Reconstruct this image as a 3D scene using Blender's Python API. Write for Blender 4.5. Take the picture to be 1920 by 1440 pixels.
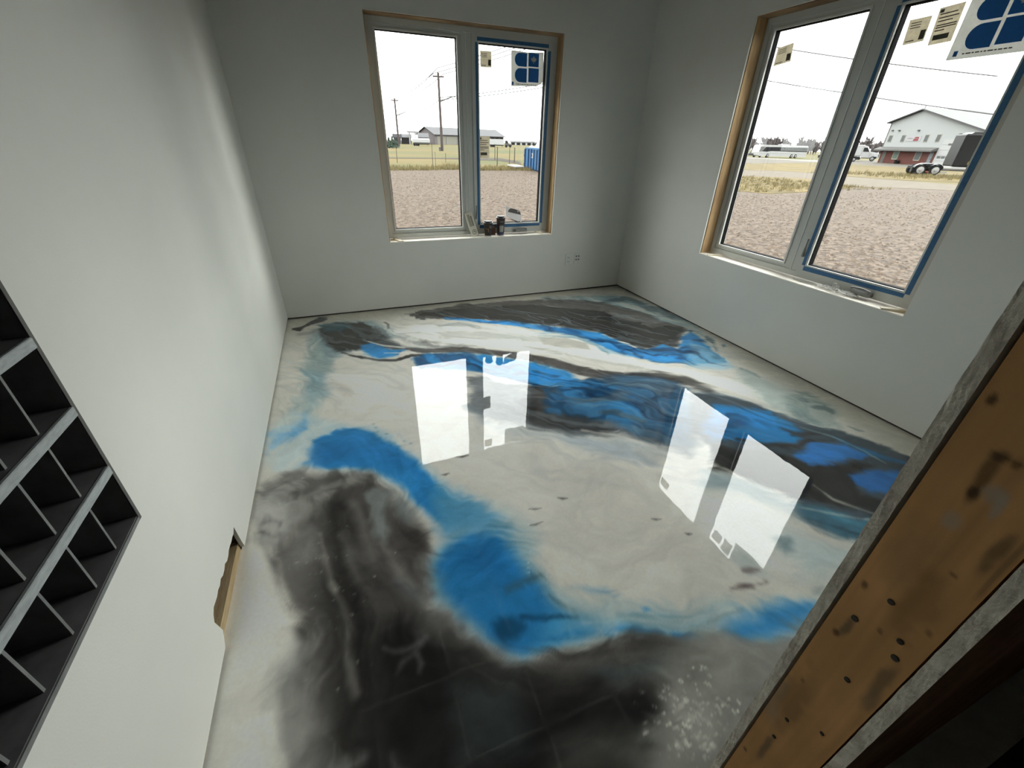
import bpy, math, random
import numpy as np
from mathutils import Vector, Matrix
from mathutils.geometry import tessellate_polygon

# ------------------------------------------------------------------ scene, camera, sky, exposure
for _o in list(bpy.data.objects):
    bpy.data.objects.remove(_o, do_unlink=True)
SC = bpy.context.scene
COL = SC.collection
PI = math.pi

cam_data = bpy.data.cameras.new('camera')
cam_data.sensor_fit = 'HORIZONTAL'
cam_data.sensor_width = 36.0
cam_data.lens = 784.28 / 1920 * 36.0
cam_data.clip_start = 0.02
cam_data.clip_end = 2000
cam = bpy.data.objects.new('camera', cam_data)
COL.objects.link(cam)
_r = Vector((0.931363, -0.363363, 0.02303))
_u = Vector((0.164127, 0.475465, 0.864289))
_f = Vector((0.325, 0.801187, -0.502468))
cam.matrix_world = Matrix(((_r.x, _u.x, -_f.x, 0.51548), (_r.y, _u.y, -_f.y, -3.7164),
                           (_r.z, _u.z, -_f.z, 1.33), (0, 0, 0, 1)))
SC.camera = cam

SKY_HORIZON, SKY_RISE = 3.0, 0.9
SUN_AZ, SUN_EL, SUN_ANGLE, SUN_STRENGTH = 70.0, 10.0, 34.0, 2.1     # low veiled sun, unseen, added to brighten the left wall
EXPOSURE = 0.97
SC.view_settings.view_transform = 'Standard'
SC.view_settings.look = 'None'
SC.view_settings.gamma = 1.0
SC.view_settings.use_curve_mapping = False
SC.view_settings.exposure = EXPOSURE
SC.cycles.caustics_reflective = False
SC.cycles.caustics_refractive = False

world = bpy.data.worlds.new('overcast_sky')
SC.world = world
world.use_nodes = True
nt = world.node_tree
nt.nodes.clear()
def wn(kind, **kw):
    n = nt.nodes.new(kind)
    for k, v in kw.items():
        setattr(n, k, v)
    return n
_tc = wn('ShaderNodeTexCoord')
_sep = wn('ShaderNodeSeparateXYZ')
nt.links.new(_tc.outputs['Generated'], _sep.inputs[0])
def wmath(op, a, b=None, clamp=False):
    n = wn('ShaderNodeMath', operation=op, use_clamp=clamp)
    for i, v in enumerate((a, b)):
        if v is None:
            continue
        if isinstance(v, (int, float)):
            n.inputs[i].default_value = v
        else:
            nt.links.new(v, n.inputs[i])
    return n.outputs[0]
_zc = wmath('MAXIMUM', _sep.outputs[2], 0.0)
_den = wmath('ADD', _zc, 0.16)
_comb = wn('ShaderNodeCombineXYZ')
nt.links.new(wmath('DIVIDE', _sep.outputs[0], _den), _comb.inputs[0])
nt.links.new(wmath('DIVIDE', _sep.outputs[1], _den), _comb.inputs[1])
_cl = wn('ShaderNodeTexNoise')
_cl.inputs['Scale'].default_value = 0.9
_cl.inputs['Detail'].default_value = 6
_cl.inputs['Roughness'].default_value = 0.55
nt.links.new(_comb.outputs[0], _cl.inputs['Vector'])
_cm = wn('ShaderNodeMapRange')
_cm.inputs['From Min'].default_value = 0.3
_cm.inputs['From Max'].default_value = 0.7
_cm.inputs['To Min'].default_value = 0.84
_cm.inputs['To Max'].default_value = 1.14
nt.links.new(_cl.outputs['Fac'], _cm.inputs['Value'])
_lum = wmath('MULTIPLY', wmath('ADD', wmath('MULTIPLY', _zc, SKY_RISE), 1.0), SKY_HORIZON)
_lum = wmath('MULTIPLY', _lum, _cm.outputs[0])
_bg = wn('ShaderNodeBackground')
_bg.inputs['Color'].default_value = (1.0, 1.0, 0.99, 1)
nt.links.new(_lum, _bg.inputs['Strength'])
_wo = wn('ShaderNodeOutputWorld')
nt.links.new(_bg.outputs[0], _wo.inputs[0])

sun_data = bpy.data.lights.new('added_veiled_sun', 'SUN')
sun_data.energy = SUN_STRENGTH
sun_data.angle = math.radians(SUN_ANGLE)
sun_data.color = (1.0, 0.985, 0.95)
sun = bpy.data.objects.new('added_veiled_sun', sun_data)
COL.objects.link(sun)
_az, _el = math.radians(SUN_AZ), math.radians(SUN_EL)
_sd = Vector((math.sin(_az) * math.cos(_el), math.cos(_az) * math.cos(_el), math.sin(_el)))
sun.rotation_euler = _sd.to_track_quat('Z', 'Y').to_euler()
sun.location = _sd * 30

# ------------------------------------------------------------------ helpers
def lin(c):
    return tuple(((v / 255) / 12.92 if v / 255 <= 0.04045 else ((v / 255 + 0.055) / 1.055) ** 2.4) for v in c)

def albedo(c, f):
    """surface colour of a thing that shows as the given tone under light of strength f"""
    return tuple(min(0.9, v / f) for v in lin(c))

MATS = {}
def mat(name, col, rough=0.6, metal=0.0, var=0.0, vscale=8.0, bump=0.0, bscale=40.0, ior=1.5, stretch=None,
        translucent=0.0, dark=None, spec=0.5, detail=4, tight=0.18):
    if name in MATS:
        return MATS[name]
    m = bpy.data.materials.new(name)
    m.use_nodes = True
    t = m.node_tree
    t.nodes.clear()
    out = t.nodes.new('ShaderNodeOutputMaterial')
    b = t.nodes.new('ShaderNodeBsdfPrincipled')
    b.inputs['Roughness'].default_value = rough
    b.inputs['Metallic'].default_value = metal
    b.inputs['IOR'].default_value = ior
    b.inputs['Specular IOR Level'].default_value = spec
    b.inputs['Base Color'].default_value = (*col, 1)
    tc = t.nodes.new('ShaderNodeTexCoord')
    vec = tc.outputs['Object']
    if stretch:
        mp = t.nodes.new('ShaderNodeMapping')
        mp.inputs['Scale'].default_value = stretch
        t.links.new(vec, mp.inputs['Vector'])
        vec = mp.outputs[0]
    n = t.nodes.new('ShaderNodeTexNoise')
    n.inputs['Scale'].default_value = vscale
    n.inputs['Detail'].default_value = detail
    n.inputs['Roughness'].default_value = 0.6
    t.links.new(vec, n.inputs['Vector'])
    ramp = t.nodes.new('ShaderNodeMapRange')
    ramp.inputs['From Min'].default_value = 0.5 - tight
    ramp.inputs['From Max'].default_value = 0.5 + tight
    t.links.new(n.outputs['Fac'], ramp.inputs['Value'])
    mix = t.nodes.new('ShaderNodeMix')
    mix.data_type = 'RGBA'
    dk = dark if dark else tuple(v * (1 - var) for v in col)
    lt = col if dark else tuple(min(0.95, v * (1 + var)) for v in col)
    mix.inputs[6].default_value = (*dk, 1)
    mix.inputs[7].default_value = (*lt, 1)
    t.links.new(ramp.outputs[0], mix.inputs[0])
    t.links.new(mix.outputs[2], b.inputs['Base Color'])
    if bump:
        n2 = t.nodes.new('ShaderNodeTexNoise')
        n2.inputs['Scale'].default_value = bscale
        n2.inputs['Detail'].default_value = 4
        t.links.new(vec, n2.inputs['Vector'])
        bp = t.nodes.new('ShaderNodeBump')
        bp.inputs['Strength'].default_value = bump
        bp.inputs['Distance'].default_value = 0.01
        t.links.new(n2.outputs['Fac'], bp.inputs['Height'])
        t.links.new(bp.outputs[0], b.inputs['Normal'])
    sh = b.outputs[0]
    if translucent:
        tr = t.nodes.new('ShaderNodeBsdfTranslucent')
        t.links.new(mix.outputs[2], tr.inputs['Color'])
        ms = t.nodes.new('ShaderNodeMixShader')
        ms.inputs[0].default_value = translucent
        t.links.new(sh, ms.inputs[1])
        t.links.new(tr.outputs[0], ms.inputs[2])
        sh = ms.outputs[0]
    t.links.new(sh, out.inputs[0])
    MATS[name] = m
    return m

def glass_mat(name, tint=(0.96, 0.98, 0.97), clear=1.0, rough=0.0, body=(0.9, 0.9, 0.9)):
    m = bpy.data.materials.new(name)
    m.use_nodes = True
    t = m.node_tree
    t.nodes.clear()
    out = t.nodes.new('ShaderNodeOutputMaterial')
    tr = t.nodes.new('ShaderNodeBsdfTransparent')
    tr.inputs[0].default_value = (*tint, 1)
    gl = t.nodes.new('ShaderNodeBsdfGlossy')
    gl.inputs['Roughness'].default_value = rough
    lw = t.nodes.new('ShaderNodeLayerWeight')
    lw.inputs[0].default_value = 0.5
    pw = t.nodes.new('ShaderNodeMath'); pw.operation = 'POWER'; pw.inputs[1].default_value = 5.0
    t.links.new(lw.outputs['Facing'], pw.inputs[0])
    fr = t.nodes.new('ShaderNodeMath'); fr.operation = 'MULTIPLY_ADD'
    fr.inputs[1].default_value = 0.9; fr.inputs[2].default_value = 0.03
    t.links.new(pw.outputs[0], fr.inputs[0])
    mx = t.nodes.new('ShaderNodeMixShader')
    t.links.new(fr.outputs[0], mx.inputs[0])
    t.links.new(tr.outputs[0], mx.inputs[1])
    t.links.new(gl.outputs[0], mx.inputs[2])
    sh = mx.outputs[0]
    if clear < 1:
        df = t.nodes.new('ShaderNodeBsdfDiffuse')
        df.inputs[0].default_value = (*body, 1)
        m2 = t.nodes.new('ShaderNodeMixShader')
        m2.inputs[0].default_value = clear
        t.links.new(df.outputs[0], m2.inputs[1])
        t.links.new(sh, m2.inputs[2])
        sh = m2.outputs[0]
    t.links.new(sh, out.inputs[0])
    return m

class MB:
    """collects shapes for one mesh"""
    def __init__(self):
        self.v = []
        self.f = []
    def add(self, vs, fs):
        o = len(self.v)
        self.v += [tuple(p) for p in vs]
        self.f += [tuple(i + o for i in f) for f in fs]
        return self
    def box(self, a, b):
        x0, x1 = sorted((a[0], b[0])); y0, y1 = sorted((a[1], b[1])); z0, z1 = sorted((a[2], b[2]))
        return self.add([(x0, y0, z0), (x1, y0, z0), (x1, y1, z0), (x0, y1, z0), (x0, y0, z1), (x1, y0, z1), (x1, y1, z1), (x0, y1, z1)],
                        [(0, 3, 2, 1), (4, 5, 6, 7), (0, 1, 5, 4), (1, 2, 6, 5), (2, 3, 7, 6), (3, 0, 4, 7)])
    def bevbox(self, a, b, c):
        """box with its edges chamfered by c"""
        x0, x1 = sorted((a[0], b[0])); y0, y1 = sorted((a[1], b[1])); z0, z1 = sorted((a[2], b[2]))
        pts = []
        for sx, X in ((1, x0), (-1, x1)):
            for sy, Y in ((1, y0), (-1, y1)):
                for sz, Z in ((1, z0), (-1, z1)):
                    pts += [(X + sx * c, Y + sy * c, Z), (X + sx * c, Y, Z + sz * c), (X, Y + sy * c, Z + sz * c)]
        return self.hull(pts)
    def hull(self, pts):
        import bmesh
        bm = bmesh.new()
        for p in pts:
            bm.verts.new(p)
        bmesh.ops.convex_hull(bm, input=bm.verts)
        bm.verts.index_update()
        used = [v for v in bm.verts if v.link_faces]
        idx = {v: i for i, v in enumerate(used)}
        self.add([tuple(v.co) for v in used], [tuple(idx[v] for v in f.verts) for f in bm.faces])
        bm.free()
        return self
    def prism(self, poly, fn0, fn1):
        """polygon (2d points) swept from fn0(p) to fn1(p)"""
        n = len(poly)
        tris = tessellate_polygon([[Vector((p[0], p[1], 0)) for p in poly]])
        vs = [fn0(p) for p in poly] + [fn1(p) for p in poly]
        fs = [tuple(t) for t in tris] + [tuple(i + n for i in reversed(t)) for t in tris]
        fs += [(i, (i + 1) % n, (i + 1) % n + n, i + n) for i in range(n)]
        return self.add(vs, fs)
    def sheet(self, outer, holes, fn0, fn1):
        loops = [outer] + holes
        flat = [p for l in loops for p in l]
        tris = tessellate_polygon([[Vector((p[0], p[1], 0)) for p in l] for l in loops])
        n = len(flat)
        vs = [fn0(p) for p in flat] + [fn1(p) for p in flat]
        fs = [tuple(t) for t in tris] + [tuple(i + n for i in reversed(t)) for t in tris]
        k = 0
        for l in loops:
            m = len(l)
            fs += [(k + i, k + (i + 1) % m, k + (i + 1) % m + n, k + i + n) for i in range(m)]
            k += m
        return self.add(vs, fs)
    def tube(self, pts, r, n=8, cap=True):
        pts = [Vector(p) for p in pts]
        rs = r if isinstance(r, (list, tuple)) else [r] * len(pts)
        base = len(self.v)
        up = Vector((0, 0, 1))
        for i, p in enumerate(pts):
            d = (pts[min(i + 1, len(pts) - 1)] - pts[max(i - 1, 0)]).normalized()
            a = d.cross(up)
            if a.length < 1e-3:
                a = d.cross(Vector((1, 0, 0)))
            a.normalize()
            b = d.cross(a)
            for k in range(n):
                t = 2 * PI * k / n
                self.v.append(tuple(p + (a * math.cos(t) + b * math.sin(t)) * rs[i]))
        for i in range(len(pts) - 1):
            for k in range(n):
                self.f.append((base + i * n + k, base + i * n + (k + 1) % n, base + (i + 1) * n + (k + 1) % n, base + (i + 1) * n + k))
        if cap:
            self.f.append(tuple(base + k for k in range(n)))
            self.f.append(tuple(base + (len(pts) - 1) * n + k for k in reversed(range(n))))
        return self
    def lathe(self, prof, c=(0, 0, 0), n=24):
        base = len(self.v)
        for r, z in prof:
            for k in range(n):
                t = 2 * PI * k / n
                self.v.append((c[0] + r * math.cos(t), c[1] + r * math.sin(t), c[2] + z))
        for i in range(len(prof) - 1):
            for k in range(n):
                self.f.append((base + i * n + k, base + i * n + (k + 1) % n, base + (i + 1) * n + (k + 1) % n, base + (i + 1) * n + k))
        self.f.append(tuple(base + k for k in reversed(range(n))))
        self.f.append(tuple(base + (len(prof) - 1) * n + k for k in range(n)))
        return self
    def wheel(self, c, r, w, n=20, ax=1):
        """disc with a rounded tread, axle along axis ax"""
        prof = [(r * .6, -w / 2), (r * .94, -w / 2), (r, -w * .35), (r, w * .35), (r * .94, w / 2), (r * .6, w / 2)]
        q = MB().lathe(prof, n=n)
        if ax == 1:
            vs = [(c[0] + x, c[1] + z, c[2] + y) for x, y, z in q.v]
        else:
            vs = [(c[0] + z, c[1] + x, c[2] + y) for x, y, z in q.v]
        return self.add(vs, q.f)
    def build(self, name, material, parent=None, smooth=False, local=False):
        me = bpy.data.meshes.new(name)
        vs = self.v
        if parent is not None and not local:
            l = parent.get('_base', None)
            l = Vector(l) if l is not None else Vector((0, 0, 0))
            vs = [(p[0] - l.x, p[1] - l.y, p[2] - l.z) for p in vs]
        me.from_pydata(vs, [], self.f)
        import bmesh
        bm = bmesh.new()
        bm.from_mesh(me)
        bmesh.ops.recalc_face_normals(bm, faces=bm.faces)
        bm.to_mesh(me)
        bm.free()
        if smooth:
            for p in me.polygons:
                p.use_smooth = True
            try:
                me.set_sharp_from_angle(angle=math.radians(38))
            except Exception:
                pass
        me.materials.append(material)
        o = bpy.data.objects.new(name, me)
        COL.objects.link(o)
        if parent is not None:
            o.parent = parent
            if not local and parent.get('_base', None) is not None:
                o['_base'] = tuple(parent['_base'])
        return o

def tag(o, label=None, cat=None, group=None, kind=None):
    if label: o['label'] = label
    if cat: o['category'] = cat
    if group: o['group'] = group
    if kind: o['kind'] = kind
    return o

BASES = {}
def thing(name, loc, label=None, cat=None, group=None, kind=None, rz=0.0):
    o = bpy.data.objects.new(name, None)
    o.empty_display_size = 0.05
    COL.objects.link(o)
    o.location = loc
    o.rotation_euler = (0, 0, rz)
    BASES[o.name] = loc
    o['_base'] = tuple(loc)
    return tag(o, label, cat, group, kind)

def struct(name, mb, material, smooth=False):
    return tag(mb.build(name, material, None, smooth), kind='structure')
FLOOR_PAINT = [  # shapes drawn in image pixels, projected through the camera onto the floor
((206,203,197),0.6,0.15,0.05,None,((0.313,-1.083),(0.912,-1.21),(1.185,-1.53),(1.262,-2.187),(1.846,-2.687),(2.034,-3.079),(1.781,-3.274),(1.287,-3.048),(1.031,-2.71),(0.811,-2.313),(0.514,-1.775),(0.307,-1.483))),
((182,178,170),0.6,0.15,0.05,None,((1.228,-2.264),(1.729,-2.645),(1.689,-2.952),(1.493,-3.08),(1.154,-2.698))),
((108,138,148),0.75,0.05,0.06,(-1.08,3,9,0.6),((2.177,-0.116),(2.613,-0.185),(3.015,-0.239),(3.148,-0.504),(3.202,-0.757),(3.253,-1.056),(3.196,-1.428),(3.022,-1.66),(2.927,-1.426),(2.765,-1.027),(2.398,-0.574))),
((70,67,65),0.9,0.025,0.05,None,((0.957,-0.167),(1.197,-0.103),(1.469,-0.07),(1.788,-0.108),(2.164,-0.145),(2.515,-0.256),(2.767,-0.433),(2.964,-0.755),(3.064,-1.074),(3.059,-1.245),(2.803,-1.508),(2.502,-1.427),(2.339,-1.031),(1.988,-0.786),(1.507,-0.465),(1.042,-0.288))),
((42,41,40),0.95,0.02,0.04,None,((1.064,-0.215),(1.265,-0.168),(1.612,-0.176),(2.102,-0.286),(2.346,-0.455),(2.603,-0.596),(2.742,-0.891),(2.817,-1.118),(2.993,-1.139),(3.073,-1.177),(2.918,-1.314),(2.776,-1.499),(2.71,-1.375),(2.6,-1.4),(2.502,-1.427),(2.405,-1.231),(2.35,-1.012),(2.147,-0.837),(1.76,-0.611),(1.35,-0.401))),
((64,84,94),0.6,0.03,0.06,None,((2.773,-0.427),(3.053,-0.458),(3.051,-0.705),(3.162,-0.871),(3.124,-1.029),(3.152,-1.01),(3.246,-0.792),(3.155,-0.592),(3.136,-0.348),(2.796,-0.385))),
((38,118,178),0.95,0.02,0.035,None,((1.25,-0.329),(1.507,-0.465),(1.755,-0.622),(1.988,-0.786),(2.136,-0.858),(2.339,-1.031),(2.394,-1.249),(2.49,-1.443),(2.691,-1.4),(2.756,-1.522),(2.96,-1.327),(3.094,-1.28),(3.055,-1.49),(2.972,-1.7),(2.936,-1.797),(2.659,-1.747),(2.444,-1.604),(2.279,-1.42),(2.202,-1.257),(2.14,-1.034),(1.867,-0.818),(1.502,-0.527))),
((44,134,206),0.7,0.015,0.02,None,((1.238,-0.378),(1.499,-0.533),(1.724,-0.699),(1.979,-0.884),(2.14,-1.033),(2.211,-1.236),(2.327,-1.491),(2.541,-1.645),(2.813,-1.72),(2.839,-1.692),(2.589,-1.59),(2.388,-1.42),(2.274,-1.159),(2.19,-0.961),(2.017,-0.813),(1.752,-0.634),(1.519,-0.475),(1.245,-0.354))),
((124,172,196),0.7,0.05,0.05,None,((2.968,-1.44),(2.983,-1.647),(2.913,-1.892),(2.787,-1.849),(2.63,-1.762))),
((64,84,94),0.7,0.02,0.03,None,((3.09,-1.446),(3.094,-1.515),(3.015,-1.647),(3.041,-1.64),(3.17,-1.473),(3.144,-1.402))),
((108,138,148),0.8,0.01,0.005,None,((3.138,-1.559),(3.174,-1.561),(3.147,-1.603),(3.104,-1.609))),
((222,221,212),0.85,0.035,0.04,None,((0.634,-0.504),(0.892,-0.439),(1.321,-0.506),(1.713,-0.732),(2,-0.943),(2.113,-1.091),(2.179,-1.377),(2.4,-1.65),(2.632,-1.813),(2.796,-2.027),(2.905,-2.297),(2.889,-2.417),(2.73,-2.255),(2.583,-2.013),(2.389,-1.779),(2.175,-1.591),(1.883,-1.351),(1.561,-1.121),(1.201,-0.953),(0.904,-0.853))),
((150,152,148),0.55,0.04,0.05,(-0.48,2,14,0.9),((0.648,-0.359),(1.027,-0.411),(1.47,-0.628),(1.818,-0.928),(2.004,-1.119),(1.613,-0.989),(1.242,-0.802),(0.855,-0.674))),
((170,168,158),0.9,0.012,0.02,None,((1.841,-0.98),(2.042,-1.046),(2.137,-1.215),(2.108,-1.305),(1.941,-1.239),(1.822,-1.12))),
((110,140,150),0.7,0.015,0.02,None,((1.854,-0.951),(2.112,-1.091),(2.177,-1.281),(2.191,-1.426),(2.203,-1.415),(2.208,-1.247),(2.135,-1.055),(1.863,-0.932))),
((124,172,196),0.6,0.02,0.02,None,((1.823,-0.918),(1.997,-0.947),(2.148,-1.107),(2.185,-1.358),(2.317,-1.511),(2.335,-1.491),(2.222,-1.316),(2.18,-1.066),(2.023,-0.898),(1.831,-0.899))),
((140,140,134),0.5,0.02,0.03,None,((1.654,-1.099),(1.827,-1.286),(2.052,-1.506),(2.275,-1.695),(2.502,-1.857),(2.513,-1.845),(2.302,-1.663),(2.082,-1.464),(1.855,-1.24),(1.667,-1.074))),
((108,138,148),0.7,0.06,0.06,None,((0.188,-0.301),(0.41,-0.16),(0.656,-0.265),(0.784,-0.608),(0.61,-0.755),(0.389,-0.775),(0.249,-0.984),(0.219,-1.196),(0.167,-0.956),(0.194,-0.663))),
((42,41,40),0.95,0.012,0.01,None,((0.043,-0.237),(0.102,-0.283),(0.13,-0.205),(0.123,-0.173),(0.092,-0.191),(0.041,-0.202))),
((42,41,40),0.95,0.012,0.01,None,((0.114,-0.224),(0.19,-0.159),(0.25,-0.137),(0.301,-0.086),(0.297,-0.035),(0.24,-0.024),(0.179,-0.088),(0.108,-0.191))),
((128,126,122),0.5,0.03,0.03,None,((0.065,-0.359),(0.21,-0.363),(0.367,-0.29),(0.364,-0.244),(0.205,-0.296),(0.063,-0.337))),
((42,41,40),0.95,0.03,0.035,None,((0.246,-0.298),(0.389,-0.178),(0.569,-0.249),(0.658,-0.421),(0.752,-0.692),(0.829,-0.838),(0.955,-0.937),(0.751,-0.85),(0.612,-0.736),(0.536,-0.749),(0.443,-0.775),(0.351,-0.734),(0.291,-0.599),(0.262,-0.457))),
((58,92,104),0.8,0.03,0.03,None,((0.246,-0.204),(0.409,-0.185),(0.486,-0.307),(0.402,-0.394),(0.285,-0.356))),
((90,92,92),0.6,0.03,0.04,None,((0.64,-0.402),(0.835,-0.769),(1.078,-0.96),(1.349,-1.012),(1.354,-0.994),(1.093,-0.906),(0.856,-0.697),(0.651,-0.362))),
((38,118,178),0.95,0.02,0.03,None,((0.524,-0.707),(0.606,-0.684),(0.7,-0.833),(0.821,-0.892),(0.736,-0.982),(0.626,-0.971),(0.546,-0.864))),
((42,41,40),0.9,0.01,0.015,None,((0.387,-0.783),(0.464,-0.881),(0.621,-1.008),(0.728,-1.056),(0.84,-1.012),(1.059,-1.046),(1.063,-1.029),(0.845,-0.97),(0.732,-1.007),(0.627,-0.967),(0.469,-0.848),(0.39,-0.767))),
((70,96,106),0.5,0.05,0.05,None,((0.234,-0.551),(0.255,-0.741),(0.243,-0.967),(0.232,-1.194),(0.255,-1.216),(0.294,-1.014),(0.325,-0.743),(0.26,-0.518))),
((206,206,198),0.7,0.006,0.008,None,((0.581,-0.651),(0.683,-0.774),(0.825,-0.861),(0.977,-0.883),(0.979,-0.873),(0.83,-0.833),(0.688,-0.747),(0.583,-0.641))),
((206,206,198),0.6,0.006,0.008,None,((0.671,-0.893),(0.812,-0.949),(0.967,-0.936),(0.968,-0.928),(0.815,-0.923),(0.672,-0.884))),
((90,90,88),0.5,0.02,0.03,None,((0.788,-0.565),(0.952,-0.799),(1.173,-0.904),(1.179,-0.885),(0.967,-0.743),(0.793,-0.546))),
((120,128,128),0.5,0.02,0.03,None,((1.136,-0.531),(1.314,-0.535),(1.466,-0.639),(1.474,-0.618),(1.329,-0.477),(1.14,-0.508))),
((60,58,56),0.6,0.012,0.02,None,((0.736,-0.302),(0.757,-0.366),(0.734,-0.453),(0.74,-0.464),(0.774,-0.358),(0.743,-0.283))),
((66,62,60),0.92,0.015,0.02,None,((0.823,-0.869),(0.947,-0.976),(1.196,-1.06),(1.411,-1.174),(1.599,-1.33),(1.778,-1.536),(1.918,-1.717),(2.13,-1.721),(2.146,-1.696),(1.995,-1.604),(1.849,-1.431),(1.651,-1.233),(1.444,-1.092),(1.218,-0.983),(0.96,-0.915),(0.829,-0.843))),
((38,118,178),0.95,0.025,0.035,None,((0.842,-1.035),(0.954,-1.002),(1.193,-1.073),(1.407,-1.191),(1.601,-1.336),(1.784,-1.54),(1.822,-1.691),(1.678,-1.742),(1.47,-1.642),(1.315,-1.465),(1.173,-1.331),(0.979,-1.233),(0.864,-1.178))),
((44,134,206),0.7,0.03,0.03,None,((1.571,-1.351),(1.716,-1.516),(1.723,-1.657),(1.542,-1.639),(1.482,-1.56))),
((210,206,198),0.9,0.02,0.03,None,((0.912,-1.21),(1.169,-1.345),(1.345,-1.483),(1.466,-1.641),(1.409,-1.69),(1.189,-1.517),(0.944,-1.389),(0.864,-1.272))),
((60,68,76),0.85,0.04,0.05,(-0.64,1.5,9,0.25),((1.132,-1.424),(1.251,-1.435),(1.43,-1.684),(1.678,-1.742),(1.947,-1.682),(2.26,-1.718),(2.389,-1.887),(2.411,-2.058),(2.269,-2.343),(1.958,-2.526),(1.887,-2.41),(1.708,-2.288),(1.506,-2.187),(1.308,-2.082),(1.117,-1.936),(1.04,-1.787))),
((42,41,40),0.85,0.035,0.05,(-1.04,2,10,0.35),((1.435,-1.672),(1.603,-1.744),(1.64,-1.95),(1.673,-2.133),(1.724,-2.265),(1.513,-2.18),(1.318,-2.06),(1.327,-1.928))),
((40,90,128),0.85,0.035,0.06,(-0.67,1.5,10,0.45),((1.534,-1.734),(1.775,-1.705),(2.049,-1.717),(2.322,-1.863),(2.403,-2.021),(2.25,-2.281),(2.018,-2.457),(1.842,-2.336),(1.701,-2.143),(1.542,-2.003),(1.477,-1.893))),
((38,118,178),0.8,0.03,0.05,None,((1.697,-1.707),(1.921,-1.726),(1.952,-1.865),(1.745,-1.893),(1.6,-1.823))),
((38,118,178),0.6,0.04,0.06,None,((1.819,-2.012),(2.004,-2.015),(1.991,-2.161),(1.827,-2.214),(1.743,-2.13))),
((40,90,128),0.8,0.02,0.04,None,((1.524,-1.77),(1.62,-1.784),(1.587,-1.931),(1.511,-1.998),(1.453,-1.943))),
((64,84,94),0.7,0.015,0.03,None,((1.579,-1.934),(1.781,-1.956),(1.963,-2.019),(1.97,-2.009),(1.799,-1.924),(1.583,-1.924))),
((64,84,94),0.7,0.015,0.03,None,((1.654,-2.049),(1.799,-2.096),(1.921,-2.228),(1.933,-2.216),(1.823,-2.065),(1.66,-2.039))),
((42,41,40),0.75,0.03,0.03,None,((2.127,-1.724),(2.328,-1.835),(2.417,-1.966),(2.456,-2.123),(2.433,-2.242),(2.475,-2.226),(2.561,-2.06),(2.511,-1.886),(2.391,-1.764),(2.149,-1.693))),
((150,162,170),0.75,0.05,0.05,(-0.64,1.2,10,0.5),((1.037,-1.797),(1.156,-2.002),(1.329,-2.105),(1.497,-2.204),(1.692,-2.302),(1.881,-2.417),(1.761,-2.556),(1.596,-2.447),(1.441,-2.305),(1.269,-2.171),(1.048,-1.964))),
((100,104,106),0.6,0.015,0.03,None,((1.276,-2.083),(1.448,-2.181),(1.644,-2.285),(1.871,-2.385),(1.884,-2.371),(1.665,-2.254),(1.462,-2.157),(1.283,-2.07))),
((215,210,200),0.5,0.012,0.02,None,((1.547,-2.177),(1.679,-2.28),(1.838,-2.427),(1.848,-2.417),(1.694,-2.262),(1.552,-2.169))),
((150,155,160),0.6,0.03,0.03,None,((1.533,-2.412),(1.677,-2.513),(1.833,-2.594),(1.839,-2.588),(1.693,-2.495),(1.538,-2.405))),
((52,62,70),0.95,0.025,0.04,None,((2.379,-2.047),(2.551,-2.127),(2.671,-2.292),(2.731,-2.456),(2.825,-2.577),(2.921,-2.69),(2.974,-2.807),(3.009,-2.946),(2.759,-3.055),(2.371,-3.174),(2.226,-3.183),(2.169,-3.145),(2.11,-3.081),(2.11,-2.998),(2.156,-2.907),(2.215,-2.744),(2.085,-2.571),(2.146,-2.353))),
((38,118,178),0.95,0.025,0.05,None,((2.413,-2.251),(2.569,-2.323),(2.692,-2.39),(2.691,-2.593),(2.563,-2.641),(2.427,-2.64),(2.272,-2.528),(2.151,-2.504),(2.24,-2.333))),
((44,134,206),0.5,0.03,0.04,None,((2.507,-2.342),(2.642,-2.407),(2.627,-2.523),(2.46,-2.495),(2.406,-2.419))),
((42,41,40),0.95,0.025,0.035,None,((2.124,-2.531),(2.267,-2.601),(2.376,-2.667),(2.43,-2.772),(2.566,-2.838),(2.7,-2.852),(2.776,-2.905),(2.628,-2.924),(2.515,-3.02),(2.572,-3.086),(2.459,-3.132),(2.361,-3.074),(2.269,-2.998),(2.179,-2.915),(2.114,-2.803),(2.039,-2.719),(1.983,-2.66))),
((46,110,178),0.95,0.02,0.04,None,((2.442,-2.734),(2.641,-2.688),(2.812,-2.74),(2.825,-2.837),(2.7,-2.852),(2.57,-2.835),(2.453,-2.797))),
((42,100,165),0.95,0.02,0.04,None,((2.565,-2.921),(2.753,-2.922),(2.884,-2.985),(2.654,-3.071),(2.551,-3.044),(2.532,-2.991))),
((46,46,48),0.85,0.012,0.025,None,((2.28,-2.519),(2.373,-2.636),(2.532,-2.695),(2.641,-2.671),(2.755,-2.705),(2.765,-2.699),(2.66,-2.654),(2.561,-2.669),(2.402,-2.615),(2.293,-2.509))),
((46,46,48),0.85,0.012,0.025,None,((2.608,-2.524),(2.607,-2.6),(2.654,-2.63),(2.763,-2.641),(2.776,-2.631),(2.69,-2.603),(2.653,-2.573),(2.624,-2.515))),
((60,70,78),0.85,0.012,0.02,None,((2.675,-2.412),(2.748,-2.586),(2.859,-2.717),(2.914,-2.842),(2.973,-2.96),(3.021,-2.941),(2.963,-2.821),(2.903,-2.694),(2.792,-2.561),(2.697,-2.398))),
((40,90,128),0.8,0.012,0.02,None,((2.792,-2.679),(2.81,-2.803),(2.86,-2.901),(2.926,-2.961),(2.951,-2.949),(2.901,-2.882),(2.852,-2.784),(2.803,-2.673))),
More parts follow.
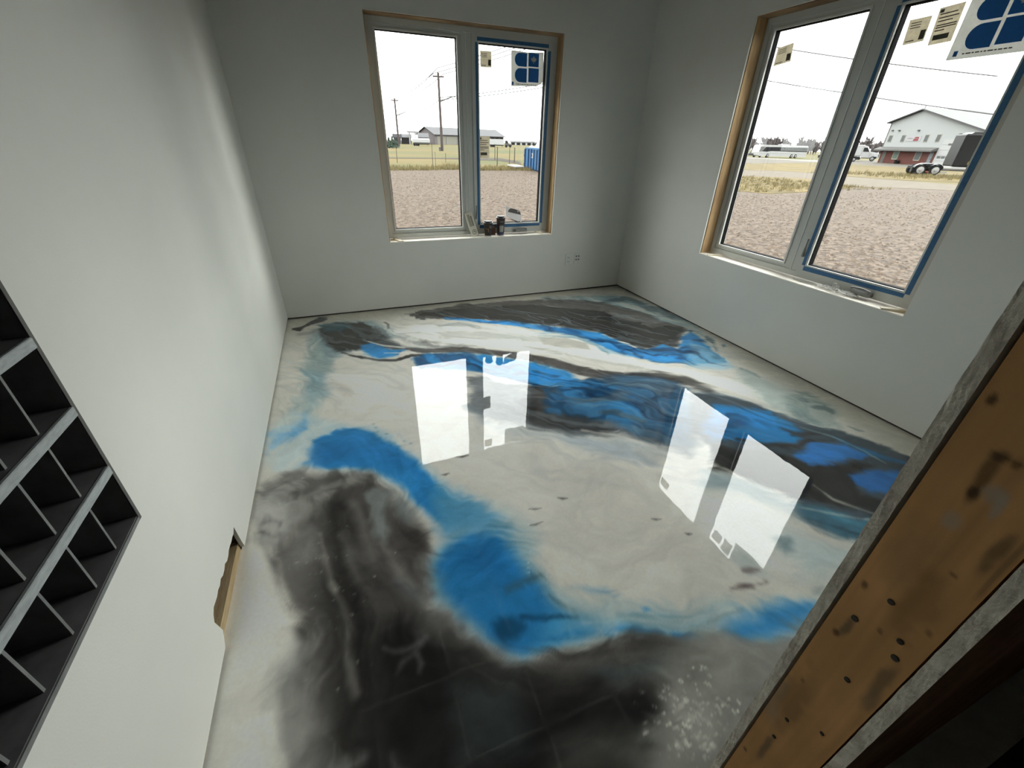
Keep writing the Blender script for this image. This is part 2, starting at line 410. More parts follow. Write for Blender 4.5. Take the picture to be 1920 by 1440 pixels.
((120,150,160),0.6,0.008,0.015,None,((2.71,-2.555),(2.789,-2.68),(2.827,-2.821),(2.833,-2.919),(2.838,-2.917),(2.843,-2.814),(2.805,-2.672),(2.715,-2.552))),
((66,118,142),0.9,0.025,0.04,(-0.73,1.2,10,0.3),((2.144,-2.93),(2.26,-3.005),(2.349,-3.082),(2.427,-3.151),(2.315,-3.188),(2.206,-3.175),(2.136,-3.116),(2.11,-3.019))),
((176,176,168),0.75,0.01,0.012,None,((2.34,-2.905),(2.337,-2.996),(2.377,-3.062),(2.441,-3.131),(2.449,-3.128),(2.396,-3.053),(2.352,-2.989),(2.344,-2.903))),
((186,190,184),0.75,0.01,0.012,None,((2.151,-2.973),(2.229,-3.038),(2.318,-3.101),(2.392,-3.141),(2.399,-3.137),(2.331,-3.094),(2.242,-3.03),(2.154,-2.971))),
((40,60,72),0.6,0.012,0.02,None,((2.113,-3.017),(2.187,-3.101),(2.267,-3.177),(2.276,-3.172),(2.206,-3.091),(2.119,-3.013))),
((196,200,194),0.6,0.015,0.02,None,((2.059,-3.01),(2.111,-3.087),(2.173,-3.155),(2.179,-3.152),(2.13,-3.078),(2.066,-3.006))),
((128,150,158),0.75,0.05,0.04,None,((1.933,-2.662),(2.114,-2.803),(2.158,-2.958),(2.11,-3.019),(2.034,-2.929),(1.953,-2.833),(1.832,-2.737))),
((208,214,210),0.6,0.08,0.04,None,((1.786,-2.72),(1.972,-2.873),(2.055,-3.014),(2.009,-3.097),(1.785,-3.142),(1.71,-3.065),(1.667,-2.887))),
((52,62,70),0.9,0.03,0.04,None,((2.998,-2.934),(3.035,-3.039),(2.89,-3.174),(2.497,-3.277),(2.333,-3.217),(2.365,-3.157),(2.673,-3.06))),
((42,100,165),0.8,0.03,0.04,None,((2.775,-3.024),(2.896,-3.068),(2.676,-3.163),(2.587,-3.131))),
((66,118,142),0.8,0.03,0.04,None,((2.38,-3.148),(2.445,-3.23),(2.31,-3.287),(2.245,-3.211),(2.222,-3.176))),
((46,124,182),0.8,0.04,0.04,None,((1.729,-3.314),(1.886,-3.313),(1.976,-3.326),(1.793,-3.412),(1.649,-3.376))),
((150,166,162),0.7,0.05,0.06,(-1.48,1.5,7,0.5),((2.931,-1.898),(3.018,-2.126),(3.061,-2.284),(3.103,-2.462),(2.942,-2.635),(2.761,-2.517),(2.73,-2.331),(2.784,-2.082))),
((104,124,124),0.75,0.035,0.05,(-1.67,2,8,0.7),((2.963,-2.25),(3.08,-2.27),(3.098,-2.364),(3.059,-2.477),(2.939,-2.607),(2.819,-2.537),(2.832,-2.427),(2.86,-2.326))),
((110,130,132),0.6,0.02,0.03,None,((2.942,-1.91),(2.948,-1.968),(2.968,-2.062),(2.983,-2.054),(2.993,-1.938),(2.956,-1.899))),
((96,112,112),0.8,0.015,0.03,None,((2.968,-2.282),(2.981,-2.341),(2.995,-2.385),(3.022,-2.371),(3.034,-2.31),(2.988,-2.269))),
((96,112,112),0.8,0.015,0.03,None,((2.958,-2.433),(3.009,-2.477),(3.026,-2.506),(3.052,-2.494),(3.058,-2.447),(2.976,-2.42))),
((120,134,130),0.8,0.01,0.02,None,((2.976,-2.641),(2.986,-2.692),(3.016,-2.708),(3.027,-2.702),(3.009,-2.68),(2.988,-2.635))),
((150,164,160),0.75,0.06,0.07,None,((0.21,-0.522),(0.311,-0.749),(0.312,-1.157),(0.265,-1.468),(0.226,-1.673),(0.153,-1.791),(0.108,-1.632),(0.148,-1.305),(0.167,-0.956))),
((122,158,172),0.55,0.05,0.07,None,((0.183,-0.961),(0.281,-1.072),(0.274,-1.411),(0.251,-1.631),(0.186,-1.659),(0.143,-1.539),(0.16,-1.244))),
((178,196,200),0.75,0.05,0.06,None,((-0.008,-1.59),(0.141,-1.483),(0.278,-1.587),(0.384,-1.703),(0.252,-1.78),(0.195,-1.976),(0.052,-2.001),(-0.005,-1.822))),
((104,164,202),0.8,0.03,0.06,(0.88,1.5,9,0.75),((-0.008,-1.65),(0.092,-1.564),(0.182,-1.486),(0.212,-1.617),(0.15,-1.72),(0.069,-1.783),(0.006,-1.818))),
((92,156,202),0.7,0.02,0.03,None,((0.013,-1.8),(0.073,-1.785),(0.13,-1.725),(0.189,-1.666),(0.184,-1.652),(0.12,-1.697),(0.063,-1.754),(0.009,-1.787))),
((206,208,198),0.5,0.02,0.04,None,((0.017,-1.599),(0.102,-1.525),(0.183,-1.542),(0.146,-1.619),(0.062,-1.689),(0.014,-1.705))),
((168,166,158),0.5,0.05,0.04,None,((0.364,-1.398),(0.518,-1.64),(0.708,-1.78),(0.717,-1.753),(0.546,-1.54),(0.372,-1.365))),
((210,206,198),0.7,0.04,0.04,None,((0.281,-1.072),(0.442,-1.128),(0.724,-1.505),(0.735,-1.801),(0.524,-1.673),(0.364,-1.503),(0.295,-1.291))),
((180,176,168),0.6,0.03,0.02,None,((0.306,-1.208),(0.358,-1.352),(0.422,-1.417),(0.432,-1.386),(0.383,-1.281),(0.317,-1.178))),
((190,196,196),0.5,0.04,0.04,None,((0.25,-1.598),(0.405,-1.72),(0.596,-1.932),(0.706,-2.088),(0.717,-2.07),(0.619,-1.88),(0.419,-1.654),(0.253,-1.556))),
((150,180,192),0.8,0.05,0.05,None,((0.173,-2.007),(0.191,-1.827),(0.252,-1.722),(0.357,-1.704),(0.488,-1.766),(0.601,-1.951),(0.703,-2.126),(0.766,-2.296),(0.885,-2.477),(0.952,-2.681),(0.973,-2.841),(0.991,-2.979),(0.885,-2.854),(0.789,-2.648),(0.662,-2.458),(0.518,-2.225),(0.344,-2.088))),
((38,118,178),0.97,0.022,0.03,None,((0.19,-1.966),(0.211,-1.843),(0.252,-1.766),(0.337,-1.738),(0.427,-1.754),(0.493,-1.808),(0.535,-1.914),(0.597,-1.981),(0.648,-2.043),(0.692,-2.143),(0.73,-2.265),(0.758,-2.381),(0.768,-2.482),(0.727,-2.556),(0.687,-2.513),(0.651,-2.433),(0.591,-2.314),(0.535,-2.22),(0.464,-2.131),(0.374,-2.076),(0.283,-2.043),(0.219,-2.016))),
((28,92,150),0.4,0.05,0.03,None,((0.229,-1.906),(0.353,-1.816),(0.503,-1.893),(0.632,-2.093),(0.683,-2.229),(0.574,-2.152),(0.393,-2.039),(0.253,-1.989))),
((62,136,180),0.8,0.04,0.04,None,((0.74,-2.305),(0.808,-2.416),(0.859,-2.525),(0.811,-2.572),(0.727,-2.556),(0.699,-2.441))),
((110,158,182),0.7,0.03,0.03,None,((0.747,-2.564),(0.84,-2.548),(0.909,-2.549),(0.885,-2.585),(0.799,-2.611))),
((160,182,186),0.6,0.06,0.04,None,((0.885,-2.477),(0.982,-2.544),(1.047,-2.674),(1.01,-2.806),(0.954,-2.81),(0.933,-2.674))),
((84,146,182),0.8,0.04,0.04,None,((0.722,-2.385),(0.826,-2.439),(0.904,-2.563),(0.933,-2.674),(0.827,-2.662),(0.728,-2.639),(0.678,-2.538))),
((120,158,172),0.8,0.05,0.05,None,((0.621,-2.662),(0.757,-2.609),(0.922,-2.642),(0.982,-2.771),(1.017,-2.926),(1.093,-3.017),(1.252,-3.097),(1.361,-3.177),(1.542,-3.225),(1.425,-3.274),(1.328,-3.264),(1.155,-3.173),(0.959,-3.117),(0.785,-3.109),(0.718,-3.009),(0.629,-2.884),(0.591,-2.767))),
((38,118,178),0.95,0.04,0.04,None,((0.691,-2.663),(0.765,-2.634),(0.85,-2.638),(0.896,-2.671),(0.927,-2.746),(0.951,-2.828),(0.96,-2.915),(0.987,-2.988),(0.999,-3.041),(0.936,-3.09),(0.813,-3.103),(0.762,-3.056),(0.727,-2.98),(0.681,-2.903),(0.639,-2.827),(0.643,-2.742))),
((28,92,150),0.35,0.06,0.04,None,((0.82,-2.685),(0.898,-2.765),(0.929,-2.871),(0.87,-2.892),(0.779,-2.815),(0.744,-2.732))),
((130,160,168),0.7,0.04,0.04,None,((0.605,-2.739),(0.653,-2.779),(0.671,-2.86),(0.629,-2.884),(0.591,-2.81))),
((72,150,196),0.85,0.025,0.03,(-0.4,1.2,12,0.35),((0.958,-3.007),(1.064,-3.066),(1.18,-3.137),(1.261,-3.195),(1.339,-3.251),(1.234,-3.203),(1.113,-3.148),(0.963,-3.109),(0.857,-3.103),(0.903,-3.042))),
((38,118,178),0.8,0.012,0.02,None,((1.287,-3.214),(1.343,-3.247),(1.365,-3.269),(1.327,-3.265),(1.287,-3.24))),
((38,118,178),0.7,0.012,0.02,None,((0.869,-3.077),(1.004,-3.105),(1.148,-3.154),(1.266,-3.214),(1.27,-3.21),(1.154,-3.146),(1.009,-3.094),(0.87,-3.072))),
((30,70,100),0.85,0.012,0.02,None,((0.854,-3.005),(0.927,-3.032),(1.026,-3.064),(1.029,-3.059),(0.933,-3.017),(0.856,-3))),
((28,74,108),0.85,0.02,0.03,None,((0.778,-2.987),(0.821,-2.993),(0.852,-3.032),(0.819,-3.046),(0.781,-3.029))),
((70,130,165),0.6,0.03,0.03,None,((1.076,-2.972),(1.167,-3.028),(1.197,-3.049),(1.204,-3.045),(1.187,-3.006),(1.079,-2.967))),
((40,110,160),0.7,0.01,0.02,None,((0.9,-3.088),(1.013,-3.121),(1.111,-3.151),(1.113,-3.148),(1.018,-3.112),(0.902,-3.084))),
((60,88,98),0.7,0.02,0.03,None,((0.854,-2.911),(0.917,-2.909),(0.991,-2.897),(0.991,-2.891),(0.917,-2.889),(0.854,-2.904))),
((60,88,98),0.6,0.015,0.02,None,((0.976,-2.965),(0.996,-3.002),(1.029,-3.039),(1.032,-3.036),(1.006,-2.996),(0.98,-2.963))),
((60,140,190),0.8,0.01,0.01,None,((1.248,-3.115),(1.268,-3.118),(1.271,-3.133),(1.248,-3.131))),
((92,140,160),0.6,0.012,0.02,None,((1.209,-3.126),(1.286,-3.163),(1.383,-3.202),(1.386,-3.199),(1.292,-3.156),(1.212,-3.123))),
((80,100,108),0.75,0.012,0.02,None,((1.42,-3.235),(1.48,-3.244),(1.556,-3.247),(1.559,-3.242),(1.487,-3.232),(1.422,-3.231))),
((200,206,200),0.6,0.012,0.02,None,((1.034,-3.084),(1.182,-3.134),(1.346,-3.219),(1.349,-3.217),(1.189,-3.126),(1.036,-3.081))),
((140,176,190),0.8,0.05,0.04,None,((1.409,-3.268),(1.497,-3.247),(1.652,-3.256),(1.833,-3.294),(1.649,-3.376),(1.527,-3.364))),
((46,124,182),0.9,0.035,0.03,None,((1.446,-3.279),(1.522,-3.256),(1.621,-3.27),(1.815,-3.307),(1.636,-3.368),(1.568,-3.356),(1.477,-3.32))),
((150,178,188),0.5,0.08,0.05,None,((1.969,-3.083),(2.105,-3.16),(2.159,-3.206),(1.946,-3.271),(1.857,-3.215))),
((96,122,130),0.75,0.025,0.03,None,((1.929,-3.068),(1.965,-3.086),(1.938,-3.124),(1.896,-3.119),(1.898,-3.089))),
((150,166,166),0.5,0.05,0.05,None,((1.748,-3.054),(1.787,-3.094),(1.766,-3.159),(1.692,-3.154),(1.691,-3.095))),
((96,84,82),0.85,0.012,0.02,None,((1.575,-3.171),(1.633,-3.187),(1.715,-3.203),(1.721,-3.196),(1.647,-3.171),(1.579,-3.166))),
((120,106,102),0.7,0.012,0.015,None,((1.678,-3.133),(1.706,-3.143),(1.74,-3.147),(1.744,-3.143),(1.715,-3.133),(1.681,-3.129))),
((110,126,130),0.6,0.02,0.02,None,((1.84,-3.287),(1.872,-3.284),(1.902,-3.276),(1.904,-3.269),(1.873,-3.269),(1.839,-3.284))),
((80,78,74),0.85,0.006,0.004,None,((1.205,-2.572),(1.221,-2.59),(1.245,-2.59),(1.246,-2.588),(1.227,-2.579),(1.207,-2.57))),
((80,78,74),0.85,0.006,0.004,None,((1.061,-2.587),(1.085,-2.602),(1.116,-2.601),(1.117,-2.599),(1.089,-2.592),(1.062,-2.585))),
((80,78,74),0.85,0.006,0.004,None,((1.033,-2.67),(1.058,-2.678),(1.089,-2.67),(1.089,-2.668),(1.06,-2.667),(1.033,-2.667))),
((80,78,74),0.85,0.006,0.004,None,((0.863,-2.165),(0.89,-2.179),(0.923,-2.17),(0.924,-2.166),(0.893,-2.163),(0.864,-2.161))),
((80,78,74),0.85,0.006,0.004,None,((0.769,-2.262),(0.785,-2.274),(0.805,-2.264),(0.804,-2.26),(0.787,-2.259),(0.77,-2.259))),
((80,78,74),0.85,0.006,0.004,None,((1.515,-2.809),(1.529,-2.824),(1.555,-2.826),(1.556,-2.824),(1.537,-2.815),(1.517,-2.806))),
((80,78,74),0.85,0.006,0.004,None,((1.597,-2.919),(1.602,-2.931),(1.62,-2.931),(1.621,-2.928),(1.61,-2.923),(1.599,-2.918))),
((120,150,160),0.7,0.008,0.004,None,((0.516,-1.786),(0.525,-1.779),(0.534,-1.793),(0.523,-1.799))),
((120,150,160),0.7,0.008,0.004,None,((0.52,-1.827),(0.529,-1.821),(0.538,-1.834),(0.527,-1.84))),
((120,150,160),0.7,0.008,0.004,None,((0.562,-1.862),(0.571,-1.855),(0.58,-1.868),(0.569,-1.874))),
((120,150,160),0.7,0.008,0.004,None,((0.589,-1.947),(0.598,-1.94),(0.606,-1.953),(0.595,-1.958))),
((120,150,160),0.7,0.008,0.004,None,((0.638,-1.955),(0.647,-1.949),(0.656,-1.961),(0.644,-1.966))),
((120,150,160),0.7,0.008,0.004,None,((0.668,-1.984),(0.677,-1.978),(0.685,-1.99),(0.674,-1.995))),
((120,150,160),0.7,0.008,0.004,None,((0.509,-1.748),(0.518,-1.74),(0.527,-1.754),(0.516,-1.76))),
((120,118,114),0.95,0.03,0.04,None,((-0.001,-2.138),(0.007,-2.039),(0.096,-2.01),(0.191,-1.998),(0.299,-2.068),(0.457,-2.133),(0.566,-2.295),(0.652,-2.449),(0.656,-2.572),(0.621,-2.71),(0.608,-2.856),(0.667,-2.945),(0.748,-3.073),(0.806,-3.121),(0.956,-3.124),(1.155,-3.173),(1.248,-3.211),(1.309,-3.262),(1.406,-3.271),(1.549,-3.364),(1.713,-3.364),(1.485,-3.47),(1.034,-3.59),(0.041,-3.209),(0.186,-3.148),(0.148,-2.964),(0.199,-2.895),(0.166,-2.784),(0.132,-2.655),(0.095,-2.534),(0.055,-2.441),(0.007,-2.391),(0.023,-2.312))),
((168,168,164),0.7,0.04,0.06,None,((0.005,-2.188),(0.085,-2.153),(0.172,-2.249),(0.15,-2.386),(0.072,-2.435),(0.014,-2.394))),
((96,93,90),0.85,0.02,0.04,(0.56,1.5,10,0.5),((0.009,-2.058),(0.118,-2.006),(0.207,-2.004),(0.22,-2.062),(0.124,-2.117),(0.024,-2.147))),
((70,68,66),0.8,0.03,0.05,None,((0.166,-2.097),(0.253,-2.081),(0.388,-2.123),(0.34,-2.195),(0.254,-2.215),(0.171,-2.217))),
((70,67,65),0.93,0.04,0.05,None,((0.085,-2.489),(0.138,-2.354),(0.234,-2.302),(0.296,-2.23),(0.453,-2.183),(0.557,-2.358),(0.633,-2.493),(0.635,-2.591),(0.594,-2.7),(0.6,-2.853),(0.664,-2.953),(0.78,-3.122),(0.933,-3.132),(1.148,-3.184),(1.255,-3.228),(1.301,-3.27),(1.313,-3.346),(1.174,-3.393),(1.014,-3.464),(0.922,-3.547),(0.215,-3.276),(0.234,-3.166),(0.217,-3.03),(0.221,-2.934),(0.178,-2.814),(0.153,-2.725),(0.125,-2.625))),
((42,41,40),0.9,0.05,0.05,None,((0.254,-2.309),(0.306,-2.282),(0.345,-2.343),(0.359,-2.489),(0.371,-2.618),(0.387,-2.774),(0.411,-2.876),(0.512,-2.859),(0.593,-2.889),(0.66,-2.969),(0.778,-3.129),(0.976,-3.219),(1.096,-3.309),(1.147,-3.383),(0.989,-3.455),(0.899,-3.539),(0.258,-3.292),(0.27,-3.136),(0.257,-2.977),(0.241,-2.812),(0.256,-2.684),(0.282,-2.561),(0.278,-2.433))),
((30,30,30),0.7,0.07,0.04,None,((0.397,-2.853),(0.576,-2.883),(0.636,-2.995),(0.686,-3.11),(0.814,-3.202),(1.018,-3.293),(1.112,-3.383),(0.965,-3.445),(0.877,-3.53),(0.357,-3.33),(0.382,-3.178),(0.382,-3.024))),
((128,134,134),0.75,0.025,0.04,None,((0.423,-2.276),(0.48,-2.256),(0.541,-2.312),(0.508,-2.402),(0.529,-2.484),(0.482,-2.535),(0.447,-2.495),(0.446,-2.395))),
((112,120,122),0.7,0.03,0.04,None,((0.518,-2.225),(0.575,-2.315),(0.641,-2.451),(0.593,-2.478),(0.543,-2.384))),
((122,119,116),0.6,0.03,0.03,None,((0.373,-2.294),(0.389,-2.425),(0.408,-2.541),(0.43,-2.618),(0.44,-2.618),(0.438,-2.538),(0.416,-2.421),(0.385,-2.292))),
((64,60,58),0.8,0.03,0.04,None,((0.518,-2.46),(0.552,-2.536),(0.585,-2.572),(0.599,-2.62),(0.619,-2.622),(0.638,-2.538),(0.582,-2.486),(0.528,-2.444))),
((128,122,118),0.7,0.03,0.03,None,((0.461,-2.545),(0.491,-2.653),(0.523,-2.733),(0.559,-2.771),(0.567,-2.764),(0.551,-2.717),(0.524,-2.636),(0.471,-2.539))),
((110,120,124),0.5,0.04,0.03,None,((0.502,-2.728),(0.531,-2.792),(0.574,-2.831),(0.584,-2.82),(0.554,-2.769),(0.51,-2.721))),
((150,146,140),0.6,0.015,0.02,None,((0.252,-2.424),(0.271,-2.559),(0.286,-2.673),(0.3,-2.702),(0.305,-2.701),(0.299,-2.673),(0.283,-2.56),(0.257,-2.424))),
((150,146,140),0.5,0.02,0.02,None,((0.285,-2.665),(0.308,-2.746),(0.322,-2.817),(0.325,-2.873),(0.318,-2.931),(0.33,-2.984),(0.348,-3.034),(0.35,-3.034),(0.339,-2.984),(0.327,-2.934),(0.336,-2.877),(0.331,-2.818),(0.314,-2.745),(0.288,-2.664))),
((110,108,106),0.5,0.05,0.04,None,((0.583,-2.813),(0.604,-2.913),(0.657,-2.99),(0.742,-3.075),(0.755,-3.066),(0.695,-2.96),(0.647,-2.889),(0.599,-2.806))),
((120,116,112),0.55,0.05,0.05,(-1.4,1.5,8,0.5),((0.076,-2.385),(0.138,-2.354),(0.196,-2.361),(0.227,-2.492),(0.213,-2.626),(0.166,-2.691),(0.119,-2.592))),
((176,175,170),0.8,0.03,0.05,None,((0.021,-2.194),(0.088,-2.187),(0.143,-2.263),(0.118,-2.333),(0.06,-2.311),(0.026,-2.27))),
((150,149,145),0.5,0.04,0.05,None,((0.169,-2.393),(0.215,-2.368),(0.255,-2.424),(0.237,-2.521),(0.193,-2.528))),
((58,56,55),0.6,0.03,0.05,None,((0.099,-2.083),(0.161,-2.159),(0.22,-2.232),(0.269,-2.293),(0.28,-2.28),(0.246,-2.181),(0.174,-2.106),(0.102,-2.064))),
((150,148,144),0.55,0.02,0.04,None,((0.204,-2.218),(0.28,-2.189),(0.343,-2.169),(0.34,-2.152),(0.271,-2.154),(0.199,-2.205))),
((134,131,128),0.5,0.03,0.03,None,((0.327,-2.453),(0.343,-2.565),(0.367,-2.685),(0.377,-2.686),(0.368,-2.564),(0.336,-2.452))),
((60,58,57),0.6,0.05,0.05,None,((0.424,-2.641),(0.415,-2.752),(0.433,-2.85),(0.459,-2.856),(0.482,-2.761),(0.442,-2.641))),
((128,126,122),0.5,0.05,0.05,None,((0.587,-2.829),(0.641,-2.907),(0.613,-2.952),(0.57,-2.918))),
((66,64,62),0.7,0.02,0.03,None,((0.053,-2.313),(0.079,-2.31),(0.107,-2.333),(0.11,-2.325),(0.075,-2.268),(0.048,-2.302))),
((66,64,62),0.7,0.02,0.03,None,((0.028,-2.354),(0.054,-2.366),(0.084,-2.392),(0.087,-2.385),(0.056,-2.335),(0.026,-2.343))),
((206,203,196),0.9,0.018,0.015,None,((0.011,-2.392),(0.055,-2.444),(0.095,-2.534),(0.126,-2.636),(0.163,-2.774),(0.185,-2.85),(0.177,-2.887),(0.144,-2.905),(0.141,-2.961),(0.18,-3.146),(0.171,-3.259),(-0.068,-3.167),(0,-3.077),(-0.002,-2.78),(0.003,-2.504))),
((150,150,146),0.7,0.05,0.05,(-1.37,1.2,8,0.4),((0.144,-2.908),(0.193,-2.885),(0.229,-2.981),(0.245,-3.103),(0.258,-3.175),(0.264,-3.294),(0.171,-3.259),(0.192,-3.15),(0.159,-3.021))),
((140,138,134),0.6,0.02,0.03,None,((0.23,-2.782),(0.237,-2.844),(0.216,-2.892),(0.224,-2.899),(0.252,-2.852),(0.235,-2.782))),
((150,150,148),0.6,0.03,0.04,None,((0.312,-3.202),(0.347,-3.193),(0.371,-3.176),(0.369,-3.171),(0.328,-3.163),(0.299,-3.185))),
((172,174,174),0.7,0.02,0.03,None,((0.43,-3.197),(0.426,-3.227),(0.441,-3.256),(0.46,-3.252),(0.444,-3.227),(0.435,-3.198))),
((100,100,98),0.7,0.015,0.015,None,((0.434,-2.939),(0.471,-2.968),(0.505,-2.976),(0.546,-2.965),(0.569,-2.951),(0.567,-2.947),(0.543,-2.957),(0.503,-2.965),(0.473,-2.959),(0.435,-2.936))),
((100,100,98),0.6,0.015,0.015,None,((0.542,-2.967),(0.512,-2.986),(0.478,-2.997),(0.461,-3.024),(0.465,-3.027),(0.486,-3.008),(0.518,-2.996),(0.544,-2.97))),
((105,105,103),0.6,0.012,0.015,None,((0.525,-2.995),(0.527,-3.02),(0.52,-3.044),(0.524,-3.046),(0.539,-3.023),(0.529,-2.995))),
((66,74,74),0.55,0.05,0.03,None,((0.602,-3.1),(0.771,-3.145),(0.774,-3.201),(0.761,-3.287),(0.741,-3.315),(0.587,-3.29),(0.591,-3.172))),
((86,84,82),0.6,0.04,0.04,(-0.26,1.2,8,0.4),((0.875,-3.142),(1.009,-3.161),(1.172,-3.205),(1.26,-3.271),(1.18,-3.296),(1.061,-3.228),(0.903,-3.192))),
((84,98,100),0.6,0.04,0.03,None,((0.977,-3.216),(1.105,-3.245),(1.214,-3.278),(1.176,-3.302),(1.029,-3.276))),
((104,104,98),0.6,0.06,0.04,None,((0.837,-3.352),(0.922,-3.366),(1.015,-3.42),(1.002,-3.481),(0.779,-3.406))),
((138,138,132),0.75,0.06,0.06,(0.24,2,9,0.35),((1.19,-3.285),(1.343,-3.269),(1.414,-3.274),(1.534,-3.358),(1.713,-3.364),(1.485,-3.47),(1.151,-3.516),(1.034,-3.59),(0.899,-3.539),(1.066,-3.439),(1.133,-3.378))),
((170,168,160),0.65,0.05,0.06,(-1.15,3,9,0.5),((1.133,-3.378),(1.229,-3.373),(1.31,-3.39),(1.212,-3.471),(1.126,-3.507),(1.064,-3.483),(1.061,-3.425))),
((210,208,200),0.87,0.0035,0.004,None,((1.165,-3.331),(1.17,-3.335),(1.171,-3.34),(1.166,-3.337))),
((210,208,200),0.87,0.0035,0.004,None,((1.203,-3.415),(1.207,-3.417),(1.208,-3.42),(1.204,-3.418))),
((210,208,200),0.49,0.0035,0.004,None,((1.22,-3.411),(1.225,-3.413),(1.227,-3.416),(1.222,-3.414))),
((210,208,200),0.5,0.0035,0.004,None,((1.183,-3.409),(1.185,-3.412),(1.184,-3.414),(1.182,-3.412))),
((210,208,200),0.43,0.0035,0.004,None,((1.213,-3.388),(1.219,-3.391),(1.221,-3.396),(1.215,-3.393))),
((210,208,200),0.47,0.0035,0.004,None,((1.182,-3.42),(1.19,-3.42),(1.196,-3.422),(1.189,-3.423))),
((210,208,200),0.88,0.0035,0.004,None,((1.311,-3.45),(1.315,-3.451),(1.317,-3.454),(1.313,-3.453))),
((210,208,200),0.73,0.0035,0.004,None,((1.197,-3.377),(1.2,-3.383),(1.198,-3.388),(1.195,-3.383))),
((210,208,200),0.44,0.0035,0.004,None,((1.245,-3.408),(1.25,-3.407),(1.254,-3.409),(1.249,-3.409))),
((210,208,200),0.35,0.0035,0.004,None,((1.216,-3.447),(1.22,-3.449),(1.221,-3.453),(1.217,-3.451))),
((210,208,200),0.61,0.0035,0.004,None,((1.128,-3.44),(1.135,-3.44),(1.14,-3.443),(1.134,-3.443))),
((210,208,200),0.89,0.0035,0.004,None,((1.091,-3.394),(1.094,-3.393),(1.097,-3.393),(1.094,-3.394))),
((210,208,200),0.78,0.0035,0.004,None,((1.274,-3.32),(1.277,-3.32),(1.279,-3.322),(1.276,-3.321))),
((210,208,200),0.45,0.0035,0.004,None,((1.184,-3.411),(1.186,-3.413),(1.185,-3.415),(1.184,-3.413))),
((210,208,200),0.87,0.0035,0.004,None,((1.151,-3.496),(1.158,-3.496),(1.163,-3.5),(1.156,-3.499))),
((210,208,200),0.41,0.0035,0.004,None,((1.107,-3.442),(1.112,-3.445),(1.113,-3.449),(1.108,-3.446))),
((210,208,200),0.87,0.0035,0.004,None,((1.307,-3.336),(1.311,-3.336),(1.314,-3.336),(1.311,-3.337))),
((210,208,200),0.54,0.0035,0.004,None,((1.102,-3.449),(1.105,-3.453),(1.104,-3.458),(1.101,-3.454))),
((210,208,200),0.45,0.0035,0.004,None,((1.147,-3.389),(1.151,-3.388),(1.156,-3.389),(1.151,-3.39))),
((210,208,200),0.44,0.0035,0.004,None,((1.182,-3.491),(1.189,-3.489),(1.197,-3.491),(1.189,-3.492))),
((210,208,200),0.48,0.0035,0.004,None,((1.261,-3.438),(1.265,-3.44),(1.266,-3.443),(1.262,-3.441))),
((210,208,200),0.38,0.0035,0.004,None,((1.261,-3.379),(1.263,-3.382),(1.262,-3.386),(1.26,-3.383))),
((210,208,200),0.42,0.0035,0.004,None,((1.24,-3.45),(1.245,-3.453),(1.246,-3.458),(1.241,-3.454))),
((210,208,200),0.41,0.0035,0.004,None,((1.28,-3.425),(1.287,-3.426),(1.291,-3.43),(1.284,-3.429))),
((210,208,200),0.82,0.0035,0.004,None,((1.13,-3.453),(1.133,-3.458),(1.131,-3.463),(1.128,-3.459))),
((210,208,200),0.61,0.0035,0.004,None,((1.107,-3.408),(1.114,-3.409),(1.119,-3.411),(1.112,-3.411))),
((210,208,200),0.89,0.0035,0.004,None,((1.149,-3.42),(1.151,-3.423),(1.15,-3.426),(1.148,-3.423))),
((210,208,200),0.4,0.0035,0.004,None,((1.172,-3.359),(1.177,-3.359),(1.181,-3.361),(1.176,-3.361))),
((210,208,200),0.78,0.0035,0.004,None,((1.302,-3.325),(1.305,-3.328),(1.305,-3.331),(1.302,-3.329))),
((210,208,200),0.55,0.0035,0.004,None,((1.216,-3.334),(1.222,-3.338),(1.223,-3.343),(1.218,-3.339))),
((210,208,200),0.73,0.0035,0.004,None,((1.126,-3.462),(1.133,-3.462),(1.138,-3.465),(1.131,-3.465))),
((210,208,200),0.36,0.0035,0.004,None,((1.285,-3.423),(1.29,-3.425),(1.293,-3.428),(1.287,-3.426))),
((210,208,200),0.8,0.0035,0.004,None,((1.128,-3.48),(1.132,-3.482),(1.133,-3.485),(1.129,-3.483))),
((210,208,200),0.76,0.0035,0.004,None,((1.241,-3.378),(1.245,-3.381),(1.245,-3.386),(1.241,-3.382))),
((210,208,200),0.73,0.0035,0.004,None,((1.068,-3.458),(1.07,-3.462),(1.069,-3.467),(1.066,-3.463))),
((210,208,200),0.44,0.0035,0.004,None,((1.268,-3.425),(1.271,-3.428),(1.271,-3.432),(1.268,-3.429))),
((210,208,200),0.75,0.0035,0.004,None,((1.266,-3.417),(1.27,-3.42),(1.271,-3.425),(1.266,-3.422))),
((210,208,200),0.69,0.0035,0.004,None,((1.142,-3.352),(1.145,-3.355),(1.146,-3.358),(1.142,-3.356))),
((210,208,200),0.44,0.0035,0.004,None,((1.177,-3.334),(1.18,-3.335),(1.182,-3.337),(1.179,-3.336))),
((210,208,200),0.7,0.0035,0.004,None,((1.182,-3.382),(1.189,-3.381),(1.195,-3.382),(1.189,-3.384))),
((210,208,200),0.42,0.0035,0.004,None,((1.141,-3.408),(1.144,-3.408),(1.146,-3.41),(1.143,-3.41))),
((210,208,200),0.61,0.0035,0.004,None,((1.177,-3.45),(1.18,-3.45),(1.182,-3.452),(1.179,-3.451))),
((210,208,200),0.85,0.0035,0.004,None,((1.162,-3.354),(1.166,-3.353),(1.17,-3.354),(1.166,-3.355))),
((210,208,200),0.41,0.0035,0.004,None,((1.132,-3.422),(1.135,-3.424),(1.134,-3.428),(1.132,-3.425))),
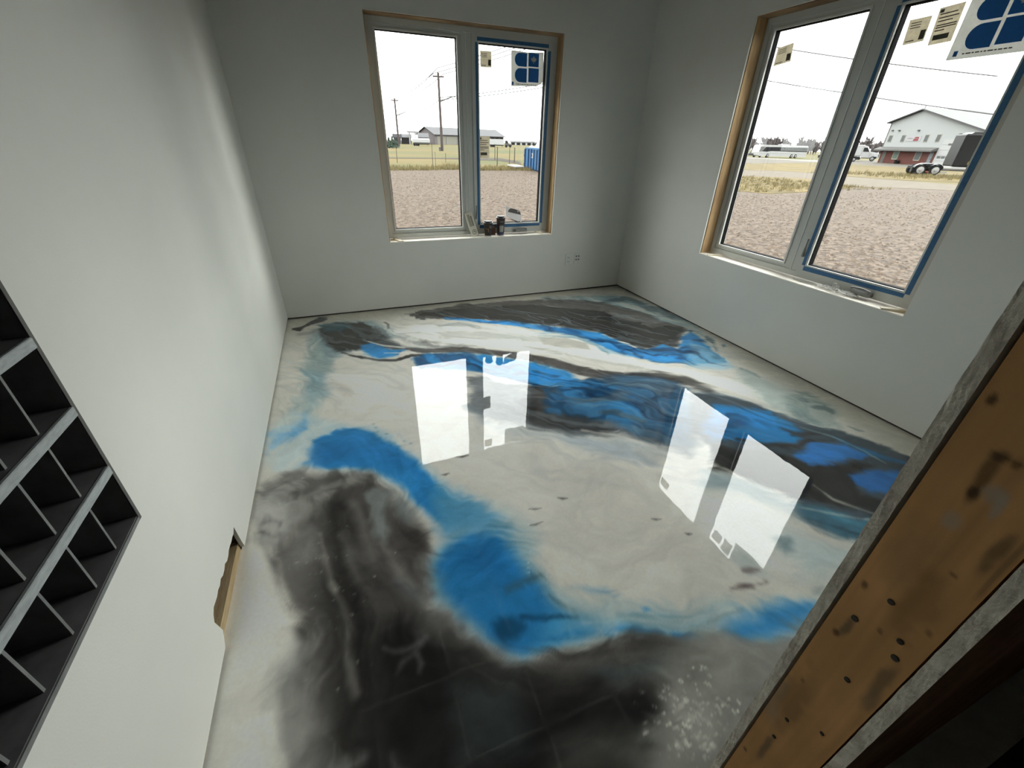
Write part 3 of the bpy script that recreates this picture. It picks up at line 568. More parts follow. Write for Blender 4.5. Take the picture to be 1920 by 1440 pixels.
((210,208,200),0.4,0.0035,0.004,None,((1.166,-3.42),(1.171,-3.422),(1.174,-3.426),(1.169,-3.424))),
((210,208,200),0.8,0.0035,0.004,None,((1.101,-3.45),(1.108,-3.452),(1.113,-3.455),(1.105,-3.454))),
((210,208,200),0.43,0.0035,0.004,None,((1.278,-3.364),(1.282,-3.365),(1.283,-3.369),(1.279,-3.367))),
((210,208,200),0.68,0.0035,0.004,None,((1.087,-3.317),(1.095,-3.317),(1.101,-3.321),(1.093,-3.321))),
((210,208,200),0.66,0.0035,0.004,None,((1.19,-3.416),(1.193,-3.417),(1.194,-3.42),(1.191,-3.418))),
((210,208,200),0.56,0.0035,0.004,None,((1.189,-3.482),(1.195,-3.483),(1.2,-3.487),(1.193,-3.486))),
((210,208,200),0.56,0.0035,0.004,None,((1.162,-3.452),(1.165,-3.457),(1.163,-3.462),(1.16,-3.458))),
((210,208,200),0.89,0.0035,0.004,None,((1.283,-3.409),(1.287,-3.41),(1.289,-3.413),(1.285,-3.412))),
((210,208,200),0.62,0.0035,0.004,None,((1.122,-3.421),(1.13,-3.421),(1.136,-3.424),(1.128,-3.424))),
((210,208,200),0.59,0.0035,0.004,None,((1.152,-3.409),(1.158,-3.41),(1.163,-3.412),(1.156,-3.412))),
((210,208,200),0.64,0.0035,0.004,None,((1.292,-3.334),(1.295,-3.334),(1.298,-3.335),(1.294,-3.335))),
((210,208,200),0.5,0.0035,0.004,None,((1.308,-3.421),(1.313,-3.42),(1.317,-3.422),(1.312,-3.422))),
((210,208,200),0.61,0.0035,0.004,None,((1.235,-3.43),(1.24,-3.433),(1.242,-3.437),(1.237,-3.434))),
((210,208,200),0.77,0.0035,0.004,None,((1.151,-3.34),(1.155,-3.34),(1.157,-3.341),(1.154,-3.341))),
((210,208,200),0.64,0.0035,0.004,None,((1.143,-3.388),(1.147,-3.389),(1.149,-3.392),(1.145,-3.391))),
((210,208,200),0.37,0.0035,0.004,None,((1.077,-3.451),(1.083,-3.451),(1.087,-3.453),(1.081,-3.453))),
((210,208,200),0.65,0.0035,0.004,None,((1.039,-3.401),(1.046,-3.399),(1.053,-3.4),(1.046,-3.402))),
((210,208,200),0.74,0.0035,0.004,None,((1.242,-3.369),(1.247,-3.371),(1.248,-3.376),(1.244,-3.373))),
((210,208,200),0.57,0.0035,0.004,None,((1.054,-3.38),(1.057,-3.383),(1.057,-3.386),(1.054,-3.383))),
((210,208,200),0.39,0.0035,0.004,None,((1.17,-3.455),(1.174,-3.459),(1.174,-3.464),(1.17,-3.46))),
((210,208,200),0.78,0.0035,0.004,None,((1.21,-3.359),(1.212,-3.362),(1.211,-3.365),(1.209,-3.362))),
((210,208,200),0.62,0.0035,0.004,None,((1.187,-3.471),(1.193,-3.472),(1.197,-3.474),(1.191,-3.474))),
((210,208,200),0.39,0.0035,0.004,None,((1.18,-3.481),(1.187,-3.481),(1.193,-3.483),(1.186,-3.483))),
((210,208,200),0.36,0.0035,0.004,None,((1.304,-3.352),(1.309,-3.355),(1.309,-3.36),(1.304,-3.357))),
((210,208,200),0.47,0.0035,0.004,None,((1.192,-3.398),(1.198,-3.401),(1.2,-3.406),(1.194,-3.403))),
((210,208,200),0.51,0.0035,0.004,None,((1.296,-3.427),(1.297,-3.429),(1.297,-3.432),(1.295,-3.43))),
((210,208,200),0.44,0.0035,0.004,None,((1.186,-3.481),(1.19,-3.483),(1.191,-3.486),(1.188,-3.484))),
((210,208,200),0.39,0.0035,0.004,None,((1.205,-3.434),(1.21,-3.433),(1.214,-3.434),(1.209,-3.435))),
((210,208,200),0.42,0.0035,0.004,None,((1.129,-3.347),(1.136,-3.348),(1.141,-3.353),(1.133,-3.351))),
((210,208,200),0.87,0.0035,0.004,None,((1.107,-3.46),(1.112,-3.461),(1.115,-3.463),(1.11,-3.463))),
((210,208,200),0.7,0.0035,0.004,None,((1.246,-3.471),(1.249,-3.472),(1.25,-3.474),(1.247,-3.473))),
((210,208,200),0.49,0.0035,0.004,None,((1.277,-3.407),(1.283,-3.409),(1.285,-3.413),(1.279,-3.411))),
((210,208,200),0.42,0.0035,0.004,None,((1.117,-3.488),(1.123,-3.488),(1.127,-3.49),(1.122,-3.49))),
((210,208,200),0.74,0.0035,0.004,None,((1.08,-3.445),(1.082,-3.446),(1.083,-3.449),(1.081,-3.447))),
((210,208,200),0.42,0.0035,0.004,None,((1.227,-3.477),(1.229,-3.478),(1.231,-3.48),(1.228,-3.479))),
((210,208,200),0.53,0.0035,0.004,None,((1.117,-3.505),(1.12,-3.507),(1.12,-3.51),(1.117,-3.508))),
((210,208,200),0.43,0.0035,0.004,None,((1.265,-3.464),(1.266,-3.465),(1.266,-3.467),(1.264,-3.466))),
((210,208,200),0.88,0.0035,0.004,None,((1.197,-3.379),(1.2,-3.381),(1.201,-3.383),(1.198,-3.381))),
((210,208,200),0.54,0.0035,0.004,None,((1.218,-3.399),(1.224,-3.399),(1.229,-3.401),(1.223,-3.401))),
((210,208,200),0.56,0.0035,0.004,None,((1.1,-3.456),(1.105,-3.456),(1.109,-3.457),(1.104,-3.457))),
((210,208,200),0.59,0.0035,0.004,None,((1.285,-3.368),(1.289,-3.372),(1.288,-3.378),(1.284,-3.373))),
((210,208,200),0.76,0.0035,0.004,None,((1.114,-3.381),(1.12,-3.381),(1.123,-3.385),(1.118,-3.384))),
((210,208,200),0.37,0.0035,0.004,None,((1.194,-3.427),(1.196,-3.429),(1.195,-3.432),(1.193,-3.43))),
((210,208,200),0.61,0.0035,0.004,None,((1.085,-3.39),(1.087,-3.391),(1.087,-3.393),(1.085,-3.392))),
((210,208,200),0.4,0.0035,0.004,None,((1.169,-3.366),(1.175,-3.365),(1.179,-3.367),(1.174,-3.368))),
((210,208,200),0.83,0.0035,0.004,None,((1.18,-3.465),(1.185,-3.465),(1.189,-3.466),(1.185,-3.466))),
((210,208,200),0.51,0.0035,0.004,None,((1.152,-3.453),(1.156,-3.453),(1.159,-3.454),(1.155,-3.454))),
((210,208,200),0.55,0.0035,0.004,None,((1.172,-3.409),(1.176,-3.414),(1.174,-3.419),(1.171,-3.414))),
((210,208,200),0.87,0.0035,0.004,None,((1.21,-3.337),(1.216,-3.336),(1.221,-3.337),(1.215,-3.338))),
((210,208,200),0.75,0.0035,0.004,None,((1.19,-3.374),(1.196,-3.373),(1.202,-3.375),(1.195,-3.376))),
((210,208,200),0.39,0.0035,0.004,None,((1.181,-3.428),(1.184,-3.429),(1.187,-3.431),(1.183,-3.43))),
((210,208,200),0.61,0.0035,0.004,None,((1.245,-3.43),(1.25,-3.431),(1.253,-3.432),(1.249,-3.432))),
((210,208,200),0.48,0.0035,0.004,None,((1.247,-3.334),(1.25,-3.335),(1.25,-3.338),(1.247,-3.336))),
((210,208,200),0.89,0.0035,0.004,None,((1.284,-3.423),(1.289,-3.422),(1.295,-3.423),(1.289,-3.424))),
((210,208,200),0.89,0.0035,0.004,None,((1.164,-3.418),(1.169,-3.419),(1.172,-3.423),(1.166,-3.421))),
((210,208,200),0.84,0.0035,0.004,None,((1.157,-3.428),(1.16,-3.429),(1.162,-3.43),(1.159,-3.43))),
((210,208,200),0.38,0.0035,0.004,None,((1.208,-3.418),(1.212,-3.418),(1.215,-3.42),(1.211,-3.42))),
((210,208,200),0.52,0.0035,0.004,None,((1.212,-3.446),(1.217,-3.445),(1.222,-3.446),(1.217,-3.447))),
((210,208,200),0.64,0.0035,0.004,None,((1.169,-3.476),(1.174,-3.475),(1.178,-3.476),(1.174,-3.477))),
((210,208,200),0.86,0.0035,0.004,None,((1.157,-3.431),(1.162,-3.433),(1.164,-3.437),(1.159,-3.435))),
((210,208,200),0.65,0.0035,0.004,None,((1.235,-3.401),(1.238,-3.402),(1.239,-3.403),(1.236,-3.403))),
((210,208,200),0.75,0.0035,0.004,None,((1.155,-3.375),(1.158,-3.379),(1.157,-3.383),(1.154,-3.38))),
((210,208,200),0.47,0.0035,0.004,None,((1.121,-3.455),(1.128,-3.454),(1.134,-3.456),(1.127,-3.457))),
((210,208,200),0.8,0.0035,0.004,None,((1.158,-3.431),(1.164,-3.432),(1.169,-3.435),(1.163,-3.434))),
((210,208,200),0.4,0.0035,0.004,None,((1.189,-3.437),(1.193,-3.437),(1.195,-3.44),(1.192,-3.439))),
((210,208,200),0.74,0.0035,0.004,None,((1.162,-3.387),(1.165,-3.387),(1.168,-3.387),(1.165,-3.388))),
((210,208,200),0.4,0.0035,0.004,None,((1.168,-3.457),(1.172,-3.458),(1.175,-3.46),(1.171,-3.459))),
((210,208,200),0.84,0.0035,0.004,None,((1.092,-3.469),(1.096,-3.471),(1.097,-3.474),(1.093,-3.472))),
((210,208,200),0.8,0.0035,0.004,None,((1.248,-3.353),(1.253,-3.355),(1.254,-3.359),(1.25,-3.357))),
((210,208,200),0.5,0.0035,0.004,None,((1.296,-3.427),(1.3,-3.431),(1.3,-3.435),(1.296,-3.432))),
((210,208,200),0.44,0.0035,0.004,None,((1.15,-3.426),(1.153,-3.426),(1.155,-3.427),(1.152,-3.427))),
((210,208,200),0.77,0.0035,0.004,None,((1.196,-3.374),(1.199,-3.375),(1.201,-3.377),(1.198,-3.376))),
((210,208,200),0.55,0.0035,0.004,None,((1.204,-3.425),(1.206,-3.427),(1.205,-3.43),(1.203,-3.428))),
((210,208,200),0.59,0.0035,0.004,None,((1.279,-3.426),(1.284,-3.426),(1.286,-3.428),(1.282,-3.428))),
((210,208,200),0.8,0.0035,0.004,None,((1.176,-3.42),(1.18,-3.422),(1.181,-3.426),(1.177,-3.424))),
((210,208,200),0.74,0.0035,0.004,None,((1.214,-3.469),(1.218,-3.47),(1.22,-3.472),(1.216,-3.471))),
((210,208,200),0.52,0.0035,0.004,None,((1.314,-3.421),(1.315,-3.423),(1.315,-3.425),(1.313,-3.423))),
((210,208,200),0.77,0.0035,0.004,None,((1.119,-3.405),(1.122,-3.408),(1.121,-3.411),(1.119,-3.408))),
((210,208,200),0.41,0.0035,0.004,None,((1.059,-3.332),(1.063,-3.335),(1.063,-3.34),(1.059,-3.336))),
((210,208,200),0.37,0.0035,0.004,None,((1.161,-3.416),(1.168,-3.418),(1.171,-3.423),(1.164,-3.421))),
((210,208,200),0.47,0.0035,0.004,None,((1.06,-3.384),(1.064,-3.384),(1.068,-3.386),(1.063,-3.386))),
((210,208,200),0.76,0.0035,0.004,None,((1.157,-3.479),(1.162,-3.479),(1.166,-3.481),(1.161,-3.481))),
((210,208,200),0.81,0.0035,0.004,None,((1.137,-3.431),(1.142,-3.436),(1.141,-3.441),(1.137,-3.437))),
((210,208,200),0.81,0.0035,0.004,None,((1.172,-3.368),(1.175,-3.369),(1.177,-3.371),(1.174,-3.37))),
((210,208,200),0.74,0.0035,0.004,None,((1.216,-3.435),(1.217,-3.437),(1.217,-3.44),(1.215,-3.438))),
((210,208,200),0.73,0.0035,0.004,None,((1.152,-3.5),(1.154,-3.502),(1.154,-3.505),(1.152,-3.502))),
((210,208,200),0.36,0.0035,0.004,None,((1.163,-3.326),(1.168,-3.327),(1.17,-3.33),(1.165,-3.329))),
((210,208,200),0.52,0.0035,0.004,None,((1.166,-3.391),(1.171,-3.39),(1.176,-3.391),(1.171,-3.392))),
((210,208,200),0.74,0.0035,0.004,None,((1.128,-3.449),(1.133,-3.45),(1.136,-3.453),(1.131,-3.452))),
((210,208,200),0.73,0.0035,0.004,None,((1.299,-3.445),(1.305,-3.448),(1.306,-3.453),(1.3,-3.45))),
((210,208,200),0.68,0.0035,0.004,None,((1.103,-3.358),(1.106,-3.36),(1.108,-3.364),(1.104,-3.361))),
((210,208,200),0.4,0.0035,0.004,None,((1.145,-3.395),(1.148,-3.395),(1.15,-3.396),(1.147,-3.396))),
((210,208,200),0.52,0.0035,0.004,None,((1.136,-3.341),(1.139,-3.346),(1.138,-3.351),(1.135,-3.347))),
((210,208,200),0.76,0.0035,0.004,None,((1.114,-3.479),(1.116,-3.481),(1.117,-3.482),(1.114,-3.481))),
((210,208,200),0.81,0.0035,0.004,None,((1.331,-3.433),(1.335,-3.436),(1.336,-3.441),(1.331,-3.438))),
((210,208,200),0.84,0.0035,0.004,None,((1.172,-3.385),(1.178,-3.385),(1.182,-3.387),(1.176,-3.387))),
((210,208,200),0.35,0.0035,0.004,None,((1.264,-3.434),(1.269,-3.435),(1.272,-3.438),(1.267,-3.437))),
((210,208,200),0.85,0.0035,0.004,None,((1.167,-3.485),(1.173,-3.487),(1.176,-3.492),(1.17,-3.489))),
((210,208,200),0.65,0.0035,0.004,None,((1.153,-3.421),(1.157,-3.424),(1.158,-3.428),(1.154,-3.425))),
((210,208,200),0.52,0.0035,0.004,None,((1.05,-3.452),(1.053,-3.452),(1.056,-3.454),(1.053,-3.453))),
((210,208,200),0.7,0.0035,0.004,None,((1.16,-3.307),(1.162,-3.309),(1.163,-3.312),(1.16,-3.31))),
((180,178,172),0.63,0.0035,0.004,None,((0.259,-2.679),(0.262,-2.683),(0.264,-2.687),(0.261,-2.684))),
((180,178,172),0.51,0.0035,0.004,None,((0.236,-2.407),(0.239,-2.411),(0.241,-2.417),(0.237,-2.413))),
((180,178,172),0.69,0.0035,0.004,None,((0.227,-2.738),(0.23,-2.736),(0.234,-2.738),(0.231,-2.739))),
((180,178,172),0.54,0.0035,0.004,None,((0.302,-2.656),(0.305,-2.654),(0.309,-2.655),(0.306,-2.657))),
((180,178,172),0.58,0.0035,0.004,None,((0.299,-2.832),(0.302,-2.834),(0.305,-2.838),(0.301,-2.836))),
((180,178,172),0.68,0.0035,0.004,None,((0.358,-2.733),(0.362,-2.732),(0.366,-2.735),(0.362,-2.735))),
((180,178,172),0.39,0.0035,0.004,None,((0.349,-2.419),(0.355,-2.423),(0.358,-2.43),(0.353,-2.426))),
((180,178,172),0.38,0.0035,0.004,None,((0.323,-2.459),(0.325,-2.458),(0.327,-2.459),(0.325,-2.46))),
((180,178,172),0.34,0.0035,0.004,None,((0.301,-2.689),(0.305,-2.692),(0.307,-2.696),(0.303,-2.694))),
((180,178,172),0.59,0.0035,0.004,None,((0.23,-2.21),(0.235,-2.217),(0.237,-2.226),(0.233,-2.219))),
((180,178,172),0.34,0.0035,0.004,None,((0.396,-2.606),(0.4,-2.603),(0.406,-2.604),(0.401,-2.607))),
((180,178,172),0.48,0.0035,0.004,None,((0.316,-2.687),(0.319,-2.689),(0.321,-2.693),(0.318,-2.691))),
((180,178,172),0.52,0.0035,0.004,None,((0.25,-2.541),(0.253,-2.541),(0.256,-2.544),(0.253,-2.544))),
((180,178,172),0.57,0.0035,0.004,None,((0.348,-2.802),(0.351,-2.803),(0.354,-2.805),(0.351,-2.805))),
((180,178,172),0.6,0.0035,0.004,None,((0.511,-2.609),(0.514,-2.61),(0.515,-2.613),(0.513,-2.612))),
((180,178,172),0.44,0.0035,0.004,None,((0.239,-2.693),(0.242,-2.695),(0.244,-2.699),(0.241,-2.697))),
((180,178,172),0.5,0.0035,0.004,None,((0.346,-2.562),(0.349,-2.564),(0.351,-2.568),(0.348,-2.566))),
((180,178,172),0.43,0.0035,0.004,None,((0.29,-2.373),(0.293,-2.377),(0.294,-2.382),(0.291,-2.378))),
((180,178,172),0.4,0.0035,0.004,None,((0.219,-2.598),(0.223,-2.6),(0.225,-2.604),(0.222,-2.602))),
((180,178,172),0.49,0.0035,0.004,None,((0.326,-2.705),(0.328,-2.707),(0.328,-2.71),(0.327,-2.708))),
((180,178,172),0.34,0.0035,0.004,None,((0.149,-2.535),(0.154,-2.535),(0.159,-2.538),(0.154,-2.539))),
((180,178,172),0.44,0.0035,0.004,None,((0.256,-2.607),(0.259,-2.603),(0.263,-2.603),(0.26,-2.607))),
((180,178,172),0.51,0.0035,0.004,None,((0.253,-2.798),(0.255,-2.796),(0.258,-2.797),(0.256,-2.798))),
((180,178,172),0.49,0.0035,0.004,None,((0.298,-3.011),(0.3,-3.01),(0.303,-3.01),(0.301,-3.012))),
((180,178,172),0.5,0.0035,0.004,None,((0.216,-2.957),(0.218,-2.955),(0.222,-2.956),(0.219,-2.957))),
((180,178,172),0.54,0.0035,0.004,None,((0.127,-2.743),(0.13,-2.746),(0.131,-2.75),(0.129,-2.747))),
((180,178,172),0.31,0.0035,0.004,None,((0.152,-2.357),(0.154,-2.359),(0.155,-2.363),(0.153,-2.361))),
((180,178,172),0.67,0.0035,0.004,None,((0.089,-2.727),(0.093,-2.727),(0.097,-2.73),(0.093,-2.73))),
((180,178,172),0.36,0.0035,0.004,None,((0.427,-2.679),(0.431,-2.682),(0.434,-2.688),(0.429,-2.685))),
((180,178,172),0.39,0.0035,0.004,None,((0.035,-2.735),(0.039,-2.736),(0.043,-2.739),(0.039,-2.739))),
((180,178,172),0.57,0.0035,0.004,None,((0.24,-2.794),(0.242,-2.793),(0.245,-2.793),(0.243,-2.795))),
((180,178,172),0.45,0.0035,0.004,None,((0.306,-2.794),(0.308,-2.796),(0.308,-2.798),(0.307,-2.796))),
((180,178,172),0.63,0.0035,0.004,None,((0.308,-2.557),(0.31,-2.559),(0.31,-2.562),(0.308,-2.56))),
((180,178,172),0.67,0.0035,0.004,None,((0.206,-2.542),(0.209,-2.545),(0.21,-2.549),(0.208,-2.546))),
((180,178,172),0.41,0.0035,0.004,None,((0.317,-2.663),(0.32,-2.665),(0.322,-2.669),(0.319,-2.667))),
((180,178,172),0.51,0.0035,0.004,None,((0.144,-2.772),(0.145,-2.774),(0.146,-2.777),(0.144,-2.775))),
((180,178,172),0.56,0.0035,0.004,None,((0.239,-2.538),(0.241,-2.538),(0.244,-2.54),(0.241,-2.54))),
((180,178,172),0.69,0.0035,0.004,None,((0.179,-2.729),(0.182,-2.728),(0.185,-2.73),(0.182,-2.731))),
((180,178,172),0.59,0.0035,0.004,None,((0.176,-2.533),(0.179,-2.531),(0.183,-2.532),(0.18,-2.534))),
((180,178,172),0.61,0.0035,0.004,None,((0.096,-2.593),(0.098,-2.593),(0.1,-2.595),(0.098,-2.595))),
((180,178,172),0.32,0.0035,0.004,None,((0.109,-2.558),(0.113,-2.559),(0.117,-2.564),(0.113,-2.563))),
((180,178,172),0.31,0.0035,0.004,None,((0.35,-2.697),(0.353,-2.696),(0.356,-2.698),(0.353,-2.698))),
((180,178,172),0.45,0.0035,0.004,None,((0.114,-2.643),(0.119,-2.644),(0.123,-2.649),(0.118,-2.647))),
((180,178,172),0.7,0.0035,0.004,None,((0.176,-2.072),(0.181,-2.07),(0.188,-2.074),(0.182,-2.076))),
((180,178,172),0.48,0.0035,0.004,None,((0.356,-2.954),(0.358,-2.956),(0.359,-2.958),(0.357,-2.956))),
((180,178,172),0.42,0.0035,0.004,None,((0.148,-2.547),(0.153,-2.548),(0.157,-2.554),(0.152,-2.552))),
((180,178,172),0.5,0.0035,0.004,None,((0.281,-2.54),(0.284,-2.541),(0.287,-2.544),(0.283,-2.543))),
((180,178,172),0.34,0.0035,0.004,None,((0.282,-2.8),(0.284,-2.8),(0.286,-2.802),(0.284,-2.802))),
((180,178,172),0.41,0.0035,0.004,None,((0.395,-2.975),(0.398,-2.977),(0.399,-2.979),(0.397,-2.977))),
((180,178,172),0.55,0.0035,0.004,None,((0.245,-2.468),(0.25,-2.467),(0.255,-2.471),(0.25,-2.472))),
((180,178,172),0.65,0.0035,0.004,None,((0.196,-2.496),(0.198,-2.497),(0.201,-2.499),(0.198,-2.499))),
((180,178,172),0.32,0.0035,0.004,None,((0.307,-2.569),(0.309,-2.571),(0.311,-2.574),(0.308,-2.572))),
((180,178,172),0.63,0.0035,0.004,None,((0.24,-2.605),(0.242,-2.605),(0.244,-2.607),(0.242,-2.607))),
((180,178,172),0.35,0.0035,0.004,None,((0.273,-2.587),(0.277,-2.59),(0.279,-2.595),(0.276,-2.592))),
((180,178,172),0.68,0.0035,0.004,None,((0.133,-2.406),(0.135,-2.403),(0.138,-2.404),(0.136,-2.406))),
((180,178,172),0.33,0.0035,0.004,None,((0.391,-2.77),(0.393,-2.77),(0.395,-2.772),(0.393,-2.772))),
((180,178,172),0.33,0.0035,0.004,None,((0.094,-2.199),(0.1,-2.202),(0.104,-2.209),(0.099,-2.206))),
((180,178,172),0.4,0.0035,0.004,None,((0.281,-2.553),(0.285,-2.552),(0.29,-2.555),(0.286,-2.556))),
((180,178,172),0.66,0.0035,0.004,None,((0.427,-2.686),(0.431,-2.687),(0.434,-2.69),(0.43,-2.689))),
((180,178,172),0.68,0.0035,0.004,None,((0.292,-2.732),(0.294,-2.731),(0.297,-2.732),(0.294,-2.733))),
((206,216,214),0.43,0.0035,0.004,None,((0.966,-2.801),(0.968,-2.802),(0.97,-2.804),(0.967,-2.803))),
((206,216,214),0.45,0.0035,0.004,None,((1.095,-2.817),(1.097,-2.818),(1.098,-2.821),(1.095,-2.82))),
((206,216,214),0.34,0.0035,0.004,None,((1.021,-2.86),(1.027,-2.859),(1.031,-2.862),(1.026,-2.863))),
((206,216,214),0.47,0.0035,0.004,None,((1.035,-2.855),(1.039,-2.858),(1.041,-2.863),(1.037,-2.86))),
((206,216,214),0.39,0.0035,0.004,None,((1.002,-2.888),(1.007,-2.886),(1.012,-2.887),(1.007,-2.89))),
((206,216,214),0.38,0.0035,0.004,None,((0.999,-2.812),(1.004,-2.815),(1.006,-2.82),(1.001,-2.817))),
((206,216,214),0.53,0.0035,0.004,None,((1.036,-2.926),(1.039,-2.926),(1.041,-2.927),(1.038,-2.928))),
((206,216,214),0.47,0.0035,0.004,None,((0.949,-2.845),(0.953,-2.842),(0.958,-2.843),(0.954,-2.845))),
((206,216,214),0.52,0.0035,0.004,None,((1.142,-2.873),(1.147,-2.872),(1.15,-2.874),(1.146,-2.875))),
((206,216,214),0.32,0.0035,0.004,None,((1.033,-2.821),(1.036,-2.823),(1.036,-2.825),(1.034,-2.824))),
((206,216,214),0.39,0.0035,0.004,None,((0.997,-2.899),(1,-2.898),(1.002,-2.899),(0.999,-2.9))),
((206,216,214),0.45,0.0035,0.004,None,((1.104,-2.928),(1.11,-2.926),(1.115,-2.927),(1.109,-2.929))),
((206,216,214),0.47,0.0035,0.004,None,((1.041,-2.808),(1.044,-2.808),(1.046,-2.809),(1.043,-2.809))),
((206,216,214),0.58,0.0035,0.004,None,((0.958,-2.825),(0.963,-2.825),(0.966,-2.829),(0.961,-2.829))),
((206,216,214),0.46,0.0035,0.004,None,((0.943,-2.863),(0.945,-2.862),(0.948,-2.862),(0.945,-2.864))),
((206,216,214),0.38,0.0035,0.004,None,((1.134,-2.895),(1.138,-2.896),(1.139,-2.899),(1.136,-2.898))),
((206,216,214),0.45,0.0035,0.004,None,((1.142,-2.877),(1.144,-2.88),(1.143,-2.883),(1.142,-2.88))),
((206,216,214),0.4,0.0035,0.004,None,((1.007,-2.86),(1.01,-2.864),(1.011,-2.869),(1.007,-2.865))),
((206,216,214),0.58,0.0035,0.004,None,((1.071,-2.803),(1.074,-2.803),(1.076,-2.805),(1.073,-2.805))),
((206,216,214),0.45,0.0035,0.004,None,((0.999,-2.907),(1.003,-2.906),(1.007,-2.908),(1.002,-2.909))),
((206,216,214),0.53,0.0035,0.004,None,((1.107,-2.835),(1.11,-2.837),(1.112,-2.841),(1.108,-2.839))),
((206,216,214),0.52,0.0035,0.004,None,((0.982,-2.784),(0.987,-2.782),(0.992,-2.783),(0.987,-2.785))),
((206,216,214),0.33,0.0035,0.004,None,((1.169,-2.838),(1.172,-2.839),(1.174,-2.841),(1.171,-2.84))),
((206,216,214),0.51,0.0035,0.004,None,((1.038,-2.913),(1.041,-2.911),(1.044,-2.912),(1.041,-2.913))),
((206,216,214),0.32,0.0035,0.004,None,((1.074,-2.822),(1.077,-2.824),(1.078,-2.828),(1.075,-2.826))),
((206,216,214),0.48,0.0035,0.004,None,((0.947,-2.861),(0.95,-2.863),(0.952,-2.866),(0.949,-2.864))),
((206,216,214),0.38,0.0035,0.004,None,((1.01,-2.904),(1.015,-2.903),(1.019,-2.906),(1.014,-2.906))),
((206,216,214),0.42,0.0035,0.004,None,((1.146,-2.826),(1.148,-2.83),(1.147,-2.834),(1.145,-2.83))),
((206,216,214),0.52,0.0035,0.004,None,((0.953,-2.85),(0.957,-2.847),(0.962,-2.848),(0.957,-2.85))),
((206,216,214),0.5,0.0035,0.004,None,((1.142,-2.859),(1.147,-2.86),(1.15,-2.863),(1.145,-2.863)))
]

# ------------------------------------------------------------------ materials of the room
W = 3.2168           # room width, left wall face x = 0, back wall face y = 0
H = 2.60             # ceiling
YF = -3.7164         # hall line (camera stands here)
M_wall = mat('wall_paint', (0.685, 0.685, 0.635), 0.75, var=0.02, vscale=3, bump=0.05, bscale=220, spec=0.25)
M_core = mat('sheathing_dark', (0.05, 0.042, 0.035), 0.9, var=0.3, vscale=6)
M_ceil = mat('ceiling_tile', (0.07, 0.07, 0.068), 0.9, var=0.12, vscale=60, spec=0.1)
M_tbar = mat('ceiling_tbar', (0.85, 0.85, 0.83), 0.5, var=0.02)
M_pine = mat('pine_framing', (0.50, 0.34, 0.165), 0.7, var=0.0, dark=(0.29, 0.17, 0.075), vscale=5, stretch=(6, 6, 0.8), bump=0.15, bscale=30)
M_pineh = mat('pine_header', (0.40, 0.27, 0.145), 0.7, dark=(0.18, 0.105, 0.05), vscale=5, stretch=(0.8, 0.8, 8), bump=0.15, bscale=30)
M_sill = mat('sill_offwhite', (0.90, 0.855, 0.755), 0.6, var=0.05, vscale=12, bump=0.1, bscale=60)
M_vinyl = mat('window_vinyl', (0.50, 0.51, 0.475), 0.45, var=0.02, vscale=20)
M_bead = mat('glazing_bead', (0.62, 0.63, 0.60), 0.4, var=0.02)
M_gasket = mat('black_gasket', (0.012, 0.012, 0.012), 0.9, spec=0.05)
M_tape = mat('blue_masking_tape', (0.026, 0.115, 0.245), 0.6, var=0.12, vscale=60)
M_glass = glass_mat('window_glass')
M_paper = mat('sticker_paper', (0.70, 0.70, 0.67), 0.7, var=0.05, vscale=40, translucent=0.35)
M_label = mat('label_paper', (0.66, 0.62, 0.52), 0.7, var=0.10, vscale=60, translucent=0.4)
M_labeld = mat('label_print', (0.10, 0.10, 0.075), 0.7, var=0.1, vscale=60, translucent=0.2)
M_blue = mat('sticker_blue', (0.03, 0.23, 0.74), 0.6, var=0.06, vscale=50, translucent=0.4)
M_metal = mat('handle_grey', (0.22, 0.22, 0.205), 0.4, metal=0.3, var=0.05)
M_black = mat('cubby_black', (0.13, 0.13, 0.13), 0.55, var=0.25, vscale=14, spec=0.3)
M_cubedge = mat('cubby_edge_grey', (0.33, 0.36, 0.36), 0.6, var=0.18, vscale=18, stretch=(1, 2, 8), bump=0.1)
M_cubthin = mat('cubby_divider_edge', (0.17, 0.175, 0.17), 0.6, var=0.2, vscale=20)
M_raw = mat('raw_drywall_edge', (0.88, 0.83, 0.74), 0.95, dark=(0.56, 0.51, 0.44), vscale=26, bump=0.7, bscale=90)
M_hall = mat('hall_unfinished_brown', (0.50, 0.30, 0.18), 0.85, var=0.3, vscale=4, bump=0.2, bscale=12)
M_halldark = mat('hall_dark', (0.10, 0.07, 0.05), 0.9, var=0.2, vscale=3)
M_hallfloor = mat('hall_floor_dark', (0.05, 0.045, 0.04), 0.7, var=0.3, vscale=5)
M_white = mat('white_plastic', (0.66, 0.67, 0.63), 0.5, var=0.02)
M_slot = mat('slot_dark', (0.02, 0.02, 0.018), 0.6)

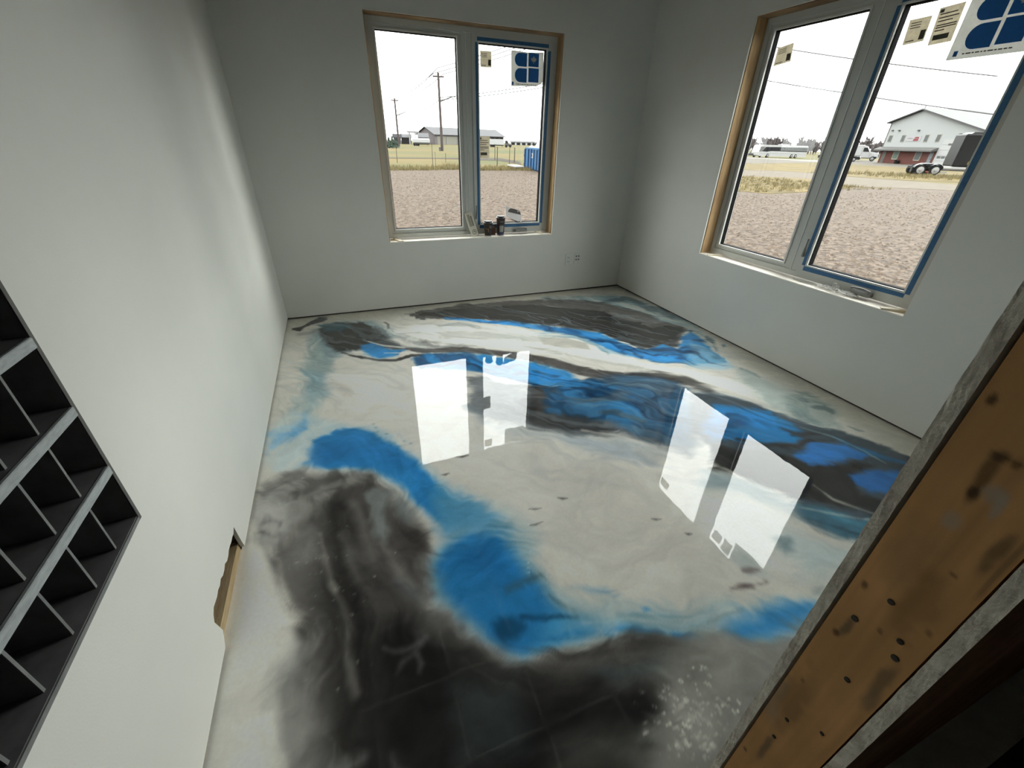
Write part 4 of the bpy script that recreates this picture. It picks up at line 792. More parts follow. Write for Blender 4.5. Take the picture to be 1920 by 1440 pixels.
# ------------------------------------------------------------------ floor: poured marbled epoxy
def lattice(seed):
    return np.random.RandomState(seed).rand(64, 64).astype(np.float32)
_LAT = {}
def vnoise(x, y, seed):
    if seed not in _LAT:
        _LAT[seed] = lattice(seed)
    g = _LAT[seed]
    xi = np.floor(x).astype(np.int64); yi = np.floor(y).astype(np.int64)
    fx = (x - xi).astype(np.float32); fy = (y - yi).astype(np.float32)
    fx = fx * fx * (3 - 2 * fx); fy = fy * fy * (3 - 2 * fy)
    x0 = xi % 64; x1 = (xi + 1) % 64; y0 = yi % 64; y1 = (yi + 1) % 64
    return (g[x0, y0] * (1 - fx) + g[x1, y0] * fx) * (1 - fy) + (g[x0, y1] * (1 - fx) + g[x1, y1] * fx) * fy
def fbm(x, y, seed, octv=4):
    t = np.zeros_like(x, dtype=np.float32); a = 0.5; s = 0.0
    for k in range(octv):
        t += a * vnoise(x * 2 ** k + 7.3 * k, y * 2 ** k + 3.1 * k, seed + k); s += a; a *= 0.5
    return t / s
def smooth(e0, e1, x):
    t = np.clip((x - e0) / (e1 - e0), 0, 1)
    return t * t * (3 - 2 * t)

def floor_pattern(X, Y):
    """colour of the poured floor at points X, Y (metres), as display values 0..255"""
    col = np.empty(X.shape + (3,), np.float32)
    col[:] = (194, 191, 182)
    wx = fbm(X * 3.2, Y * 3.2, 11) - 0.5
    wy = fbm(X * 3.2, Y * 3.2, 31) - 0.5
    wx2 = fbm(X * 13, Y * 13, 51, 3) - 0.5
    wy2 = fbm(X * 13, Y * 13, 71, 3) - 0.5
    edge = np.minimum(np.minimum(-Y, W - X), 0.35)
    col += ((smooth(0.0, 0.35, edge) - 1) * 14)[..., None] * np.array((1, 1.05, 1.25), np.float32)  # greyer margin by back and right walls, partly their shade put into the colour
    def flow(ang, sd):
        u = X * math.cos(ang) + Y * math.sin(ang); v = -X * math.sin(ang) + Y * math.cos(ang)
        return (fbm(u * 2.6 + wx * 2.2, v * 12 + wy * 5, sd, 4) - 0.5, fbm(u * 7 + wx * 5, v * 40 + wy * 14, sd + 30, 4) - 0.5)
    wl_ = smooth(0.95, 0.45, X - 0.25 * (Y + 2.4))
    a1, a2 = flow(-0.62, 301); b1, b2 = flow(-1.25, 401)
    fe1 = a1 * (1 - wl_) + b1 * wl_; fe2 = a2 * (1 - wl_) + b2 * wl_
    fea = fe1 * 1.5 + fe2 * 1.0
    for c, a, s, w, st, poly in FLOOR_PAINT:
        P = np.array(poly, np.float32)
        mg = s + w * 3.4 + 0.01
        m = (X > P[:, 0].min() - mg) & (X < P[:, 0].max() + mg) & (Y > P[:, 1].min() - mg) & (Y < P[:, 1].max() + mg)
        if not m.any():
            continue
        x = X[m]; y = Y[m]
        px = x + (wx[m] * 1.7 + wx2[m] * 0.7) * w
        py = y + (wy[m] * 1.7 + wy2[m] * 0.7) * w
        d2 = np.full(x.shape, 1e9, np.float32); ins = np.zeros(x.shape, bool)
        n = len(P)
        for i in range(n):
            ax, ay = P[i]; bx, by = P[(i + 1) % n]
            ex, ey = bx - ax, by - ay
            L2 = ex * ex + ey * ey + 1e-12
            t = np.clip(((px - ax) * ex + (py - ay) * ey) / L2, 0, 1)
            dx = px - ax - t * ex; dy = py - ay - t * ey
            d2 = np.minimum(d2, dx * dx + dy * dy)
            if abs(ey) > 1e-9:
                ins ^= ((ay > py) != (by > py)) & (px < ex * (py - ay) / ey + ax)
        sd = np.sqrt(d2); sd[ins] *= -1
        sd += fea[m] * w * 1.15
        s = s + np.maximum(0, fe1[m]) * w * 1.2
        al = a * smooth(s, -s, sd)
        if st:
            ang, fl, fs, k = st
            u = px * math.cos(ang) + py * math.sin(ang)
            v = -px * math.sin(ang) + py * math.cos(ang)
            nz = fbm(u * fl + wx[m] * 1.5, v * fs + wy[m] * 3, 101 + int(fs), 4)
            al = al * (1 - k + k * smooth(0.36, 0.62, nz))
        col[m] += (np.array(c, np.float32) - col[m]) * al[:, None]
    # fine swirling veins and grain of the pigment
    q = fbm(X * 5 + wx * 5, Y * 9 + wy * 6, 140, 5) - 0.5
    q2 = fbm(X * 24 + wx * 14, Y * 42 + wy * 16, 160, 3) - 0.5
    dk = 1 - np.clip(col.mean(-1) / 200, 0, 1)
    col *= (1 + q * (0.10 + 0.40 * dk) + q2 * (0.03 + 0.16 * dk) + fea * (0.03 + 0.22 * dk))[..., None]
    # thin drawn-out filaments where pigment is thick, pale ones through the dark, dark ones through the blue
    sat = np.clip((col[..., 2] - col[..., 0]) / 110, 0, 1)
    far_ = smooth(-2.75, -2.2, Y) * np.maximum(smooth(-1.6, -1.3, Y), smooth(0.95, 1.25, X))
    for ang, sd in ((-0.68, 501), (-0.95, 521)):
        u = X * math.cos(ang) + Y * math.sin(ang); v = -X * math.sin(ang) + Y * math.cos(ang)
        n1 = fbm(u * 0.9 + wx * 1.6, v * 8.0 + wy * 2.6, sd, 2); n2 = fbm(u * 0.7 + wx * 1.4, v * 11 + wy * 2.4, sd + 9, 2)
        r1 = smooth(0.70, 1.0, 1 - np.abs(n1 - 0.5) * 3.0); r2 = smooth(0.80, 1.0, 1 - np.abs(n2 - 0.45) * 3.0)
        k1 = (r1 * sat * 0.75 * far_)[..., None]
        col += (col * np.array((0.52, 0.52, 0.56), np.float32) - col) * k1
        k2 = (r2 * np.clip(dk * 1.3, 0, 1) * 0.22 * far_)[..., None]
        col += (np.array((150, 172, 182), np.float32) - col) * k2
        k3 = (r2 * (1 - np.clip(dk * 2.2, 0, 1)) * (0.08 + 0.16 * far_))[..., None]
        col += (np.array((146, 154, 152), np.float32) - col) * k3
    return np.clip(col, 12, 236)

def build_floor():
    step = 0.0062
    y_near = YF - 0.05
    nx = int(round((W + 0.10) / step)) + 1
    ny = int(round((0.05 - y_near) / step)) + 1
    xs = np.linspace(-0.05, W + 0.05, nx, dtype=np.float32)
    ys = np.linspace(y_near, 0.05, ny, dtype=np.float32)
    X, Y = np.meshgrid(xs, ys)
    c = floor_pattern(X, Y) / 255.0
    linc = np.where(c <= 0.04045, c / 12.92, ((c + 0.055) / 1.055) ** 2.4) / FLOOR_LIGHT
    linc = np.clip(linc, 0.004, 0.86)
    nv = nx * ny
    co = np.zeros((nv, 3), np.float32)
    co[:, 0] = X.ravel(); co[:, 1] = Y.ravel()
    I = np.arange(nv, dtype=np.int32).reshape(ny, nx)
    q = np.stack([I[:-1, :-1], I[:-1, 1:], I[1:, 1:], I[1:, :-1]], -1).reshape(-1, 4)
    me = bpy.data.meshes.new('floor')
    me.vertices.add(nv); me.vertices.foreach_set('co', co.ravel())
    me.loops.add(q.size); me.loops.foreach_set('vertex_index', q.ravel())
    me.polygons.add(len(q))
    me.polygons.foreach_set('loop_start', np.arange(0, q.size, 4, dtype=np.int32))
    me.polygons.foreach_set('loop_total', np.full(len(q), 4, np.int32))
    me.update(calc_edges=True)
    at = me.color_attributes.new('pigment', 'FLOAT_COLOR', 'POINT')
    rgba = np.ones((nv, 4), np.float32); rgba[:, :3] = linc.reshape(-1, 3)
    at.data.foreach_set('color', rgba.ravel())
    m = bpy.data.materials.new('marbled_epoxy')
    m.use_nodes = True
    t = m.node_tree
    b = t.nodes['Principled BSDF']
    ca = t.nodes.new('ShaderNodeVertexColor'); ca.layer_name = 'pigment'
    tc = t.nodes.new('ShaderNodeTexCoord')
    n = t.nodes.new('ShaderNodeTexNoise'); n.inputs['Scale'].default_value = 90; n.inputs['Detail'].default_value = 5
    t.links.new(tc.outputs['Object'], n.inputs['Vector'])
    mr = t.nodes.new('ShaderNodeMapRange'); mr.inputs['To Min'].default_value = 0.92; mr.inputs['To Max'].default_value = 1.08
    t.links.new(n.outputs['Fac'], mr.inputs['Value'])
    mx = t.nodes.new('ShaderNodeMix'); mx.data_type = 'RGBA'; mx.blend_type = 'MULTIPLY'; mx.inputs[0].default_value = 1
    t.links.new(ca.outputs[0], mx.inputs[6]); t.links.new(mr.outputs[0], mx.inputs[7])
    t.links.new(mx.outputs[2], b.inputs['Base Color'])
    n2 = t.nodes.new('ShaderNodeTexNoise'); n2.inputs['Scale'].default_value = 9; n2.inputs['Detail'].default_value = 2
    t.links.new(tc.outputs['Object'], n2.inputs['Vector'])
    bp = t.nodes.new('ShaderNodeBump'); bp.inputs['Strength'].default_value = 0.02; bp.inputs['Distance'].default_value = 0.01
    t.links.new(n2.outputs['Fac'], bp.inputs['Height'])
    t.links.new(bp.outputs[0], b.inputs['Normal'])
    b.inputs['Roughness'].default_value = 0.015
    b.inputs['IOR'].default_value = 1.5
    me.materials.append(m)
    o = bpy.data.objects.new('floor', me)
    COL.objects.link(o)
    o['kind'] = 'structure'
    o['label'] = 'glossy poured epoxy floor marbled in white, blue and black'
    return o
FLOOR_LIGHT = 0.67
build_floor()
struct('floor_hall', MB().box((-0.4, -5.7, -0.2), (3.5, YF - 0.05, -0.002)), M_hallfloor)
struct('floor_slab', MB().box((-0.4, YF - 0.05, -0.2), (W + 0.25, 0.25, -0.004)), M_core)

# ------------------------------------------------------------------ walls
GAP = 0.015
DW = 0.0127
# left wall with the cut-out at its foot and the recess for the pigeonholes
rng = random.Random(3)
notch = [(-2.405, GAP), (-2.412, 0.05), (-2.423, 0.136)]
for i in range(1, 15):
    y = -2.423 - i * (0.30 / 15)
    notch.append((y, 0.126 + 0.014 * (i / 14) + rng.uniform(-0.006, 0.006)))
notch += [(-2.742, 0.146), (-2.760, 0.137), (-2.773, 0.120), (-2.764, 0.085), (-2.757, 0.055), (-2.772, 0.034), (-2.778, 0.026), (-2.788, GAP)]
NY0, NY1, NZ0, NZ1 = -2.808, -3.628, 0.586, 1.322
outer = [(0.0, GAP)] + notch + [(-5.6, GAP), (-5.6, H), (0.0, H)]
wl = MB().sheet(outer, [[(NY0, NZ0), (NY0, NZ1), (NY1, NZ1), (NY1, NZ0)]], lambda p: (0, p[0], p[1]), lambda p: (-DW, p[0], p[1]))
wall_left = struct('wall_left', wl, M_wall)
M_plate = mat('sole_plate_wood', (0.50, 0.38, 0.21), 0.8, dark=(0.30, 0.21, 0.11), vscale=6, stretch=(8, 1, 8), bump=0.2)
M_board = mat('cavity_board_brown', (0.105, 0.075, 0.048), 0.85, dark=(0.05, 0.035, 0.024), vscale=7, stretch=(4, 1.5, 6), bump=0.2)
MB().box((-0.105, -2.95, 0.0), (-0.016, -0.02, 0.038)).build('sole_plate', M_plate, wall_left)
MB().box((-0.0155, -5.5, 0.0), (-0.0135, -2.79, 0.03)).build('gap_shade_strip', M_core, wall_left)  # dark strips added to draw the shade in the gap under the drywall
MB().box((-0.0155, -2.404, 0.0), (-0.0135, -0.015, 0.03)).build('gap_shade_strip', M_core, wall_left)
MB().box((-0.105, -2.400, 0.038), (-0.016, -2.362, H - 0.02)).build('stud', M_board, wall_left)
for k, (z0, z1) in enumerate(((0.038, 0.075), (0.076, 0.115), (0.116, 0.16))):
    MB().box((-0.112 + 0.003 * (k % 2), -2.80, z0), (-0.090 + 0.003 * (k % 2), -2.402, z1)).build('cavity_board', M_board, wall_left)
cl = MB().sheet([(0.25, -0.2), (-5.75, -0.2), (-5.75, H + 0.15), (0.25, H + 0.15)], [[(NY0 + 0.002, NZ0 - 0.002), (NY0 + 0.002, NZ1 + 0.002), (NY1 - 0.002, NZ1 + 0.002), (NY1 - 0.002, NZ0 - 0.002)]],
                lambda p: (-0.115, p[0], p[1]), lambda p: (-0.40, p[0], p[1]))
cl.build('wall_core', M_core, wall_left)

WX0, WX1, WZ0, WZ1 = 0.8934, 2.386, 0.5735, 2.0545          # back opening
RY0, RY1 = -1.0345, -2.527                                   # right opening (far, near)
def hole4(a0, a1, z0, z1, g=0.0):
    return [(a0 - g, z0 - g), (a1 + g, z0 - g), (a1 + g, z1 + g), (a0 - g, z1 + g)]
wb = MB().sheet([(-DW, GAP), (W + DW, GAP), (W + DW, H), (-DW, H)], [hole4(WX0, WX1, WZ0, WZ1)], lambda p: (p[0], 0, p[1]), lambda p: (p[0], DW, p[1]))
wall_back = struct('wall_back', wb, M_wall)
MB().sheet([(-0.42, -0.2), (W + 0.22, -0.2), (W + 0.22, H + 0.15), (-0.42, H + 0.15)], [hole4(WX0, WX1, WZ0, WZ1, 0.006)],
           lambda p: (p[0], DW + 0.001, p[1]), lambda p: (p[0], 0.185, p[1])).build('wall_core', M_core, wall_back)
wr = MB().sheet([(0, GAP), (-3.56, GAP), (-3.56, H), (0, H)], [[(RY0, WZ0), (RY0, WZ1), (RY1, WZ1), (RY1, WZ0)]], lambda p: (W, p[0], p[1]), lambda p: (W + DW, p[0], p[1]))
wall_right = struct('wall_right', wr, M_wall)
g6 = 0.006
MB().sheet([(0.01, -0.2), (-5.75, -0.2), (-5.75, H + 0.15), (0.01, H + 0.15)], [[(RY0 + g6, WZ0 - g6), (RY0 + g6, WZ1 + g6), (RY1 - g6, WZ1 + g6), (RY1 - g6, WZ0 - g6)]],
           lambda p: (W + DW + 0.001, p[0], p[1]), lambda p: (W + 0.185, p[0], p[1])).build('wall_core', M_core, wall_right)

# rough openings: pine jambs, header and an off-white sill board
def opening(name, fw, sill_lip):
    t = thing(name, fw(0.75, 0.0, WZ0), kind='structure')
    L = WX1 - WX0
    q = lambda a, b: MB().box(fw(*a), fw(*b))
    q((-0.002, DW, WZ0), (0.006, 0.180, WZ1)).build('jamb_board', M_pine, t)
    q((L - 0.006, DW, WZ0), (L + 0.002, 0.180, WZ1)).build('jamb_board', M_pine, t)
    q((0.006, DW, WZ1 - 0.006), (L - 0.006, 0.180, WZ1 + 0.002)).build('header_board', M_pineh, t)
    q((0.002, -0.001, WZ0 - 0.002), (L - 0.002, 0.180, WZ0 + 0.004)).build('sill_board', M_sill, t)
    return t
fw1 = lambda u, w, z: (WX0 + u, w, z)
fw2 = lambda u, w, z: (W + w, RY0 - u, z)
opening('trim_1', fw1, 0)
opening('trim_2', fw2, 0)

# ceiling with its suspended grid
ceiling = struct('ceiling', MB().box((-0.4, -5.7, H + 0.04), (W + 0.2, 0.2, H + 0.14)), M_core)
gx = [0.165 + 0.61 * k for k in range(-1, 6)]
gy = [-0.65 - 0.605 * k for k in range(-2, 6)]
gx = [max(0.0, min(W, v)) for v in gx]; gy = [max(-3.55, min(0.0, v)) for v in gy]
tb = MB()
for i in range(len(gx) - 1):
    for j in range(len(gy) - 1):
        x0, x1, y0, y1 = gx[i], gx[i + 1], gy[j + 1], gy[j]
        if x1 - x0 < 0.05 or y1 - y0 < 0.05 or (i, j) in ((1, 4), (0, 3), (2, 5)):
            continue
        MB().box((x0 + 0.010, y0 + 0.010, H + 0.003), (x1 - 0.010, y1 - 0.010, H + 0.018)).build('ceiling_tile', M_ceil, ceiling)
for x in gx[1:-1]:
    MB().box((x - 0.012, -3.55, H), (x + 0.012, 0, H + 0.003)).build('grid_bar', M_tbar, ceiling)
for y in gy[1:-1]:
    MB().box((0, y - 0.012, H - 0.0005), (W, y + 0.012, H + 0.0025)).build('grid_bar', M_tbar, ceiling)

# front wall: open stud end of the doorway beside the camera
JX = 0.51548 + 0.52
f0, f1, n1, n0 = YF + 0.164, YF + 0.149, YF + 0.0585, YF + 0.0425
def rough_edge(x, ya, yb, seed, amp):
    """drywall board whose end (facing -x) is torn and uneven"""
    r = random.Random(seed)
    mb = MB()
    N = 170; K = 5
    vs = []; fs = []
    for i in range(N + 1):
        z = GAP + (H - GAP) * i / N
        e = r.uniform(-1, 1)
        for k in range(K + 1):
            f = k / K
            yy = ya + (yb - ya) * f
            if k == K: yy += amp * 0.35 * e
            vs.append((x + r.uniform(-amp, amp) * (0.5 if 0 < k < K else 1.0), yy, z))
    W1 = K + 1
    for i in range(N):
        for k in range(K):
            fs.append((i * W1 + k, i * W1 + k + 1, (i + 1) * W1 + k + 1, (i + 1) * W1 + k))
    n = len(vs)
    ends = []
    for i in range(N + 1):
        z = GAP + (H - GAP) * i / N
        ends += [(W, ya, z), (W, yb, z)]
    vs += ends
    for i in range(N):
        a = n + 2 * i
        fs.append((i * W1, (i + 1) * W1, a + 2, a))
        fs.append((i * W1 + K, a + 1, a + 3, (i + 1) * W1 + K))
    mb.add(vs, fs)
    return mb
wall_front = struct('wall_front', rough_edge(JX, f1 + 0.0015, f0, 4, 0.0009), M_wall)
wall_front.data.materials.append(M_raw)
for p in wall_front.data.polygons:
    if abs(p.normal.x) > 0.6:
        p.material_index = 1
near = rough_edge(JX, n0, n1 - 0.0015, 9, 0.0009).build('hall_side_board', M_hall, wall_front)
near.data.materials.append(M_raw)
for p in near.data.polygons:
    if abs(p.normal.x) > 0.6:
        p.material_index = 1
MB().box((JX + 0.042, n1 + 0.001, 0.0), (W, f1 - 0.001, H)).build('wall_core', M_core, wall_front)
# header over the doorway
MB().box((0, n0, 2.12), (JX + 0.02, f0, H)).build('door_header', M_wall, wall_front)
# jamb stud, stained pine, painted on a fine grid
def build_stud():
    SY0, SY1 = n1 + 0.0008, f1 - 0.0025
    NZ, NY = 520, 46
    zs = np.linspace(0.0, 2.12, NZ); ys = np.linspace(SY0, SY1, NY)
    Yg, Zg = np.meshgrid(ys, zs)
    base = np.array((0.62, 0.335, 0.138))
    c = np.empty(Yg.shape + (3,)); c[:] = base
    g = fbm((Yg * 60).astype(np.float32), (Zg * 2.2).astype(np.float32), 201, 4)
    c *= (0.72 + 0.56 * g)[..., None]
    mot = fbm((Yg * 12).astype(np.float32), (Zg * 9).astype(np.float32), 221, 3)
    c *= (0.80 + 0.4 * mot)[..., None]
    yy = Yg - YF
    wob = (fbm((Yg * 50).astype(np.float32), (Zg * 50).astype(np.float32), 241, 3) - 0.5)
    def spot(y, z, ry, rz, col, a, soft=0.6):
        d = np.sqrt(((yy - y + wob * ry * 0.8) / ry) ** 2 + ((Zg - z + wob * rz * 0.8) / rz) ** 2)
        m = a * smooth(1.0 + soft * 0.5, 1.0 - soft, d)
        c[:] += (np.array(col) - c) * m[..., None]
    dk = (0.035, 0.022, 0.012); gy_ = (0.14, 0.105, 0.07); pale = (0.42, 0.36, 0.28)
    spot(0.138, 1.138, 0.004, 0.007, dk, .8); spot(0.111, 1.070, 0.006, 0.030, dk, .65); spot(0.111, 1.094, 0.008, 0.007, dk, .8)
    spot(0.100, 1.094, 0.004, 0.006, dk, .7); spot(0.111, 1.050, 0.005, 0.008, dk, .8)
    spot(0.126, 0.802, 0.006, 0.026, gy_, .75); spot(0.130, 0.780, 0.005, 0.006, dk, .75)
    spot(0.072, 0.780, 0.008, 0.042, (0.16, 0.115, 0.07), .7); spot(0.068, 0.735, 0.008, 0.03, (0.17, 0.13, 0.085), .6)
    spot(0.117, 0.455, 0.006, 0.045, gy_, .7); spot(0.137, 0.403, 0.004, 0.006, dk, .7)
    spot(0.073, 1.008, 0.006, 0.034, (0.12, 0.08, 0.045), .7); spot(0.064, 1.00, 0.003, 0.05, (0.10, 0.07, 0.04), .5)
    spot(0.098, 1.058, 0.010, 0.010, pale, .7); spot(0.092, 1.050, 0.004, 0.014, pale, .7); spot(0.111, 1.012, 0.008, 0.012, pale, .6)
    spot(0.142, 0.60, 0.008, 0.04, (0.36, 0.28, 0.19), .6); spot(0.136, 0.545, 0.012, 0.03, (0.36, 0.28, 0.19), .5)
    spot(0.090, 0.90, 0.02, 0.06, (0.20, 0.115, 0.05), .5); spot(0.12, 0.95, 0.02, 0.05, (0.32, 0.20, 0.10), .4)
    spot(0.125, 0.62, 0.02, 0.08, (0.19, 0.115, 0.055), .5); spot(0.135, 0.875, 0.004, 0.006, dk, .7)
    for (y, z) in ((0.10, 0.835), (0.085, 0.96), (0.07, 0.88), (0.10, 0.42), (0.13, 0.66)):
        spot(y, z, 0.004, 0.003, (0.12, 0.07, 0.035), .7)
    vs = [(JX + 0.0025, float(a), float(b)) for a, b in zip(Yg.ravel(), Zg.ravel())]
    fs = [(i * NY + k, i * NY + k + 1, (i + 1) * NY + k + 1, (i + 1) * NY + k) for i in range(NZ - 1) for k in range(NY - 1)]
    n = len(vs)
    vs += [(JX + 0.040, SY0, 0), (JX + 0.040, SY1, 0), (JX + 0.040, SY1, 2.12), (JX + 0.040, SY0, 2.12)]
    a, b, cc, d = 0, NY - 1, (NZ - 1) * NY + NY - 1, (NZ - 1) * NY
    fs += [(n, n + 1, n + 2, n + 3), (a, n, n + 3, d), (b, cc, n + 2, n + 1), (d, n + 3, n + 2, cc), (a, b, n + 1, n)]
    me = bpy.data.meshes.new('jamb_stud')
    me.from_pydata(vs, [], fs); me.update()
    at = me.color_attributes.new('stain', 'FLOAT_COLOR', 'POINT')
    rgba = np.ones((len(vs), 4), np.float32); rgba[:, :3] = base; rgba[:n, :3] = np.clip(c.reshape(-1, 3), 0.004, 0.8)
    at.data.foreach_set('color', rgba.ravel())
    m = bpy.data.materials.new('stained_stud'); m.use_nodes = True
    t = m.node_tree; bs = t.nodes['Principled BSDF']
    ca = t.nodes.new('ShaderNodeVertexColor'); ca.layer_name = 'stain'
    tc = t.nodes.new('ShaderNodeTexCoord'); nz = t.nodes.new('ShaderNodeTexNoise')
    nz.inputs['Scale'].default_value = 300
    t.links.new(tc.outputs['Object'], nz.inputs['Vector'])
    bp = t.nodes.new('ShaderNodeBump'); bp.inputs['Strength'].default_value = 0.15; bp.inputs['Distance'].default_value = 0.002
    t.links.new(nz.outputs['Fac'], bp.inputs['Height']); t.links.new(bp.outputs[0], bs.inputs['Normal'])
    t.links.new(ca.outputs[0], bs.inputs['Base Color']); bs.inputs['Roughness'].default_value = 0.75
    bs.inputs['Specular IOR Level'].default_value = 0.25
    me.materials.append(m)
    o = bpy.data.objects.new('jamb_stud', me); COL.objects.link(o); o.parent = wall_front
    return o
stud = build_stud()
M_nail = mat('nail_dark', (0.05, 0.045, 0.04), 0.45, metal=0.7, var=0.2)
for (y, z, r) in ((0.108, 0.881, .0036), (0.124, 0.823, .0042), (0.082, 0.844, .0036), (0.0765, 0.819, .0042), (0.095, 0.732, .0038), (0.117, 0.565, .0032), (0.080, 0.612, .0028), (0.117, 0.506, .003)):
    q = MB().lathe([(r * .5, 0), (r, 0.0006), (r * 0.95, 0.0016), (r * 0.5, 0.0022)], n=12)
    q.v = [(JX + 0.0025 - c, YF + y + a, z + b) for a, b, c in q.v]
    q.build('nail_head', M_nail, wall_front, smooth=True)

# hall behind and beside the camera
struct('wall_rear', MB().box((-0.1, -5.7, 0), (3.4, -5.6, H)), M_halldark)
struct('wall_rear_side', MB().box((2.6, -5.6, 0), (2.7, n0 - 0.001, H)), M_halldark)

# ------------------------------------------------------------------ the two windows
def ring(fw, u0, u1, z0, z1, wd, w0, w1):
    return MB().sheet([(u0, z0), (u1, z0), (u1, z1), (u0, z1)], [[(u0 + wd, z0 + wd), (u1 - wd, z0 + wd), (u1 - wd, z1 - wd), (u0 + wd, z1 - wd)]],
                      lambda p: fw(p[0], w0, p[1]), lambda p: fw(p[0], w1, p[1]))
def flat(fw, poly, w0, th=0.0006):
    return MB().prism(poly, lambda p: fw(p[0], w0, p[1]), lambda p: fw(p[0], w0 - th, p[1]))
LEAF = [(0, 1), (.18, .62), (.38, .74), (.32, .34), (.62, .52), (.68, .36), (.98, .42), (.84, .16), (.98, .02), (.56, -.28), (.64, -.48), (.10, -.42), (.06, -.95)]
LEAF = LEAF + [(-a, b) for a, b in reversed(LEAF[1:])]
M_leaf = mat('sticker_leaf_white', (0.74, 0.76, 0.78), 0.6, translucent=0.35)

def label_sticker(fw, win, q, style, text):
    w0 = 0.1392
    s = flat(fw, q, w0, 0.0005).build('sticker', M_label, win)
    s['label'] = text
    (a, b), (c, d) = q[3], q[1]
    P = lambda s_, t_: tuple(q[3][k] + (q[2][k] - q[3][k]) * s_ + ((q[0][k] - q[3][k]) * (1 - s_) + (q[1][k] - q[2][k]) * s_) * t_ for k in (0, 1))
    def bar(s0, s1, t0, t1):
        flat(fw, [P(s0, t0), P(s1, t0), P(s1, t1), P(s0, t1)], w0 - 0.0005, 0.0003).build('print', M_labeld, s)
    if style == 0:
        bar(.70, .94, .10, .48)
        for t in (.62, .72, .82):
            bar(.12, .60, t, t + .035)
        bar(.10, .5, .10, .14)
    else:
        bar(.06, .22, .86, .95)
        for t, e in ((.80, .8), (.70, .9), (.61, .7), (.50, .92), (.44, .92), (.36, .5)):
            bar(.10, e, t, t + .03)
        bar(.12, .78, .12, .26)

def big_sticker(fw, win, text):
    w0 = 0.1392
    s = flat(fw, [(1.105, 1.937), (1.110, 1.712), (1.335, 1.722), (1.389, 1.752), (1.384, 1.948), (1.24, 1.938), (1.115, 1.943)] if fw is fw1 else
             [(1.095, 1.94), (1.094, 1.709), (1.388, 1.709), (1.388, 1.94)], w0, 0.0005).build('sticker', M_paper, win)
    s['label'] = text
    def lobe(u0, u1, z0, z1, rounded):
        pts = [(u1, z0), (u1, z1)]
        if rounded:
            r = (z1 - z0) / 2; cx = u0 + r * 0.95
            for k in range(13):
                t = PI / 2 + PI * k / 12
                pts.append((cx + r * 0.95 * math.cos(t), (z0 + z1) / 2 + r * math.sin(t)))
        else:
            pts += [(u0, z1), (u0, z0)]
        flat(fw, pts, w0 - 0.0005, 0.0003).build('blue_print', M_blue, s)
    lobe(1.136, 1.240, 1.845, 1.931, True); lobe(1.139, 1.243, 1.742, 1.834, True)
    lobe(1.254, 1.344, 1.849, 1.936, False); lobe(1.257, 1.348, 1.747, 1.840, False)
    flat(fw, [(1.299 + a * .026, 1.894 + b * .026) for a, b in LEAF], w0 - 0.0008, 0.0003).build('leaf_print', M_leaf, s)
    flat(fw, [(1.115, 1.721), (1.131, 1.721), (1.131, 1.742), (1.115, 1.742)], w0 - 0.0005, 0.0003).build('blue_print', M_blue, s)
    u = 1.150
    r = random.Random(8)
    while u < 1.32:
        e = r.uniform(.006, .02)
        flat(fw, [(u, 1.726), (u + e, 1.726), (u + e, 1.731), (u, 1.731)], w0 - 0.0005, 0.0003).build('small_print', M_labeld, s)
        u += e + .004

def make_window(name, fw, text):
    t = thing(name, fw(0.75, 0.10, WZ0 + 0.004), kind='structure')
    t['label'] = text
    ring(fw, .008, 1.4846, .588, 2.047, .034, .100, .178).build('frame', M_vinyl, t)
    MB().box(fw(.690, .106, .620), fw(.774, .172, 2.015)).build('mullion', M_vinyl, t)
    MB().box(fw(.722, .103, .622), fw(.728, .107, 2.013)).build('mullion_seam', M_bead, t)
    # fixed light
    fx = ring(fw, .041, .694, .6205, 2.0145, .026, .110, .168).build('fixed_sash', M_vinyl, t)
    ring(fw, .0655, .6695, .6450, 1.9900, .0115, .104, .118).build('glazing_bead', M_bead, fx)
    ring(fw, .0660, .6690, .6455, 1.9895, .0150, .1185, .150).build('gasket', M_gasket, fx)
    MB().box(fw(.070, .1400, .650), fw(.665, .1440, 1.985)).build('pane', M_glass, fx)
    # opening casement
    sa = ring(fw, .770, 1.4535, .6155, 2.0195, .050, .0985, .165).build('casement_sash', M_vinyl, t)
    ring(fw, .8195, 1.4040, .6650, 1.9700, .0085, .1005, .114).build('glazing_bead', M_bead, sa)
    ring(fw, .8200, 1.4035, .6655, 1.9695, .0125, .1145, .150).build('gasket', M_gasket, sa)
    MB().box(fw(.824, .1400, .669), fw(1.399, .1440, 1.966)).build('pane', M_glass, sa)
    # blue tape stuck round the casement
    r = random.Random(len(name))
    def tape(a, b, z0, z1):
        j = lambda: r.uniform(-.0015, .0015)
        flat(fw, [(a + j(), z0 + j()), (b + j(), z0 + j()), (b + j(), z1 + j()), (a + j(), z1 + j())], .0983, .0005).build('masking_tape', M_tape, t)['label'] = 'strip of blue masking tape'
    tape(.797, .8185, .668, 1.962)
    tape(1.4050, 1.4300, .662, 1.952) if fw is fw1 else tape(1.4045, 1.4300, .662, 1.952)
    tape(.815, 1.408, .6385, .6635)
    tape(.815, 1.408, 1.9705, 1.994)
    # crank handle folded on the sill rail, and the lock lever
    MB().bevbox(fw(1.150, .062, .594), fw(1.270, .0995, .622), .006).build('crank_housing', M_metal, t)
    MB().tube([fw(1.262, .070, .627), fw(1.225, .060, .637), fw(1.175, .060, .635), fw(1.158, .066, .628)], [.006, .005, .005, .007], 10).build('crank_handle', M_metal, t, smooth=True)
    MB().tube([fw(.783, .094, .720), fw(.786, .088, .760), fw(.786, .090, .830)], [.008, .006, .004], 8).build('lock_lever', M_metal, t, smooth=True)
    return t

